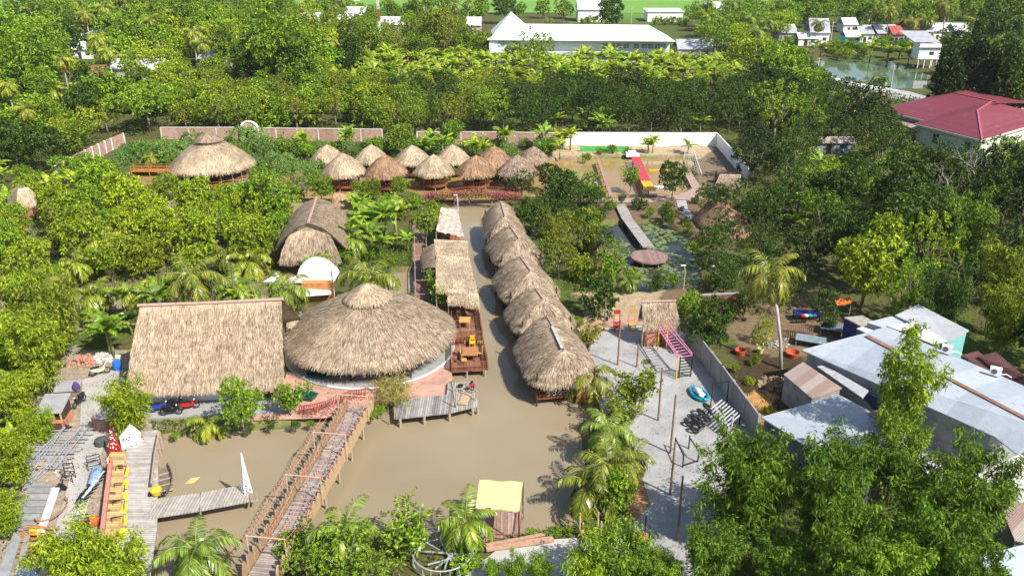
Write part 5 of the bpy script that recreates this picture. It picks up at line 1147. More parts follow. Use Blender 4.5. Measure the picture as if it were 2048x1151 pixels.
z_ = Vector((0, 0, 1.1)); m.beam(W(1349, 900) + z_, W(1365, 935) + z_, .08); m.beam(W(1377, 898) + z_, W(1395, 925) + z_, .08); m.beam(W(1365, 935) + z_ * .2, W(1395, 925) + z_ * .2, .07); m.build('bars', black, T)
p = W(1460, 870); T = thing('pipe_post', 'pale grey upright pipe with a sagging hose by the panel fence', 'post', p); m = MB(p); m.tube([p, p + Vector((.1, 0, 2.0))], .07, 7); m.build('pipe', plain('pale pipes', (.52, .52, .52)), T); m = MB(p); m.tube([W(1440, 812, 1), W(1452, 850, .4), p + Vector((0, 0, .9)), W(1480, 862, 1.1), W(1490, 860, .9)], .035, 5); m.build('hose', plain('pale pipes', (.52, .52, .52)), T)
# ------------------------------------------------------------------ upper pond play bridges, lotus pond
p = W(1285, 350); T = thing('ramp_bridge', 'red and yellow sloping plank bridge across the play pond', 'bridge', p); m = MB(p)
m.beam(W(1271, 314, .7), W(1291, 362, .9), 1.55, .15); m.build('red_deck', plain('crimson painted planks', (.50, .05, .08), .6, .2, 2), T); m = MB(p)
m.beam(W(1291, 362.5, .9), W(1302, 381, .9), 1.55, .15); m.build('yellow_deck', plain('orange yellow planks', (.70, .38, .03), .6, .2, 2), T)
for x, y in ((1266, 322), (1277, 345), (1286, 365), (1297, 380)): q = W(x, y, .6); m = MB(p); m.tube([(q.x, q.y, -1.7), (q.x, q.y, .7)], .12); m.build('pile', concrete, T)
p = W(1212, 350); T = thing('beam_bridge', 'narrow brown balance bridge across the play pond, left of the red bridge', 'bridge', p); m = MB(p); m.beam(W(1196, 318, .5), W(1222, 392, .5), .55, .15); m.build('deck', plain('brown planks', (.34, .22, .17)), T)
m = MB(p)
for k in range(9):
    q = W(1196, 318, .5).lerp(W(1222, 392, .5), k / 8); m.tube([(q.x, q.y, -1.7), (q.x, q.y, .5)], .08, 5)
m.build('pile', darkw, T)
p = W(1308, 386); T = thing('white_steps', 'small white concrete steps at the near end of the red and yellow bridge', 'steps', p); m = MB(p)
for k in range(5): c = W(1294 + 0 * k, 384, .1 + .2 * k); m.box((p.x - 1.6 + k * .3, p.y, .15 + .18 * k), (.3, 1.4, .18))
m.build('steps', white, T); m = MB(p); m.box((p.x + .6, p.y, .85), (2.0, 1.4, .15)); m.beam((p.x + 1.6, p.y - .6, .9), (p.x + 2.9, p.y - .6, .1), .12); m.beam((p.x + 1.6, p.y + .6, .9), (p.x + 2.9, p.y + .6, .1), .12); m.build('landing', white, T)
p = W(1264, 312); T = thing('white_steps', 'small white steps at the far end of the red bridge below the white wall', 'steps', p); m = MB(); m.box((-.9, 0, .3), (.4, 1.5, .6)); m.box((0, 0, .4), (1.4, 1.5, .8)); m.box((1, 0, .2), (.5, 1.5, .4)); m.build('steps', white, T)
p = W(1300, 340, WL); m = MB(); m.box((1.4, -.2, .08), (3.4, .35, .14), .08); alone(m, 'yellow_float', plain('orange yellow planks', (.70, .38, .03)), 'yellow floating plank right of the red bridge', 'float', p)
p = W(1385, 330); T = thing('cargo_net', 'leaning white cargo net frame on the brown sports ground', 'climbing net', p); m = MB(p); a0, a1, c0, c1 = W(1371, 300, 3.0), W(1387, 300, 3.0), W(1364, 335, 0), W(1404, 350, 0)
for q, r_ in ((a0, c0), (a1, c1)): m.beam(q, r_, .10)
for k in range(12): m.beam(a0.lerp(c0, k / 11), a1.lerp(c1, k / 11), .03)
for k in range(1, 6): m.beam(a0.lerp(a1, k / 6), c0.lerp(c1, k / 6), .025)
m.build('net', plain('white rope', (.6, .6, .58)), T)
# lotus pond walkway + round deck
p = W(1298, 512, .3); T = thing('round_deck', 'round brown timber deck at the end of the straight walkway in the lotus pond', 'deck', p); m = MB(); r_ = (W(1335, 508, .3) - W(1261, 508, .3)).length / 2
m.lathe((0, 0, 0), [(r_, -.22), (r_, 0), (.1, .01)], 40); m.build('deck', striped('greyish red boards', [(.24, .15, .13), (.31, .20, .17), (.27, .17, .15)], 0, 4), T)
for k in range(6): a = k * math.pi / 3; m = MB(); m.tube([(.8 * r_ * math.cos(a), .8 * r_ * math.sin(a), -1.9), (.8 * r_ * math.cos(a), .8 * r_ * math.sin(a), -.2)], .1); m.build('pile', concrete, T)
walkway('pond_walkway', 'straight grey timber walkway leading down to the round deck in the lotus pond', [(1240, 408), (1254, 437), (1297, 494)], 1.5, .3, striped('grey walk boards', [(.30, .27, .25), (.38, .35, .33)], 1, 3), posts=5)
V = []; lp = MB(); lot = np.array(WATER['lotus']); 
for k in range(1500):
    q = np.array([[rnd.uniform(lot[:, 0].min(), lot[:, 0].max()), rnd.uniform(lot[:, 1].min(), lot[:, 1].max())]])
    if not inside(q, WATER['lotus'])[0] or vnoise(q, 2.2, 21)[0] < .42: continue
    x, y = q[0]; s = rnd.uniform(.12, .32); a0 = rnd.uniform(0, 6.28); z = WL + .012 + rnd.random() * .015
    lp.add([(x, y, z)] + [(x + s * math.cos(a0 + j * .85), y + s * math.sin(a0 + j * .85), z + .01) for j in range(8)], [(0, j, j + 1) for j in range(1, 8)])
structure(lp, 'lily_pads', leafmat('lily pad', [(.08, .14, .03), (.14, .20, .06), (.20, .24, .10), (.26, .24, .12)], .1, tint=False), 'stuff')
# flower bridge
p = W(955, 395); T = thing('flower_bridge', 'arched wooden bridge with pink bougainvillea closing the far end of the canal', 'bridge', p); m = MB(p); a, b = W(862, 399, .3), W(1044, 395, .3); Q = []
for i in range(13): t = i / 12; Q.append(a.lerp(b, t) + Vector((0, 0, .75 * math.sin(math.pi * t))))
for q, r_ in zip(Q, Q[1:]): m.beam(q, r_, 1.5, .14)
m.build('deck', redwood, T); m = MB(p)
for sg in (-.7, .7):
    for q, r_ in zip(Q, Q[1:]):
        for h in (.45, .9): m.beam(q + Vector((0, sg, h)), r_ + Vector((0, sg, h)), .06)
        for k in range(4): s = q.lerp(r_, k / 4) + Vector((0, sg, 0)); m.beam(s, s + Vector((0, 0, .9)), .05)
m.build('railing', MATS['red stained slats'], T); m = MB(p)
for k in range(5): q = Q[1 + k * 2 + (k > 2)]; m.tube([(q.x, q.y, -1.7), (q.x, q.y, q.z)], .1)
m.build('pile', post_m, T); mark('the flower bridge', p)
def flowers(px, py, r, colr, n, label, seed, z=1.0):
    g = np.random.default_rng(seed); q = W(px, py, z); B = g.normal(size=(n, 3)) * np.array([r, .35, .28]); c_ = leafquads(B, g.normal(size=(n, 3)), np.full(n, .16), np.full(n, .07), None, 0)
    T = thing('bougainvillea', label, 'flowering shrub', q, group='bougainvillea along the flower bridge'); MB().arr(c_[: n // 2]).build('flowers', colr, T); MB().arr(leafquads(B[n // 2:] * .9 - np.array([0, 0, .15]), g.normal(size=(n - n // 2, 3)), np.full(n - n // 2, .2), np.full(n - n // 2, .06))).build('leaves', lf, T)
mag = leafmat('magenta bracts', [(.35, .01, .12), (.50, .03, .20), (.58, .10, .28)], .3, tint=False); dusk = leafmat('dusty pink bracts', [(.30, .07, .06), (.42, .16, .14), (.5, .35, .3)], .3, tint=False)
for k, (x, y, r, mt, l) in enumerate([(862, 391, .5, mag, 'magenta bougainvillea at the left end of the flower bridge'), (880, 391, .7, dusk, 'dusty pink bougainvillea second from the left on the flower bridge'), (912, 389, .65, mag, 'brightest magenta bougainvillea, left of the middle of the flower bridge'), (938, 389, .8, dusk, 'dusty pink bougainvillea at the middle of the flower bridge'), (965, 388, .8, dusk, 'rosy bougainvillea right of the middle of the flower bridge'), (1000, 391, .9, mag, 'magenta bougainvillea near the right end of the flower bridge'), (1028, 393, .6, mag, 'dark pink bougainvillea at the right end of the flower bridge')]): flowers(x, y, r, mt, 700, l, k, 1.5)
# lamp posts
lampw = plain('lamp housing', (.7, .7, .72), .4, .1)
for x, y, h, l in ((1367, 580, 3.0, 'curved yellow lamp post at the near edge of the lotus pond'), (1427, 578, 2.8, 'lamp post with a small solar panel right of the lotus pond'), (950, 300, 3.2, 'grey lamp post behind the fifth back gazebo'), (916, 428, 2.8, 'thin white lamp post beside the canal at the flower bridge'), (1482, 312, 2.6, 'yellow post lamp outside the white side wall')):
    p = W(x, y); T = thing('street_lamp', l, 'lamp post', p); m = MB(); m.tube([(0, 0, 0), (.02, 0, h * .7), (-.12, 0, h)], .05, 6); m.build('post', plain('yellow lamp post', (.62, .48, .2)) if x in (1367, 1482) else white, T); m = MB(); m.box((-.25, 0, h + .02), (.55, .18, .1)); m.build('lamp_head', lampw, T)
    if x == 1427: m = MB(); m.box((.05, -.1, h * .45), (.5, .06, .6), M=Matrix.Rotation(R(-30), 3, 'X')); m.build('solar_panel', black, T)
# white domed boat house
p = W(632, 590, 0); T = thing('domed_boat', 'white domed swan shaped shelter with an orange plank hull behind the big round hall', 'shelter', p)
c = W(637, 553, 2.0); m = MB(p); r_ = 2.1
G = []
for i in range(13):
    a = math.pi * i / 12; row = []
    for j in range(9): b = (math.pi / 2) * j / 8; row.append((c.x - r_ * math.cos(a) * math.cos(b * .0 + 0), c.y - 1.2 + 2.6 * math.sin(b) , c.z + 1.55 * r_ * .8 * math.sin(a) * math.cos(b * .85)))
    G.append(row)
m.sheet(G); m.build('dome', plain('clean white shell', (.74, .74, .74), .4, .05), T, True)
m = MB(p); fr_ = [g_[0] for g_ in G]; m.add(fr_ + [(x_, y_ + .12, z_) for x_, y_, z_ in fr_], [tuple(range(13)), tuple(range(25, 12, -1))]); m.build('dome_front', MATS['clean white shell'], T)
m = MB(p); m.beam((c.x - 1.2, c.y - 1.25, c.z - .1), (c.x + 2.0, c.y - 1.25, c.z + .25), .1, .5); m.build('white_rim', white, T)
m = MB(p); m.box((c.x + .2, c.y - 1.7, 1.0), (3.2, 1.0, 2.3)); m.build('hull', striped('orange planks', [(.46, .17, .05), (.60, .26, .09), (.52, .22, .08)], 2, 5), T)
m = MB(p); m.slab([W(614, 560, 1.9), W(664, 556, 1.9), W(662, 588, 1.1), W(611, 592, 1.1)], .06); m.build('white_panel', white, T)
m = MB(p); m.tube([(c.x + 1.9, c.y - 1.4, 0), (c.x + 1.9, c.y - 1.3, 3.3)], .06); m.build('mast', white, T); m = MB(p); e = c + Vector((-1.8, -.8, 0)); m.tube([e + Vector((.2, 0, .1)), e + Vector((-.9, 0, -.1)), e + Vector((-1.9, -.2, -.5))], [.55, .4, .12], 8); m.build('tail', white, T, True)
h0 = W(548, 560, .8); m = MB(p); m.tube([h0 + Vector((-1.3, -.3, -.1)), h0, h0 + Vector((.4, 0, .5)), h0 + Vector((.15, 0, .85))], [.05, .5, .25, .22], 8); m.build('swan_head', plain('bluish white shell', (.70, .75, .80), .4, .05), T, True); mark('the white domed shelter', p)
# right-hand thatch by sports court
p = W(1455, 430); T = thing('collapsed_thatch', 'low sprawling thatched roof half overgrown at the edge of the right wood', 'shelter', p); m = MB(p); loft(m, hipS(W(1440, 395, 3.2), W(1468, 425, 3.0), 3.4, 2.4, .8, .35), 30, 6, 3200, .9, .05, seed=71, over=.3); m.build('thatched_roof', STRAWR, T)
p = W(1455, 375); T = thing('tin_shed', 'low shed with a brown ridge next to the white side wall', 'shed', p); m = MB(p); loft(m, bil(W(1440, 348, 2.6), W(1482, 349, 2.6), W(1430, 372, 1.8), W(1480, 374, 1.8)), 5, 3, 700, .7, .05, seed=72); m.build('thatched_roof', STRAWG, T); m = MB(p); m.box((W(1456, 366).x, W(1456, 366).y, .8), (4, 1.5, 1.6)); m.build('wall', darkw, T)
mark('the low overgrown thatched roof', p)
# ------------------------------------------------------------------ houses
def corr(name, cols, axis=0, freq=1.1): return striped(name, cols, axis, freq, .45)
def quadhouse(name, label, tops, walls, roofm, wallm, th=.12, group=None, extra=None):
    """roof panels given by their corners; the walls below follow the outline"""
    c = sum((q for t in tops for q in t), Vector()) / sum(len(t) for t in tops); o = Vector((c.x, c.y, 0)); T = thing(name, label, 'house', o, group=group)
    for t in tops: m = MB(o); m.slab(t, th); m.build('roof', roofm, T)
    if walls:
        for a, b in zip(walls, walls[1:] + walls[:1]):
            q = Vector((a.x, a.y, 0)).lerp(Vector((c.x, c.y, 0)), .05); r_ = Vector((b.x, b.y, 0)).lerp(Vector((c.x, c.y, 0)), .05); m = MB(o)
            m.add([(q.x, q.y, -.2), (r_.x, r_.y, -.2), (r_.x, r_.y, b.z - th * 1.2), (q.x, q.y, a.z - th * 1.2)], [(0, 1, 2, 3)]); m.build('wall', wallm, T)
    return T, o
tin = striped('bluish white tin roof', [(.33, .365, .42), (.45, .49, .55), (.39, .43, .485)], 0, .45, .35, rz=.95, wave=2.4)
tin2 = striped('pale tin roof', [(.46, .47, .49), (.52, .53, .54), (.49, .50, .51)], 0, 1.2, .35, rz=-.9, wave=2.4); rust = striped('rusty tin roof', [(.36, .30, .27), (.22, .10, .06), (.42, .38, .35), (.33, .20, .14)], 0, 1.1, .6, rz=.9, wave=2.4)
greyw = plain('grey wall', (.26, .27, .28), .8, .4, 1); bluew = plain('deep blue tarpaulin', (.01, .03, .16), .4, .3, 2); tealw = plain('turquoise sheet wall', (.20, .48, .46), .6, .15)
r0, r1 = W(1725, 667, 4.8), W(2090, 857, 4.8); e0, e1 = W(1603, 699, 3.6), W(1989, 872, 3.6); f0, f1 = W(1773, 652, 3.9), W(2120, 802, 3.9)
T, o = quadhouse('metal_roof_house', 'longest house with the wide bluish white metal roof, bottom right', [[r0, r1, W(2035, 908, 3.7), e1, e0], [r0, f0, f1, r1]], [e0, e1, f1, f0], tin, greyw); mark('the longest metal roofed house', o)
m = MB(o); m.beam(r0.lerp(r1, .03) + Vector((0, 0, .03)), r0.lerp(r1, .22) + Vector((0, 0, .03)), .5, .07); m.beam(r0.lerp(r1, .48) + Vector((0, 0, .03)), r1 + Vector((0, 0, .03)), .4, .07); m.build('rusty_ridge', plain('rusty sheet', (.24, .13, .09), .8, .4, 3), T)
for x, y, l in ((1893, 703, 'white air conditioner on the metal roof, the left one'), (1990, 748, 'white air conditioner on the metal roof, the right one')):
    p = W(x, y, 4.3); T = thing('air_conditioner', l, 'air conditioner', p, -.5); m = MB(); m.box((0, 0, .32), (.85, .42, .62)); m.build('casing', white, T); m = MB(); m.lathe((-.12, -.212, .32), [(.23, 0), (.23, .012)], 14, Matrix.Rotation(R(90), 3, 'X')); m.build('fan_grille', plain('dark grille', (.12, .12, .12)), T); m = MB(); m.tube([(.4, 0, .1), (.8, .1, .15), (1.2, .0, .02)], .04); m.build('pipe', white, T)
T, o = quadhouse('corrugated_house', 'house with the brightest white corrugated roof and turquoise side wall, below the right wood', [[W(1837, 608, 4.8), W(1938, 660, 4.8), W(1898, 681, 4.0), W(1790, 630, 4.0)]], [W(1790, 630, 4), W(1898, 681, 4), W(1938, 660, 4.7), W(1837, 608, 4.7)], tin2, tealw); mark('the white corrugated roof', o)
quadhouse('lean_to', 'cream lean-to roof between the corrugated house and the long metal roof', [[W(1773, 650, 4.1), W(1828, 644, 4.3), W(1898, 682, 4.0), W(1865, 687, 3.7)]], None, plain('cream tin', (.60, .58, .52), .4, .12, 1), greyw)
quadhouse('lean_to', 'small grey flat roof left of the cream lean-to', [[W(1734, 644, 3.6), W(1783, 632, 3.8), W(1819, 641, 3.8), W(1770, 656, 3.6)]], [W(1734, 644, 3.6), W(1770, 656, 3.6), W(1819, 641, 3.8), W(1783, 632, 3.8)], plain('bluish tin', (.42, .45, .50), .4, .15, 1), greyw)
quadhouse('lean_to', 'lowest small pale flat roof at the left tip of the long metal roof', [[W(1713, 656, 3.0), W(1737, 649, 3.1), W(1764, 658, 3.1), W(1740, 669, 3.0)]], [W(1713, 656, 3.0), W(1740, 669, 3.0), W(1764, 658, 3.1), W(1737, 649, 3.1)], plain('pale tin', (.55, .57, .6), .4, .15, 1), greyw)
quadhouse('lean_to', 'mottled roof with a blue tarpaulin side under the yellowish tree', [[W(1688, 634, 2.8), W(1725, 630, 2.9), W(1745, 641, 2.9), W(1724, 653, 2.8)]], [W(1688, 634, 2.8), W(1724, 653, 2.8), W(1745, 641, 2.9), W(1725, 630, 2.9)], plain('mottled tin', (.34, .32, .27), .7, .5, 4), bluew)
quadhouse('rusty_shed', 'shed with the rusty brown striped tin roof left of the long metal roof', [[W(1567, 748, 2.6), W(1606, 723, 2.9), W(1684, 775, 2.9), W(1624, 796, 2.5)]], [W(1567, 748, 2.6), W(1624, 796, 2.5), W(1684, 775, 2.9), W(1606, 723, 2.9)], rust, greyw)
quadhouse('rusty_shed', 'grey tin strip roof tucked under the front edge of the long metal roof', [[W(1634, 732, 3.0), W(1649, 729, 3.1), W(1737, 780, 3.1), W(1725, 795, 2.8)]], None, plain('grey old tin', (.40, .40, .42), .5, .25, 2), greyw)
T, o = quadhouse('metal_roof_house', 'front house with the pale blue patched metal roof beside the foreground bamboo', [[W(1522, 833, 3.2), W(1679, 789, 3.6), W(1830, 870, 3.6), W(1720, 960, 3.2)]], [W(1522, 833, 3.2), W(1720, 960, 3.2), W(1830, 870, 3.6), W(1679, 789, 3.6)], striped('patched pale blue tin', [(.34, .38, .43), (.385, .415, .45), (.40, .43, .455), (.42, .46, .50)], 1, .3, .35, rz=.5, wave=2.4), plain('dark grey wall', (.12, .13, .14), .8, .5, 1)); mark('the front metal roofed house', o)
m = MB(o); m.slab([W(1735, 826, 3.66), W(1755, 818, 3.66), W(1776, 836, 3.66), W(1760, 842, 3.66)], .03); m.build('rusty_patch', MATS['rusty sheet'], T)
p = W(1750, 812, 1.2); T = thing('blue_tarpaulin', 'deep blue tarpaulin hanging between the two metal roofs', 'tarpaulin', p); m = MB(p); m.slab([W(1728, 782, 2.8), W(1762, 796, 2.8), W(1790, 820, 2.0), W(1758, 830, .8), W(1728, 806, .8)], .05); m.build('sheet', bluew, T)
p = W(1940, 920); structure(flat(poly((1800, 880), (1940, 860), (2080, 930), (2040, 1020), (1880, 985)), .12), 'white_forecourt', plain('white pavement', (.5, .49, .47), .8, .2, .5))
quadhouse('brown_roof_shed', 'shed with a brown tin roof behind the foreground bamboo at the right edge', [[W(1990, 985, 3), W(2060, 1010, 3), W(2100, 1095, 2.6), W(2030, 1080, 2.6)]], [W(2030, 1080, 2.6), W(2100, 1095, 2.6), W(2060, 1010, 3), W(1990, 985, 3)], rust, greyw)
quadhouse('blue_roof_shed', 'pale blue roof in the bottom right corner', [[W(1960, 1110, 2.6), W(2060, 1085, 2.8), W(2110, 1170, 2.8), W(2000, 1200, 2.6)]], [W(1960, 1110, 2.6), W(2000, 1200, 2.6), W(2110, 1170, 2.8), W(2060, 1085, 2.8)], plain('pale blue tin', (.48, .55, .62), .4, .1, 1), greyw)
mar = striped('dark maroon tin', [(.16, .07, .06), (.19, .09, .08)], 0, 1, .6)
quadhouse('maroon_roof_house', 'dark maroon gabled roof right of the long metal roofed house', [[W(1922, 710, 3.2), W(1955, 701, 3.6), W(2000, 732, 3.6), W(1975, 742, 3.2)], [W(1955, 712, 3.6), W(1992, 703, 4.2), W(2045, 748, 4.2), W(2015, 760, 3.4)], [W(2020, 757, 3.3), W(2045, 749, 4), W(2100, 790, 4), W(2075, 800, 3.3)]], [W(1922, 710, 3.2), W(1975, 742, 3.2), W(2045, 748, 3.2), W(1955, 701, 3.2)], mar, greyw)
# backyard things right of the fence
for x, y, w_, d_, rz, mt, l, h in ((1612, 640, 2.6, 1.2, .0, bluew, 'blue table piled with goods under the yellowish tree', .9), (1668, 668, 2.6, 1.8, -.5, plain('bluish grey sheet', (.16, .20, .28), .4, .5, 2), 'bluish grey tarpaulin covered frame in the right backyard', .8), (1620, 690, 2.8, 1.5, -.4, plain('slate plastic', (.22, .28, .32), .4, .4, 2), 'slate coloured cage behind the red tub', .7)):
    p = W(x, y); T = thing('yard_table', l, 'table', p, rz); m = MB(); m.box((0, 0, h), (w_, d_, .08)); m.build('tabletop', mt, T)
    for a in (-1, 1):
        for b in (-1, 1): m = MB(); m.box((a * (w_ / 2 - .1), b * (d_ / 2 - .1), h / 2 - .02), (.09, .09, h - .04)); m.build('leg', mt, T)
for k, (x, c_) in enumerate(((1605, 'red'), (1612, 'white'), (1620, 'green'), (1628, 'blue'))):
    p = W(x, 634, .94); m = MB(); m.lathe((0, 0, 0), [(.14, 0), (.26, .22), (.2, .3), (.08, .32)], 9); alone(m, 'market_bag', plain(c_ + ' goods', dict(red=(.5, .03, .02), white=(.6, .6, .58), green=(.05, .3, .2), blue=(.03, .1, .4))[c_]), f'{c_} bag on the blue table under the yellowish tree', 'bag', p)
p = W(1598, 672); T = thing('bird_cage', 'brown barred cage behind the coconut palm trunk', 'cage', p, -.3); m = MB()
for k in range(13): x = -1.2 + k * .2; m.beam((x, -.6, 0), (x, -.6, .8), .04); m.beam((x, .6, 0), (x, .6, .8), .04); m.beam((x, -.6, .8), (x, .6, .8), .04)
for y in (-.6, .6): m.beam((-1.2, y, .8), (1.2, y, .8), .06); m.beam((-1.2, y, .05), (1.2, y, .05), .06)
m.build('bars', plain('rusty brown bars', (.22, .11, .08)), T)
for x, y, r_, l, mt in ((1480, 708, .55, 'round red tub left of the vine covered bush', plain('rust red plastic', (.42, .09, .04))), (1584, 712, .7, 'large rust red tarp tub at the foot of the coconut palm', plain('rust red plastic', (.42, .09, .04))), (1520, 705, .32, 'yellow green round ball planter in the backyard', plain('yellow green plastic', (.5, .5, .15)))):
    p = W(x, y); m = MB(); m.lathe((0, 0, 0), [(r_ * .8, 0), (r_, .5), (r_ * .92, .52), (r_ * .7, .12)], 16); alone(m, 'tub', mt, l, 'tub', p)
p = W(1690, 600); T = thing('orange_awning', 'dark orange awning in the shade of the right wood', 'awning', p); m = MB(p); m.slab([W(1670, 598, 2.4), W(1700, 594, 2.4), W(1704, 606, 2.1), W(1672, 611, 2.1)], .05); m.build('sheet', plain('orange sheet', (.50, .12, .03)), T)
for x in (1672, 1702): q = W(x, 606, 2.1); m = MB(p); m.tube([(q.x, q.y, 0), (q.x, q.y, 2.05)], .05); m.build('post', post_m, T)
# red roofed house
rr_ = striped('crimson tile roof', [(.18, .04, .055), (.205, .045, .06), (.19, .043, .058)], 2, 4, .5, wave=1.6); cream = striped('cream clapboard', [(.62, .62, .48), (.66, .66, .53)], 2, 3)
A = W(1759, 218, 4.4); Bc = W(1866, 243, 4.4); ra, rb = W(1908, 186, 7.2), W(1996, 205, 7.2); ez = 4.4
back_ = (ra - A); Bk = W(1985, 168, 4.4); Ck = W(2090, 205, 4.4)
T = thing('red_roof_house', 'large cream house with crimson hipped roofs at the right edge', 'house', (Bc.x, Bc.y, 0)); o = T.location; mark('the crimson roofed house', o)
w0, w1, wr, wrr = W(1830, 246, 4.2), W(1964, 279, 4.2), W(1955, 221, 7.0), W(1983, 203, 7.15); w2 = W(2110, 235, 4.2)
m = MB(o); m.slab([A, Bc, W(1905, 232, 5.6), rb, ra], .15); m.slab([ra, rb, Ck, Bk], .15); m.slab([A, ra, Bk - Vector((3, 0, 0))], .15); m.build('roof', rr_, T)
m = MB(o); m.slab([w0, w1, wr], .15); m.slab([w1, w2, wrr, wr], .15); m.slab([w0, wr, wrr, W(1950, 206, 6.6)], .15); m.build('front_roof', rr_, T)
m = MB(o); m.beam(wr + Vector((0, 0, .06)), w1 + Vector((0, 0, .06)), .3, .12); m.beam(wr + Vector((0, 0, .06)), wrr + Vector((0, 0, .06)), .3, .12); m.beam(ra + Vector((0, 0, .06)), rb + Vector((0, 0, .06)), .3, .12); m.build('ridge_tiles', plain('faded crimson ridge', (.40, .10, .13)), T)
def inset(q, c, k=.06): return Vector((q.x + (c.x - q.x) * k, q.y + (c.y - q.y) * k, 0))
c = (A + Bc + Ck) / 3; m = MB(o)
for a, b in ((A, Bc), (A, Bk - Vector((3, 0, 0)))): a, b = inset(a, c), inset(b, c); m.beam(a + Vector((0, 0, 2.1)), b + Vector((0, 0, 2.1)), .2, 4.3)
c2 = (w0 + w1 + w2 + wrr) / 4
for a, b in ((w0, w1), (w1, w2)): a, b = inset(a, c2), inset(b, c2); m.beam(a + Vector((0, 0, 2.0)), b + Vector((0, 0, 2.0)), .2, 4.1)
m.build('wall', cream, T)
m = MB(o); m.beam(A - Vector((0, 0, .25)), Bc - Vector((0, 0, .25)), .3, .3); m.beam(w0 - Vector((0, 0, .25)), w1 - Vector((0, 0, .25)), .3, .3); m.beam(w1 - Vector((0, 0, .25)), w2 - Vector((0, 0, .25)), .3, .3); m.build('eave_board', plain('cream trim', (.62, .60, .50), .6, .1), T)
d_ = (inset(w1, c2) - inset(w0, c2)); nn_ = Vector((d_.y, -d_.x, 0)).normalized()
for f_ in (.32, .82):
    q = inset(w0, c2).lerp(inset(w1, c2), f_) + nn_ * .12; az = math.atan2(d_.y, d_.x); m = MB(o); m.box((q.x, q.y, 2.2), (1.2, .08, 1.5), az); f__ = m.build('window', plain('window glass', (.05, .07, .09), .1, .1), T); m = MB(o)
    for dx in (-.6, 0, .6): m.box((q.x + dx * math.cos(az) + nn_.x * .05, q.y + dx * math.sin(az) + nn_.y * .05, 2.2), (.07, .05, 1.5), az)
    m.box((q.x + nn_.x * .06, q.y + nn_.y * .06, 3.05), (1.5, .2, .1), az); m.build('window_frame', plain('grey blue frames', (.25, .27, .32)), f__)
T, o = quadhouse('rusty_awning', 'striped brown and white tin awning on the left side of the crimson roofed house', [[W(1766, 231, 3.2), W(1800, 226, 3.4), W(1858, 250, 3.4), W(1835, 262, 3.0)]], None, rust, greyw)
wall('tin_fence', 'bluish grey tin fence below the crimson roofed house', [(1800, 270), (1850, 288), (1920, 318), (1960, 330)], 1.8, plain('bluish tin fence', (.25, .28, .34), .5, .3, 1), th=.06)
# white school building
wr_ = plain('bright white roof', (.82, .84, .84), .4, .05, .3); ww_ = plain('pale mint wall', (.62, .70, .66), .7, .06, .3)
T = thing('white_hall', 'long white building with a white hipped roof and a taller left wing, top centre', 'building', W(1160, 112)); o = T.location; mark('the long white building', o)
fl, fr = W(974, 80, 6.8), W(1351, 83, 6.8); dp = 15
P0, P1 = fl, fr; Q0, Q1 = fl + Vector((0, dp, 0)), fr + Vector((0, dp, 0)); R0_, R1_ = Vector((fl.x + 7, fl.y + dp / 2, 10.6)), Vector((fr.x - 7, fr.y + dp / 2, 10.6))
m = MB(o); m.slab([P0, P1, R1_, R0_], .2); m.slab([Q1, Q0, R0_, R1_], .2); m.slab([P1, Q1, R1_], .2); m.slab([Q0, P0, R0_], .2); m.build('roof', wr_, T)
m = MB(o); gx0, gx1 = fl.x + .2, W(1068, 80, 6.8).x; xm = (gx0 + gx1) / 2; yb = fl.y + 24; gy0 = fl.y + 6
tp = Vector((xm, fl.y + 13, 13.2)); tq_ = Vector((xm, yb - 6, 13.2))
m.slab([(gx0 + .5, fl.y - .1, 7.0), (gx1, fl.y + .2, 7.0), tp], .2); m.slab([(gx0 + .5, fl.y - .1, 7.0), tp, tq_, (gx0 + .5, yb, 7.0)], .2); m.slab([(gx1, fl.y + .2, 7.0), (gx1, yb, 7.0), tq_, tp], .2); m.build('wing_roof', wr_, T)
m = MB(o); m.box(((fl.x + fr.x) / 2, fl.y + dp / 2, 3.3), (fr.x - fl.x - 1.6, dp - 1.6, 7)); m.build('wall', ww_, T)
m = MB(o); m.box(((gx0 + gx1) / 2, fl.y + 12, 3.3), (gx1 - gx0 - .8, 23.0, 6.9)); m.build('wing_wall', ww_, T)
for k, x in enumerate((1212, 1226, 1240, 1255, 1275, 1291, 1304, 1318, 1330)):
    for z in (4.9, 1.8):
        q = W(x, 95, 4.9); m = MB(o); m.box((q.x, fl.y + .78, z), (1.5, .08, 1.3)); w_ = m.build('window', plain('pale window glass', (.20, .25, .27), .2, .1), T)
        if z > 4: m = MB(o); m.box((q.x, fl.y + .7, z), (.08, .06, 1.3)); m.box((q.x, fl.y + .7, z), (1.5, .06, .08)); m.build('frame', white, w_)
m = MB(o); q = W(1075, 55, 9); m.box((q.x, fl.y + 4.6, 9.2), (2.4, 1.6, .3), M=Matrix.Rotation(R(26), 3, 'X')); m.build('roof_vent', plain('dark vents', (.10, .10, .10)), T)
m = MB(o); m.box(((fl.x + fr.x) / 2, fl.y - .3, 3.4), ((fr.x - fl.x) * .96, .9, .18)); m.build('ledge', white, T)
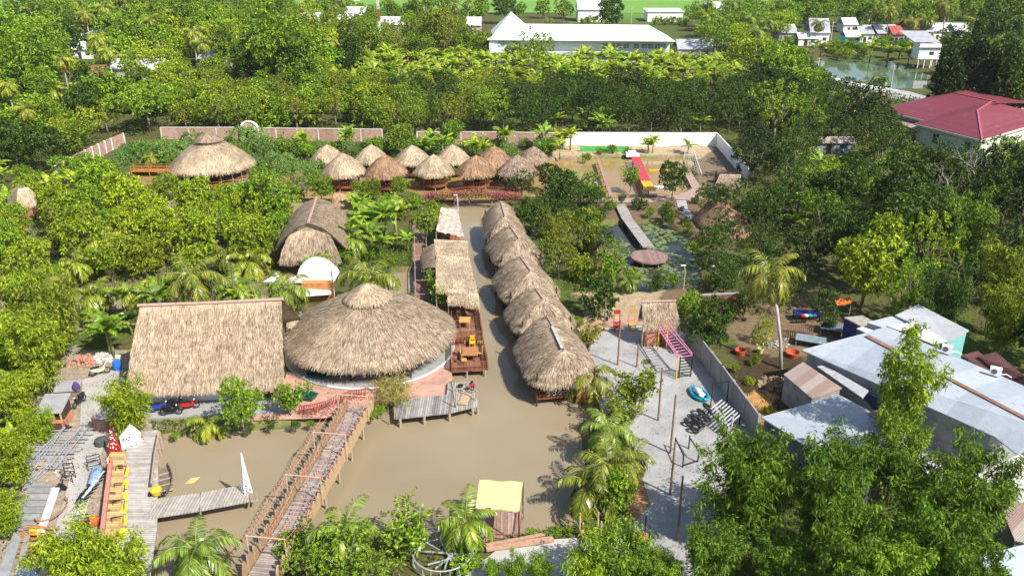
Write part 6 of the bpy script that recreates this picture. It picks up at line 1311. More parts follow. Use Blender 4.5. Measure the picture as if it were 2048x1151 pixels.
# village houses
def cottage(label, px, py, wpx, depth, hgt, roofm, wallm, rz=0.0, rise=.28, name='village_house', flat_=False):
    p = W(px, py); w = wpx * ZC(p) / F; T = thing(name, label, 'house', p, rz); m = MB(); h = hgt; k = depth / 2
    m.box((0, k, h / 2 - .1), (w * .93, depth * .93, h + .2)); m.build('wall', wallm, T); m = MB(); rh = rise * depth if not flat_ else .4
    if flat_: m.slab([(-w / 2, 0, h + .1), (w / 2, 0, h + .1), (w / 2, depth, h + rh + .2), (-w / 2, depth, h + rh + .2)], .12)
    else: m.slab([(-w / 2, -.2, h), (w / 2, -.2, h), (w / 2, k, h + rh), (-w / 2, k, h + rh)], .12); m.slab([(-w / 2, depth + .2, h), (w / 2, depth + .2, h), (w / 2, k, h + rh + .01), (-w / 2, k, h + rh + .01)], .12)
    m.build('roof', roofm, T); m = MB(); m.box((-w * .1, k - depth * .465 - .03, 1.0), (.9, .06, 2.0)); m.build('door', darkw, T)
    m = MB(); m.box((w * .25, k - depth * .465 - .03, 1.6), (1.2, .06, 1.0)); m.build('window', MATS['window glass'], T); return T
wt = plain('white tin', (.66, .67, .68), .4, .1, .5); gt = plain('grey tin', (.36, .37, .39), .45, .2, .6); rt = plain('red tin', (.36, .09, .06), .5, .25, .8); brt = striped('brown red tin', [(.24, .08, .06), (.30, .11, .08)], 0, 1)
cw = plain('cream house wall', (.42, .39, .34), .8, .15, .5)
for a in [('white walled village house at the top left, half hidden behind a dark round tree', 125, 108, 70, 9, 3.2, wt, white), ('pale flat roofed house right of the dark round tree, top left', 200, 88, 50, 9, 3.4, gt, white, .1, .2, 'village_house', True), ('white roofed house among trees below the flat roofed one, top left', 165, 118, 45, 7, 2.8, wt, white), ('long low white roofed house behind the young palms, upper left', 270, 160, 110, 8, 2.8, wt, cw, -.08), ('rusty red roofed house with a steep gable, upper left', 200, 188, 30, 8, 3.2, brt, rt, .2, .4), ('grey tin roofed house under the palms right of the areca group', 425, 140, 62, 8, 3, gt, cw, -.2), ('small white roofed house at the far left of the village strip', 610, 58, 60, 10, 3, wt, cw), ('white roofed village house left of the mast', 700, 62, 52, 9, 3.2, wt, white), ('grey village house right of the mast, top centre left', 790, 66, 62, 9, 3, wt, cw), ('far white village house on the edge of the rice field, left of centre', 720, 42, 60, 9, 3, wt, cw), ('small pink walled house left of the long white building', 948, 80, 30, 9, 5, wt, plain('pink wall', (.52, .36, .33))), ('white gabled building behind the right part of the long white building', 1180, 44, 52, 12, 5, wt, white), ('white flat roofed building on the rice field edge, right of the lamp', 1330, 44, 75, 12, 4, wt, white, 0, .15, 'village_house', True), ('white gabled building at the right end of the rice field', 1440, 42, 58, 12, 4, wt, white), ('low grey shed right of the long white building', 1392, 116, 76, 9, 2.6, gt, cw), ('grey gabled house furthest left in the upper right village', 1575, 84, 42, 9, 3, gt, cw, .1), ('steep light grey gabled house in the upper right village', 1638, 88, 40, 9, 3.6, gt, white, -.06, .5), ('white tin house between the steep gable and the turquoise shed', 1615, 92, 40, 6, 2.4, wt, white), ('turquoise fronted shed in the upper right village', 1705, 90, 32, 7, 2.6, wt, plain('turquoise wall', (.05, .45, .50))), ('light grey roofed house right of the turquoise shed', 1732, 86, 30, 8, 3, gt, white), ('grey and rust roofed house in the middle of the upper right village', 1775, 86, 48, 9, 3.2, gt, cw, .1), ('rust roofed house right of the grey and rust one', 1795, 88, 26, 9, 3.1, rt, cw, .05), ('brown red barn roof in the upper right village', 1832, 82, 40, 10, 4, brt, cw), ('pale low house behind the stilt house', 1880, 82, 60, 9, 3.2, wt, white, 0), ('white roofed house behind the dark conical trees', 1930, 84, 46, 9, 3.4, wt, white), ('bright orange red roofed house at the far right of the village', 1990, 92, 40, 9, 3.2, rt, cw), ('small orange roof peeping out of trees above the village', 1748, 42, 22, 8, 3, rt, white), ('white roof peeping through trees above the turquoise shed', 1700, 66, 30, 8, 3, wt, white), ('low pale tin roof in the dark wood below the crimson roofed house', 1665, 308, 85, 3, 2.0, rust, greyw, 0.0), ('yellow walled shed beside the turquoise shed', 1738, 78, 22, 6, 2.8, wt, plain('yellow wall', (.65, .55, .03))), ('red awning house at the right edge above the crimson roof', 2040, 225, 30, 6, 3, rt, cw), ('pale beige house at the right edge beyond the crimson roof', 2030, 212, 50, 6, 3, cw, cw, 0, .1, 'village_house', True)]: cottage(*a)
# stilt house by the green pond
p = W(1852, 136); T = thing('stilt_house', 'white two tier house on stilts standing over the green pond', 'house', p, -.05); mark('the stilt house', p)
for x in (-2.6, -.9, .9, 2.6):
    for y in (-.2, 3): m = MB(); m.box((x, y, 1.2), (.2, .2, 2.6)); m.build('stilt', white, T)
m = MB(); m.box((0, 2, 4.6), (6.0, 5, 4.2)); m.build('wall', white, T); m = MB(); m.slab([(-3.3, -1, 5.8), (3.3, -1, 5.8), (3.3, .8, 6.6), (-3.3, .8, 6.6)], .12); m.slab([(-4.5, .2, 7.2), (2.8, .2, 7.2), (1.5, 8.5, 9.4), (-6.2, 8.5, 9.4)], .15); m.build('roof', gt, T); m = MB(); m.box((.6, -.54, 4.2), (1.2, .06, .9)); m.build('window', MATS['window glass'], T)
# utility poles and mast
for x, y0, y1, l in ((1778, 134, 192, 'white concrete utility pole beside the road near the green pond'), (1634, 118, 150, 'pale utility pole at the left end of the green pond'), (1874, 168, 192, 'short pale pole left of the crimson roof behind the road'), (2003, 176, 210, 'pale pole behind the right part of the crimson roof'), (1496, 30, 85, 'brown utility pole above the feathery bright trees'), (1262, 18, 48, 'slim lamp mast behind the long white building'), (1660, 48, 92, 'utility pole right of the steep grey gable'), (850, 18, 70, 'thin pole behind the trees left of the long white building')):
    b = W(x, y1); h = (y1 - y0) / (F / ZC(b) * .93); m = MB(b); m.tube([b, b + Vector((0, 0, h))], .16, 6, .11); m.beam(b + Vector((-.6, 0, h * .93)), b + Vector((.6, 0, h * .93)), .1); alone(m, 'utility_pole', plain('pale concrete pole', (.5, .48, .45)), l, 'utility pole', b)
def wire(label, pts, sag=.6):
    P = [W(x, y) + Vector((0, 0, z)) for x, y, z in pts]; m = MB(P[0]); Q = []
    for a, b in zip(P, P[1:]):
        for k in range(9): t = k / 8; Q.append(a.lerp(b, t) - Vector((0, 0, sag * 4 * t * (1 - t))))
    m.tube(Q, .035, 4); alone(m, 'power_line', black, label, 'cable', P[0])
wire('dark power line running along the road past the green pond to the crimson roofed house', [(1634, 150, 6.2), (1778, 192, 7.8), (2003, 210, 5.5)])
wire('dark power line strung above the upper right village roofs', [(1496, 85, 9), (1660, 92, 8), (1860, 96, 8), (2100, 100, 8)])
b = W(762, 112); T = thing('lattice_mast', 'slim red and white lattice mast rising in the banana grove', 'mast', b); H_ = 21
for k in range(6):
    m = MB(); z0, z1 = H_ * k / 6, H_ * (k + 1) / 6
    for x, y in ((-.35, -.2), (.35, -.2), (0, .4)): m.beam((x, y, z0), (x, y, z1), .09)
    for j in range(4): z = z0 + (z1 - z0) * j / 4; m.beam((-.35, -.2, z), (.35, -.2, z + .8), .06); m.beam((.35, -.2, z), (0, .4, z + .8), .06); m.beam((0, .4, z), (-.35, -.2, z + .8), .06)
    m.build('mast_section', white if k % 2 == 0 else redm, T)
wall('paddy_wall', 'low pale wall along the edge of the rice field, top centre left', [(575, 16), (640, 8), (720, 2)], 1.0, pale)
# ------------------------------------------------------------------ person, dog
skin = plain('skin', (.34, .19, .12), .6, .08); hair_m = plain('black hair', (.01, .009, .008), .5, .2)
p = W(942, 778, .35); T = thing('person', 'person in a red shirt crouching on the landing stage', 'person', p, R(200))
sk = [((0, .0, .30), .15, -1), ((0, .08, .48), .15, 0), ((0, .20, .66), .15, 1), ((0, .27, .76), .065, 2), ((0, .33, .86), .10, 3), ((.09, -.02, .26), .10, 0), ((.17, .36, .42), .075, 5), ((.15, .22, .08), .05, 6), ((.15, .34, .03), .045, 7), ((-.09, -.02, .26), .10, 0), ((-.17, .36, .42), .075, 9), ((-.15, .22, .08), .05, 10), ((-.15, .34, .03), .045, 11), ((.19, .22, .66), .06, 2), ((.25, .40, .50), .045, 13), ((.14, .58, .40), .035, 14), ((-.19, .22, .66), .06, 2), ((-.25, .40, .50), .045, 16), ((-.12, .58, .38), .035, 17)]
me = bpy.data.meshes.new('body'); me.from_pydata([s[0] for s in sk], [(i, s[2]) for i, s in enumerate(sk) if s[2] >= 0], []); me.update()
bo = mesh_obj('body', me, plain('dark trousers and skin', (.20, .12, .09), .7, .2), T); md = bo.modifiers.new('skin', 'SKIN')
for i, s in enumerate(sk): me.skin_vertices[0].data[i].radius = (s[1], s[1]); 
me.skin_vertices[0].data[0].use_root = True; bo.modifiers.new('sub', 'SUBSURF').levels = 1; bo.modifiers['sub'].render_levels = 2
m = MB(); m.tube([(0, -.03, .34), (0, .05, .45), (0, .16, .60), (0, .24, .74)], [.19, .205, .215, .11], 12); m.tube([(.15, .2, .68), (.24, .34, .56)], [.085, .075], 8); m.tube([(-.15, .2, .68), (-.24, .34, .56)], [.085, .075], 8); m.build('red_shirt', plain('red shirt cloth', (.42, .02, .05), .8, .15), T, True)
m = MB(); m.lathe((0, .32, .87), [(.115, -.02), (.125, .05), (.09, .12), (.02, .145)], 12); m.build('hair', hair_m, T, True)
p = W(815, 758, .12); T = thing('dog', 'dark brown dog standing on the brick plaza beside the round hall terrace', 'dog', p, R(-60)); T.scale = (1.3, 1.3, 1.3)
sk = [((0, -.28, .40), .09, -1), ((0, 0, .41), .09, 0), ((0, .24, .42), .12, 1), ((0, .36, .54), .065, 2), ((0, .44, .62), .07, 3), ((0, .56, .59), .035, 4), ((.07, -.30, .28), .06, 0), ((.08, -.36, .16), .03, 6), ((.08, -.31, .02), .028, 7), ((-.07, -.30, .28), .06, 0), ((-.08, -.36, .16), .03, 9), ((-.08, -.31, .02), .028, 10), ((.08, .26, .26), .045, 2), ((.08, .25, .02), .028, 12), ((-.08, .26, .26), .045, 2), ((-.08, .30, .02), .028, 14), ((0, -.42, .46), .03, 0), ((0, -.52, .60), .02, 16), ((.05, .42, .69), .02, 4), ((-.05, .42, .69), .02, 4)]
me = bpy.data.meshes.new('body'); me.from_pydata([s[0] for s in sk], [(i, s[2]) for i, s in enumerate(sk) if s[2] >= 0], []); me.update()
bo = mesh_obj('body', me, plain('dark brown fur', (.06, .035, .025), .8, .3, 8), T); md = bo.modifiers.new('skin', 'SKIN')
for i, s in enumerate(sk): me.skin_vertices[0].data[i].radius = (s[1], s[1])
me.skin_vertices[0].data[0].use_root = True; bo.modifiers.new('sub', 'SUBSURF').levels = 1
# ------------------------------------------------------------------ plants one by one
c_ = at_crown
BAM = 1
for a in [ # kind, px, py, width px, tint, zx
 ('tall', 478, 792, 84, 'bright', 1.0), ('sparse', 578, 785, 78, 'mid', .9), ('youngpalm', 412, 838, 100, 'yellow'), ('mango', 250, 397, 104, 'yellow', 1.15), ('mango', 388, 405, 88, 'yellow', 1.25), ('tall', 540, 378, 98, 'mid', .95), ('mango', 195, 350, 78, 'bright', 1.1), ('mango', 108, 398, 66, 'yellow', 1.2),
 ('tall', 852, 432, 62, 'mid', .9), ('sparse', 868, 560, 48, 'bright', 1), ('sparse', 886, 588, 50, 'lime', 1), ('loose', 1150, 462, 112, 'olive', 1.0), ('loose', 1118, 505, 84, 'olive', 1), ('shrub', 1190, 592, 88, 'dark', 1.1), ('mango', 1062, 425, 70, 'dark', 1), ('mango', 1128, 380, 84, 'dark', 1), ('tall', 1182, 372, 58, 'mid', .8), ('mango', 1347, 355, 62, 'dark', 1.2), ('sparse', 1262, 350, 42, 'mid', 1), ('shrub', 1221, 406, 30, 'mid', 1), ('shrub', 1282, 405, 34, 'dark', 1), ('shrub', 1336, 412, 26, 'dark', 1), ('sparse', 1243, 395, 22, 'dark', 1), ('shrub', 1391, 400, 18, 'dark', 1), ('shrub', 1363, 418, 14, 'dark', 1),
 ('mango', 1424, 645, 96, 'dark', 1.15), ('mango', 1382, 606, 54, 'bright', 1.0), ('vine', 1526, 660, 46, 'lime', 2.6), ('sparse', 1268, 772, 100, 'olive', 1.05), ('sparse', 1240, 820, 80, 'olive', 1), ('mango', 1232, 975, 84, 'bright', 1.15), ('sparse', 1178, 668, 52, 'olive', 1), ('shrub', 1150, 640, 36, 'mid', 1), ('shrub', 1215, 540, 70, 'mid', 1.2), ('shrub', 1165, 530, 60, 'olive', 1.2), ('loose', 1232, 500, 60, 'mid', .9), ('shrub', 1262, 548, 40, 'mid', 1), ('shrub', 1315, 565, 40, 'dark', 1), ('shrub', 1345, 560, 34, 'mid', 1),
 ('tall', 1742, 500, 128, 'yellow', 1.1), ('loose', 1862, 480, 110, 'lime', 1.3), ('bamboo', 1935, 440, 120, 'mid', 1), ('loose', 1830, 560, 130, 'bright', 1.2), ('bamboo', 2015, 620, 120, 'olive', 1), ('bamboo', 1890, 590, 130, 'dark', 1),
 ('umbrella', 1560, 130, 110, 'bright', 1.2), ('umbrella', 1610, 165, 100, 'bright', 1.1), ('umbrella', 1505, 105, 90, 'lime', 1.2), ('umbrella', 1655, 205, 70, 'bright', 1), ('loose', 1555, 215, 110, 'mid', 1.2), ('loose', 1620, 225, 90, 'mid', 1.2), ('mango', 1640, 175, 60, 'dark', 1),
 ('bamboo', 1488, 955, 205, 'bam', 1.05), ('bamboo', 1660, 985, 195, 'bam', 1), ('bambootall', 1812, 770, 120, 'lime', 1.0), ('bamboo', 1800, 900, 150, 'mid', 1), ('bamboo', 1960, 985, 220, 'bam', 1), ('bamboo', 1880, 1080, 210, 'bam', 1), ('bamboo', 1560, 1115, 150, 'bam', .8), ('bamboo', 1690, 1110, 190, 'bam', 1), ('bamboo', 1420, 1105, 160, 'bam', .9), ('bamboo', 1775, 1130, 180, 'mid', 1), ('bamboo', 1960, 1150, 160, 'bam', 1), ('bamboo', 1330, 1150, 110, 'mid', .8),
 ('bamboosmall', 1232, 1110, 120, 'mid', 1), ('bamboosmall', 1180, 1142, 90, 'lime', 1), ('bamboosmall', 1078, 1138, 50, 'mid', 1.2), ('bamboosmall', 1030, 1138, 44, 'mid', 1.3), ('bamboosmall', 985, 1140, 36, 'mid', 1.2), ('bamboosmall', 1300, 1130, 70, 'lime', 1),
 ('bamboo', 70, 690, 160, 'yellow', .8), ('bamboo', 30, 790, 120, 'yellow', .8), ('bamboo', 22, 910, 120, 'yellow', .8), ('bamboo', 5, 1020, 100, 'yellow', .8), ('bamboo', -10, 680, 120, 'lime', .8), ('bamboosmall', 252, 812, 82, 'yellow', 1.2), ('bamboosmall', 140, 1118, 125, 'yellow', 1), ('bamboosmall', 235, 1125, 110, 'yellow', .9), ('bamboosmall', 95, 640, 120, 'olive', 1), ('bamboosmall', 70, 600, 110, 'yellow', 1), ('bamboosmall', 75, 850, 60, 'yellow', 1),
 ('loose', 690, 1100, 150, 'bright', .9), ('sparse', 815, 1050, 130, 'mid', .8), ('loose', 610, 1120, 100, 'mid', .8), ('loose', 740, 1130, 140, 'mid', .8), ('shrub', 930, 1125, 60, 'bright', .8), ('sparse', 640, 1080, 90, 'dark', .8), ('shrub', 580, 1090, 70, 'mid', 1),
 ('dead', 1850, 340, 110, 'mid', 1), ('dead', 1905, 380, 90, 'mid', 1), ('dead', 1970, 330, 120, 'mid', 1), ('dead', 1950, 545, 80, 'mid', 1), ('dead', 1840, 420, 60, 'mid', 1.2), ('dead', 230, 470, 80, 'mid', .8),
 ('umbrella', 290, 205, 120, 'mid', 1), ('mango', 165, 210, 80, 'dark', 1.2), ('mango', 125, 80, 85, 'dark', 1), ('tall', 50, 110, 110, 'bright', 1), ('tall', 30, 60, 90, 'bright', 1), ('tall', 545, 70, 110, 'mid', 1.1), ('tall', 600, 105, 90, 'mid', 1), ('tall', 500, 110, 80, 'dark', 1), ('mango', 25, 280, 90, 'dark', 1), ('mango', 95, 290, 85, 'dark', 1), ('mango', 150, 270, 70, 'mid', 1), ('loose', 430, 205, 100, 'yellow', 1), ('loose', 480, 215, 90, 'mid', 1), ('mango', 500, 205, 74, 'yellow', 1), ('umbrella', 430, 75, 90, 'yellow', 1.2), ('tall', 265, 50, 70, 'mid', 1), ('loose', 1068, 105, 80, 'mid', 1.3), ('loose', 900, 60, 60, 'olive', 1.5), ('tall', 872, 40, 60, 'olive', 1.2), ('tall', 700, 85, 52, 'dark', 1.4), ('mango', 1220, 26, 60, 'dark', 1), ('mango', 1010, 15, 50, 'dark', 1),
 ('cone', 1893, 130, 56, 'black', 1.2), ('cone', 1925, 125, 56, 'dark', 1.2), ('cone', 1957, 120, 56, 'black', 1.3), ('cone', 1990, 130, 56, 'dark', 1.2), ('cone', 2022, 140, 56, 'dark', 1.2), ('cone', 1908, 155, 54, 'black', 1), ('cone', 2045, 150, 60, 'dark', 1), ('cone', 1975, 160, 50, 'black', 1), ('mango', 2030, 60, 60, 'bright', 1), ('tall', 1990, 40, 70, 'dark', 1.2),
 ('farpalm', 98, 172, 62, 'yellow'), ('farpalm', 45, 228, 60, 'yellow'), ('farpalm', 215, 95, 56, 'yellow'), ('farpalm', 400, 95, 50, 'yellow'), ('mango', 1490, 606, 60, 'dark', 1), ('loose', 1650, 600, 70, 'dark', 1), ('loose', 1560, 600, 50, 'olive', 1), ('mango', 1450, 560, 60, 'dark', 1), ('sparse', 1660, 640, 40, 'dark', 1), ('loose', 1600, 560, 80, 'dark', 1.1), ('loose', 1830, 330, 90, 'dark', 1), ('loose', 1720, 350, 110, 'dark', 1), ('umbrella', 1640, 410, 100, 'bright', 1), ('loose', 2020, 330, 100, 'mid', 1.1), ('farpalm', 1395, 12, 26, 'dark'), ('farpalm', 1520, 18, 36, 'dark'), ('farpalm', 1640, 40, 40, 'olive'), ('farpalm', 1780, 30, 44, 'olive'), ('farpalm', 1860, 30, 50, 'olive'), ('farpalm', 1895, 20, 50, 'olive'), ('farpalm', 1950, 50, 50, 'yellow'), ('farpalm', 2000, 60, 44, 'yellow'), ('farpalm', 1825, 50, 40, 'yellow'), ('farpalm', 665, 22, 28, 'mid'), ('farpalm', 1100, 45, 24, 'mid'),
 ('palm', 1905, 172, 44, 'mid'), ('palm', 1765, 155, 40, 'mid'), ('palm', 320, 285, 64, 'yellow'), ('palm', 300, 310, 50, 'yellow'),
]: c_(*a)
PV = [(75, 600, 170, 1, 'olive'), (185, 580, 110, 0, 'yellow'), (368, 545, 150, 1, 'olive'), (470, 572, 120, 0, 'mid'), (578, 568, 110, 1, 'mid'), (748, 545, 150, 1, 'olive'), (700, 470, 90, 1, 'mid'), (385, 1090, 190, 2, 'mid'), (680, 1040, 165, 1, 'mid'), (932, 1040, 150, 0, 'mid'), (1180, 745, 135, 2, 'olive'), (1225, 850, 130, 1, 'mid'), (1205, 915, 160, 1, 'olive'), (1180, 960, 170, 2, 'olive'), (1262, 905, 110, 0, 'olive'), (1225, 870, 110, 2, 'mid'), (30, 1000, 10, 0, 'mid'), (1255, 560, 60, 0, 'mid'), (140, 520, 90, 1, 'yellow'), (300, 500, 84, 0, 'yellow'), (450, 505, 80, 1, 'olive'), (30, 545, 90, 0, 'yellow'), (270, 585, 90, 1, 'yellow'), (1460, 1090, 90, 0, 'mid')]
for x, y, w_, v, t in PV:
    if w_ > 20: c_('palm', x, y, w_, t, 1.0, v)
# tall coconut palm right of playground: trunk foot and crown both show
b = W(1563, 738); top_ = W(1540, 548, 8.2); o_ = plant('palm', b.x, b.y, 6.6, 'olive', 1.0, rot=0, var=1, place='the right backyard')
tr = [k for k in KIDS[o_.name]]; o_.scale = (1, 1, 1)
dz_ = 5.2
for k in tr:
    if k.name.startswith('trunk'):
        mm = MB(); s0 = top_ - b; mm.tube([(0, 0, -.3), (s0.x * .2, s0.y * .2, 2.6), (s0.x * .55, s0.y * .5, 5.5), (s0.x, s0.y, 8.2)], [.2, .15, .13, .12], 8); k.data = mm.mesh('trunk', True); k.data.materials.append(palebark)
    else: k.location = (top_.x - b.x - .5, top_.y - b.y - .15, 8.2 - 3.2)
# banana groups
for x, y, w_, t in [(225, 650, 96, 'mid'), (205, 625, 80, 'mid'), (255, 620, 80, 'dark'), (300, 590, 90, 'mid'), (335, 570, 80, 'mid'), (250, 590, 70, 'mid'), (20, 640, 100, 'lime'), (15, 700, 90, 'lime'), (25, 750, 80, 'lime'), (50, 560, 60, 'lime'), (1090, 265, 56, 'bright'), (1010, 268, 50, 'lime'), (700, 262, 50, 'bright'), (610, 270, 46, 'lime'), (8, 800, 80, 'lime'), (40, 700, 70, 'bright'), (10, 860, 60, 'lime'), (120, 600, 70, 'bright'), (160, 620, 60, 'mid'), (745, 420, 110, 'bright'), (790, 425, 90, 'yellow'), (715, 405, 60, 'bright'), (690, 460, 80, 'bright'), (735, 460, 80, 'mid'), (660, 500, 60, 'mid'), (630, 520, 60, 'mid'), (870, 270, 54, 'bright'), (885, 282, 50, 'lime'), (945, 272, 56, 'lime'), (960, 285, 44, 'lime'), (855, 290, 50, 'mid'), (1130, 265, 54, 'yellow'), (1120, 290, 40, 'yellow'), (1185, 225, 60, 'mid'), (1205, 245, 56, 'mid'), (1305, 280, 40, 'yellow'), (1378, 280, 40, 'mid'), (1140, 350, 50, 'mid'), (1135, 365, 40, 'mid'), (480, 590, 60, 'lime'), (520, 600, 50, 'lime'), (400, 570, 60, 'mid'), (1605, 300, 60, 'mid'), (1640, 320, 60, 'mid'), (1700, 410, 60, 'mid'), (1660, 370, 50, 'mid'), (1725, 420, 50, 'mid'), (1570, 290, 50, 'mid')]: c_('banana', x, y, w_, t, 1.1)
# vine mounds and garden shrubs of the back garden
for x, y, w_, t in [(600, 345, 84, 'blue'), (560, 322, 70, 'blue'), (628, 335, 60, 'blue'), (495, 275, 90, 'blue'), (520, 290, 70, 'blue'), (340, 300, 84, 'blue'), (285, 298, 70, 'blue'), (390, 282, 70, 'blue'), (360, 315, 50, 'blue'), (450, 290, 60, 'blue'), (585, 292, 44, 'blue'), (640, 290, 40, 'blue'), (690, 288, 40, 'blue'), (745, 290, 50, 'mid'), (800, 262, 50, 'mid'), (820, 280, 44, 'blue'), (250, 315, 50, 'blue'), (215, 335, 50, 'mid'), (535, 355, 60, 'blue')]: c_('vine', x, y, w_, t, 1.2)
for x, y, w_, t in [(600, 290, 26, 'mid'), (670, 290, 22, 'yellow'), (728, 292, 26, 'mid'), (1055, 285, 22, 'mid'), (1077, 293, 18, 'mid'), (1200, 300, 18, 'bright'), (1225, 298, 22, 'bright'), (1172, 312, 22, 'mid'), (1020, 350, 40, 'dark'), (990, 352, 30, 'mid'), (900, 345, 30, 'mid'), (840, 352, 30, 'mid'), (1000, 302, 20, 'yellow'), (930, 305, 20, 'yellow'), (1255, 300, 16, 'mid'), (715, 370, 30, 'yellow'), (600, 388, 30, 'olive'), (480, 395, 26, 'olive'), (310, 375, 26, 'olive'), (870, 415, 30, 'olive'), (1345, 425, 24, 'olive'), (1375, 455, 26, 'olive'), (1390, 490, 30, 'olive'), (1370, 440, 20, 'dark'), (1340, 440, 20, 'dark'), (1030, 352, 36, 'dark'), (320, 870, 16, 'mid'), (350, 868, 20, 'mid'), (400, 862, 18, 'mid'), (450, 858, 20, 'mid'), (500, 855, 22, 'dark'), (540, 850, 20, 'dark'), (590, 847, 22, 'dark'), (620, 845, 18, 'mid'), (780, 400, 40, 'bright'), (725, 385, 40, 'mid'), (830, 402, 36, 'mid'), (800, 425, 36, 'olive'), (770, 470, 40, 'bright'), (740, 500, 40, 'mid'), (1180, 480, 50, 'olive'), (1200, 430, 36, 'dark'), (1180, 430, 50, 'mid'), (1420, 470, 40, 'dark'), (1410, 520, 44, 'dark'), (1425, 560, 40, 'olive'), (1330, 430, 30, 'dark'), (1300, 425, 24, 'mid'), (740, 828, 26, 'bright'), (760, 820, 26, 'bright'), (725, 838, 20, 'bright'), (885, 700, 18, 'bright'), (902, 765, 12, 'bright'), (1060, 1065, 24, 'bright'), (1110, 1062, 26, 'bright'), (1135, 1058, 22, 'bright'), (1085, 1066, 20, 'mid'), (1540, 820, 26, 'olive'), (1500, 760, 22, 'yellow'), (1470, 735, 22, 'yellow'), (1510, 720, 26, 'olive')]: c_('shrub', x, y, w_, t)
for x in range(0, 9): c_('areca', 275 + x * 7 + rnd.uniform(-3, 3), 82 + rnd.uniform(-14, 16), 20, 'yellow')
for x in range(560, 1110, 17):
    if rnd.random() < .8: c_(rnd.choice(['vine', 'shrub', 'vine']), x + rnd.uniform(-5, 5), rnd.uniform(282, 300), rnd.uniform(26, 46), rnd.choice(['blue', 'mid', 'bright', 'blue']), 1.1, place='along the foot of the back brick wall')
for x in range(240, 560, 18): c_('vine', x, 318 + rnd.uniform(-14, 8) - abs(x - 400) * .04, rnd.uniform(36, 56), rnd.choice(['blue', 'blue', 'mid']), 1.2, place='in the garden round the pavilion')
for x, y, w_ in ((130, 340, 60), (165, 330, 56), (95, 350, 60), (185, 350, 60), (150, 362, 70), (215, 362, 60), (60, 380, 60)): c_(rnd.choice(['mango', 'banana', 'mango']), x, y, w_, rnd.choice(['yellow', 'bright']), 1)
for x, y, w_, t in ((800, 275, 60, 'mid'), (905, 262, 50, 'bright'), (745, 375, 40, 'olive'), (800, 372, 40, 'mid'), (330, 372, 50, 'mid'), (455, 395, 60, 'yellow'), (300, 430, 60, 'yellow'), (440, 440, 70, 'bright'), (640, 372, 54, 'mid'), (1100, 350, 50, 'dark')): c_('mango', x, y, w_, t, 1)
for r in PLANTED: SPOTS.append((r[0].location.x, r[0].location.y, r[4] * .36))
for px_, py_, r_ in ((660, 600, 11), (423, 360, 9), (640, 470, 6), (410, 700, 9)): q = W(px_, py_); SPOTS.append((q.x, q.y, r_))
for px_, py_ in ((1770, 262), (1800, 290), (1850, 300), (1900, 320), (1950, 335), (1990, 330), (1830, 275), (1740, 245), (1830, 330), (1870, 350), (1920, 360), (1960, 370), (1900, 385), (1850, 375)): q = W(px_, py_); SPOTS.append((q.x, q.y, 4.5))
for px_, py_ in ((1790, 285), (1815, 310), (1845, 335), (1880, 345), (1910, 352), (1940, 362), (1860, 372), (1900, 385), (1940, 395), (1975, 372), (1830, 355), (1780, 330)): q = W(px_, py_); plant(rnd.choice(['shrub', 'loose', 'shrub', 'banana']), q.x, q.y, rnd.uniform(3, 4.2), rnd.choice(['dark', 'mid', 'dark', 'olive']), place='below the crimson roofed house')
# clearings round houses
for o_ in list(scn.objects):
    if o_.get('category') in ('house', 'building', 'cottage', 'shed'): 
        SPOTS.append((o_.location.x, o_.location.y, 4.0 if o_.name.startswith('village') else 5.0))
        if o_.name.startswith('village'):
            for k in range(1, 5): SPOTS.append((o_.location.x * (1 - k * .02), o_.location.y - k * 6, 5.5))
            for k in range(5):
                x_, y_ = o_.location.x + rnd.uniform(-6, 6), o_.location.y - rnd.uniform(5, 22)
                if not wet(np.array([[x_, y_]]))[0]: plant(rnd.choice(['banana', 'shrub', 'shrub']), x_, y_, rnd.uniform(3, 4.5), rnd.choice(['mid', 'bright', 'olive', 'yellow']), place='in front of the village houses')
wb = W(1160, 112)
for k in range(-6, 7): SPOTS.append((wb.x + k * 4.8 + 1, wb.y + 8, 8.5))
hb = W(1905, 240)
for dx in (-9, -4, 0, 5, 10): SPOTS.append((hb.x + dx, hb.y + 4, 7)); SPOTS.append((hb.x + dx * .8, hb.y - 9, 6))
# ---- filled areas
fill([(-30, 440), (560, 440), (585, 540), (-30, 540)], 4.2, [('mango', 'yellow', .55, 4.6, 6.2), ('mango', 'bright', .3, 4.6, 6), ('sparse', 'olive', .15, 4, 5)], 1, 'in the orchard rows left of the gabled thatched house')
fill([(-30, 545), (580, 540), (590, 584), (-30, 584)], 4.4, [('mango', 'yellow', .4, 4.2, 5.6), ('mango', 'olive', .25, 4, 5), ('sparse', 'yellow', .2, 4, 5), ('palm', 'yellow', .15, 5.5, 6.5)], 2, 'in the orchard rows between the two ditches')
fill([(-260, 640), (-40, 640), (-60, 900), (-260, 900)], 6, [('bamboo', 'yellow', 1, 6, 8)], 3, 'at the left edge')
fill([(-40, 350), (110, 350), (40, 440), (-40, 440)], 3.6, [('banana', 'lime', .8, 3.4, 4.4), ('shrub', 'mid', .2, 2, 3)], 4, 'in the banana patch at the left edge')
fill([(-260, 150), (330, 185), (330, 268), (235, 275), (120, 345), (-200, 350)], 6.2, [('far', 'bright', .3, 6, 9), ('farpalm', 'yellow', .08, 6, 7), ('far', 'dark', .12, 6, 8), ('tall', 'mid', .15, 6, 8), ('banana', 'lime', .15, 4, 5), ('loose', 'yellow', .2, 6, 8)], 5, 'in the left wood behind the slanting brick wall')
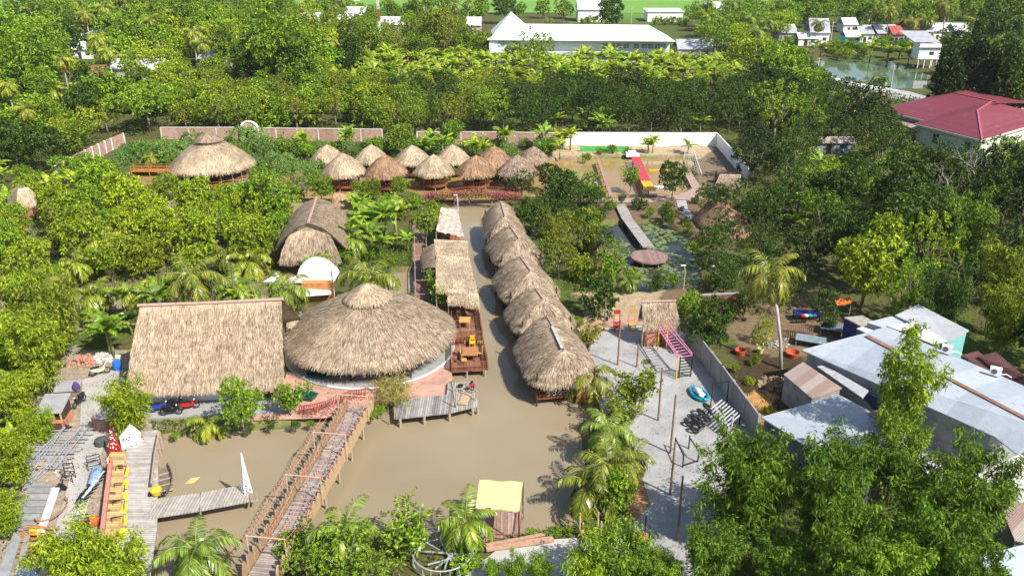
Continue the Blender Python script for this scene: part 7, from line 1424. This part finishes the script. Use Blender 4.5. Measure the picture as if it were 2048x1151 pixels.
fill([(-500, 75), (60, 75), (120, 38), (620, 46), (700, 110), (640, 185), (330, 185), (-260, 150)], 8.5, [('far', 'bright', .28, 7, 11), ('far', 'yellow', .27, 7, 11), ('tall', 'mid', .18, 7, 10), ('farpalm', 'yellow', .12, 7, 8), ('umbrella', 'lime', .15, 8, 12)], 6, 'in the far left wood')
fill([(330, 190), (640, 188), (760, 205), (760, 272), (335, 272)], 5.4, [('far', 'mid', .35, 6, 8), ('far', 'yellow', .15, 6, 8), ('loose', 'olive', .35, 6, 8), ('banana', 'bright', .15, 4, 5)], 7, 'in the wood behind the left part of the brick wall')
fill([(750, 205), (1000, 205), (1000, 272), (750, 272)], 4.6, [('ever', 'mid', .35, 5.5, 7.5), ('ever', 'dark', .3, 5.5, 7), ('loose', 'olive', .25, 5.5, 7), ('banana', 'bright', .10, 4, 5)], 28, 'in the green tree belt behind the middle of the garden wall')
fill([(1000, 205), (1500, 205), (1515, 276), (1000, 272)], 4.6, [('ever', 'dark', .52, 5.5, 7.5), ('ever', 'black', .2, 5.5, 7), ('loose', 'dark', .18, 5.5, 7), ('banana', 'mid', .10, 4, 5)], 8, 'in the dark tree belt behind the garden wall')
fill([(640, 175), (1560, 178), (1600, 212), (760, 215), (650, 195)], 5.4, [('loose', 'yellow', .45, 3.8, 5), ('mango', 'olive', .25, 3.8, 5), ('mango', 'yellow', .12, 3.8, 5), ('banana', 'lime', .18, 4.5, 6)], 9, 'in the olive shrub belt in front of the banana plantation')
fill([(640, 120), (1560, 140), (1600, 186), (640, 186)], 4.6, [('banana', 'lime', .65, 5.4, 7), ('banana', 'yellow', .35, 5.4, 7)], 10, 'in the banana plantation before the long white building')
fill([(560, 70), (960, 76), (970, 112), (1100, 128), (640, 122)], 6.4, [('loose', 'olive', .4, 7, 10), ('banana', 'bright', .25, 4.5, 6), ('mango', 'mid', .35, 7, 9)], 11, 'in the thicket left of the long white building')
fill([(580, 30), (960, 38), (960, 76), (560, 70)], 12, [('tall', 'mid', .4, 6, 7.5), ('far', 'bright', .4, 6, 8), ('farpalm', 'mid', .2, 6, 7)], 12, 'among the far village houses left of the long white building')
fill([(560, 24), (1500, 30), (1500, 48), (560, 48)], 11, [('far', 'mid', .6, 6, 9), ('farpalm', 'mid', .1, 5, 6), ('tall', 'olive', .3, 6, 8)], 13, 'on the near edge of the rice field', keep=.35)
fill([(1380, 46), (1600, 30), (1560, 100), (1500, 140), (1400, 120)], 8, [('ever', 'bright', .4, 8, 11), ('umbrella', 'lime', .4, 8, 11), ('farpalm', 'mid', .2, 7, 8)], 14, 'in the grove right of the long white building')
fill([(1560, -20), (2600, -60), (2600, 62), (1570, 62)], 11, [('far', 'mid', .35, 9, 14), ('farpalm', 'olive', .3, 7, 8.5), ('tall', 'bright', .2, 9, 13), ('loose', 'bright', .15, 8, 12)], 15, 'in the far wood above the upper right village')
fill([(1610, 100), (1840, 104), (1830, 128), (1640, 122)], 4.8, [('banana', 'yellow', .75, 4, 5.5), ('shrub', 'olive', .25, 3, 4)], 16, 'between the village houses and the green pond')
fill([(1900, 95), (2400, 90), (2500, 160), (1900, 175)], 8, [('cone', 'dark', .3, 5, 6), ('ever', 'dark', .4, 7, 10), ('ever', 'bright', .3, 7, 9)], 17, 'beside the dark conical trees')
fill([(1500, 190), (1600, 160), (1690, 225), (1780, 265), (1800, 300), (1560, 300), (1500, 262)], 5.6, [('ever', 'black', .4, 6, 9), ('loose', 'dark', .4, 6, 9), ('ever', 'dark', .2, 6, 8)], 18, 'in the dark wood left of the crimson roofed house')
fill([(1500, 300), (1820, 310), (1960, 345), (2250, 350), (2300, 600), (1960, 660), (1760, 590), (1640, 560), (1540, 520), (1500, 420)], 5.0, [('ever', 'black', .33, 5, 9), ('loose', 'dark', .2, 5, 9), ('ever', 'dark', .15, 6, 9), ('tall', 'dark', .1, 5, 7.5), ('banana', 'mid', .08, 4, 5), ('umbrella', 'mid', .07, 5, 7), ('loose', 'bright', .07, 4, 6)], 19, 'in the dark right wood')
fill([(1420, 440), (1500, 440), (1540, 530), (1600, 580), (1440, 585), (1410, 520)], 4.2, [('ever', 'dark', .5, 4.5, 6), ('loose', 'dark', .5, 4.5, 6)], 20, 'between the lotus pond and the right wood')
fill([(1960, 640), (2200, 640), (2200, 720), (2060, 740), (1950, 690)], 5.0, [('bamboo', 'olive', .6, 6, 8), ('mango', 'black', .4, 6, 7)], 21, 'right of the corrugated house')
fill([(1040, 395), (1180, 400), (1190, 470), (1200, 560), (1130, 560), (1085, 470)], 3.6, [('ever', 'dark', .35, 3.5, 5), ('loose', 'olive', .35, 3.5, 4.6), ('shrub', 'mid', .3, 2, 3)], 22, 'between the thatched cabins and the lotus pond')
fill([(690, 500), (820, 500), (815, 540), (700, 560)], 3.0, [('banana', 'bright', .5, 3.2, 4), ('shrub', 'mid', .5, 2, 3)], 23, 'between the gabled thatched house and the brick path')
fill([(1430, 1000), (2150, 1040), (2150, 1200), (1380, 1200)], 5.5, [('bamboo', 'bam', .5, 5, 6.5), ('bamboosmall', 'mid', .5, 3, 4.5)], 24, 'in the foreground bamboo thicket')
# ---- far woodland, one mass beyond the village (too many and too small to count)
fw = []
g = np.random.default_rng(77)
for (x0, x1, d0, d1, n) in ((-420, -150, 330, 560, 200), (-150, -128, 330, 420, 10), (150, 560, 400, 760, 420)):
    for k in range(n):
        cx_, cy_ = g.uniform(x0, x1), g.uniform(d0, d1); r = g.uniform(4, 7); m_ = 90; nn = unit(g.normal(size=(m_, 3)) + np.array([0, 0, .4])); b_ = np.array([cx_, cy_, 5]) + nn * r * g.uniform(.6, 1, (m_, 1)) * np.array([1, 1, .8])
        fw.append(leafquads(b_, nn + g.normal(size=(m_, 3)) * .8, g.uniform(1.2, 2.4, m_), g.uniform(.5, .8, m_)))
V = np.concatenate(fw).reshape(-1, 3); me = bpy.data.meshes.new('far_woodland'); nf = len(V) // 4
def quadmesh(me, V):
    nf = len(V) // 4; me.vertices.add(len(V)); me.vertices.foreach_set('co', V.ravel()); me.loops.add(len(V)); me.loops.foreach_set('vertex_index', np.arange(len(V), dtype=np.int32)); me.polygons.add(nf)
    me.polygons.foreach_set('loop_start', np.arange(nf, dtype=np.int32) * 4); me.polygons.foreach_set('loop_total', np.full(nf, 4, np.int32)); me.update(calc_edges=True)
quadmesh(me, V); o_ = mesh_obj('far_woodland', me, lf); o_['kind'] = 'stuff'
# ---- undergrowth: low leaves covering the ground of woods and banks
UG = [(poly((-300, 430), (640, 430), (640, 600), (-300, 640)), 26, .5), (poly((-300, 150), (340, 180), (760, 200), (1440, 200), (1440, 266), (330, 270), (235, 280), (110, 350), (40, 440), (-300, 440)), 16, .9), (poly((1500, 170), (1640, 160), (2300, 300), (2300, 640), (1960, 690), (1640, 570), (1500, 520), (1440, 440), (1500, 380)), 16, .9), (poly((240, 290), (760, 290), (760, 345), (520, 345), (270, 345)), 30, .4), (poly((1040, 400), (1200, 410), (1190, 600), (1140, 600), (1080, 480)), 30, .5), (poly((-100, 560), (130, 600), (110, 760), (60, 860), (0, 1200), (-100, 1200)), 24, .8), (poly((560, 1060), (880, 1060), (900, 1200), (540, 1200)), 30, .6), (poly((1400, 900), (1520, 880), (1800, 980), (2200, 1060), (2200, 1250), (1380, 1250)), 22, .9), (poly((690, 490), (826, 490), (826, 545), (690, 560)), 30, .5), (poly((560, 60), (1600, 100), (1600, 205), (560, 200)), 5, 1.0), (poly((1440, 440), (1530, 450), (1600, 560), (1410, 600)), 30, .6), (poly((300, 842), (700, 830), (700, 850), (560, 862), (320, 886)), 60, .3), (poly((1020, 1050), (1170, 1045), (1180, 1070), (1000, 1090)), 60, .35), (poly((1460, 730), (1560, 740), (1580, 860), (1520, 870)), 10, .3), (poly((700, 835), (790, 815), (792, 840), (700, 860)), 60, .4)]
B = []; Hh = []
for pl, dens, hh in UG:
    xs = [p[0] for p in pl]; ysx = [p[1] for p in pl]; A_ = (max(xs) - min(xs)) * (max(ysx) - min(ysx)); n = int(min(A_ * dens, 90000)); q = np.column_stack([g.uniform(min(xs), max(xs), n), g.uniform(min(ysx), max(ysx), n)])
    q = q[inside(q, pl)]; q = q[vnoise(q, 1.8, 31) > .34]; q = q[~wet(q)]; B.append(q); Hh.append(np.full(len(q), hh))
B = np.concatenate(B); Hh = np.concatenate(Hh); n = len(B); z = g.random(n) * Hh * (vnoise(B, 2.5, 33) + .2); dist = np.hypot(B[:, 0], B[:, 1]); s = np.clip(dist / 130, .7, 2.2)
b3 = np.column_stack([B, z]); q = leafquads(b3, g.normal(size=(n, 3)) + np.array([0, 0, .7]), s * g.uniform(.2, .42, n), s * .085)
me = bpy.data.meshes.new('undergrowth'); quadmesh(me, q.reshape(-1, 3)); o_ = mesh_obj('undergrowth', me, leafmat('undergrowth leaf', [(.03, .06, .01), (.07, .12, .016), (.12, .19, .024), (.20, .20, .06)], .3, tint=False)); o_['kind'] = 'stuff'; o_.color = (1, 1, 1, 1)
# ---- dead leaves and grit on the paved yards
B = []
for pts, dens in (([(1170, 645), (1300, 640), (1372, 668), (1505, 855), (1480, 950), (1440, 1151), (1250, 1151), (1262, 885), (1205, 850)], 5), ([(120, 700), (250, 735), (300, 860), (200, 1100), (0, 1151), (60, 860)], 9), ([(506, 818), (560, 785), (780, 770), (897, 740), (793, 805), (640, 838)], 6), ([(930, 1151), (1005, 1092), (1210, 1085), (1210, 1200)], 6), ([(1340, 300), (1430, 295), (1485, 350), (1440, 400)], 4), ([(1170, 590), (1300, 585), (1290, 640), (1170, 645)], 8)):
    pl = poly(*pts); a_ = np.array(pl); n = int(np.prod(a_.max(0) - a_.min(0)) * dens); q = np.column_stack([g.uniform(a_[:, 0].min(), a_[:, 0].max(), n), g.uniform(a_[:, 1].min(), a_[:, 1].max(), n)]); q = q[inside(q, pl)]; q = q[vnoise(q, 2.0, 51) > .35]; B.append(q)
B = np.concatenate(B); n = len(B); d_ = g.normal(size=(n, 3)) * np.array([1, 1, .15]); q = leafquads(np.column_stack([B, np.full(n, .14) + g.random(n) * .04]), d_, g.uniform(.05, .16, n), g.uniform(.02, .05, n), np.array([[0, 0, 1.0]]).repeat(n, 0))
me = bpy.data.meshes.new('fallen_leaves'); quadmesh(me, q.reshape(-1, 3)); o_ = mesh_obj('fallen_leaves', me, leafmat('dead leaf litter', [(.10, .06, .03), (.22, .14, .07), (.32, .26, .18), (.08, .08, .03)], .05, tint=False)); o_['kind'] = 'stuff'
# rice field sheet texture
rice = striped('bright green rice', [(.15, .30, .05), (.18, .34, .06), (.165, .32, .05)], 1, .06, .9)
paved('rice_field', [(520, 24), (1560, 28), (1640, -60), (1300, -110), (500, -80)], .12, rice); paved('rice_field_left', [(-300, 40), (62, 30), (66, -60), (-400, -60)], .12, rice)
# ------------------------------------------------------------------ labels for the plants
CW = dict(yellow='yellow green', lime='bright yellow green', mid='mid green', dark='dark green', olive='olive green', blue='bluish green', black='very dark green', bam='deep green', bright='fresh green')
KW = dict(ever=('evergreen tree', 'evergreen trees'), far=('rounded tree', 'rounded trees'), mango=('round bushy tree', 'bushy trees'), tall=('tall leafy tree', 'leafy trees'), loose=('feathery tree', 'feathery trees'), umbrella=('spreading fine leaved tree', 'spreading trees'), cone=('pointed conical tree', 'conical trees'), shrub=('low shrub', 'low shrubs'), vine=('dense vine mound', 'vine mounds'), sparse=('open young tree', 'open young trees'), palm=('coconut palm', 'coconut palms'), farpalm=('tall coconut palm', 'tall coconut palms'), areca=('slim areca palm', 'areca palms'), youngpalm=('young stemless palm', 'young palms'), banana=('banana plant', 'banana plants'), bamboo=('bamboo clump', 'bamboo clumps'), bambootall=('tall narrow bamboo clump', 'tall bamboo'), bamboosmall=('small bamboo clump', 'small bamboo clumps'), dead=('leafless pale tree', 'leafless trees'))
seen = {}
for o_, kind, tint, place, size in PLANTED:
    col_ = CW[tint] + ' ' if kind != 'dead' else ''
    if place: key = ' '.join(f'{col_}{KW[kind][0]} {place}'.split()[:16]); grp = f'{KW[kind][1]} {place}'
    else:
        x, y = PX(o_.location + Vector((0, 0, 2))); best = None
        for ph, q in LAND:
            lx, ly = PX(q + Vector((0, 0, 2))); d = math.hypot(lx - x, (ly - y) * 1.5)
            if best is None or d < best[0]: best = (d, ph, lx, ly)
        d, ph, lx, ly = best; dx, dy = x - lx, (y - ly) * 1.5
        rel = ('right of' if dx > 0 else 'left of') if abs(dx) > abs(dy) else ('in front of' if dy > 0 else 'behind')
        key = f'{col_}{KW[kind][0]} {rel} {ph}'; grp = None
    seen.setdefault(key, []).append((o_, grp, kind, size))
ORD = ['nearest', 'second nearest', 'third nearest', 'fourth nearest', 'fifth nearest', 'sixth nearest', 'seventh nearest', 'eighth nearest']
for key, L in seen.items():
    if L[0][1]:
        for o_, grp, kind, size in L: o_['label'] = key; o_['group'] = grp
    elif len(L) == 1: L[0][0]['label'] = ' '.join(key.split()[:16])
    else:
        L.sort(key=lambda a: a[0].location.y)
        for i, (o_, grp, kind, size) in enumerate(L):
            o_['label'] = (ORD[i] + ' ' + key if i < 8 else 'farther ' + key); o_['label'] = ' '.join(o_['label'].split()[:16]); o_['group'] = KW[kind][1]
hz = MB(); hz.box((150, 640, 34), (2000, 1400, 74)); hm = bpy.data.materials.new('thin haze'); hm.use_nodes = True; ht = hm.node_tree; ht.nodes.remove(ht.nodes['Principled BSDF'])
hv = ht.nodes.new('ShaderNodeVolumePrincipled'); hv.inputs['Color'].default_value = (.80, .87, .95, 1); hv.inputs['Density'].default_value = .00007; ht.links.new(hv.outputs[0], ht.nodes['Material Output'].inputs['Volume'])
structure(hz, 'haze', hm, 'stuff')
print('PLANTS', len(PLANTED), {k: sum(1 for r in PLANTED if r[1] == k) for k in PROTO}, 'objects', len(scn.objects))
for L in PROTO.values():                      # remove prototypes nothing was made from
    for root, w, h, used in L:
        if not used:
            for ch in KIDS.get(root.name, []): bpy.data.objects.remove(ch)
            bpy.data.objects.remove(root)
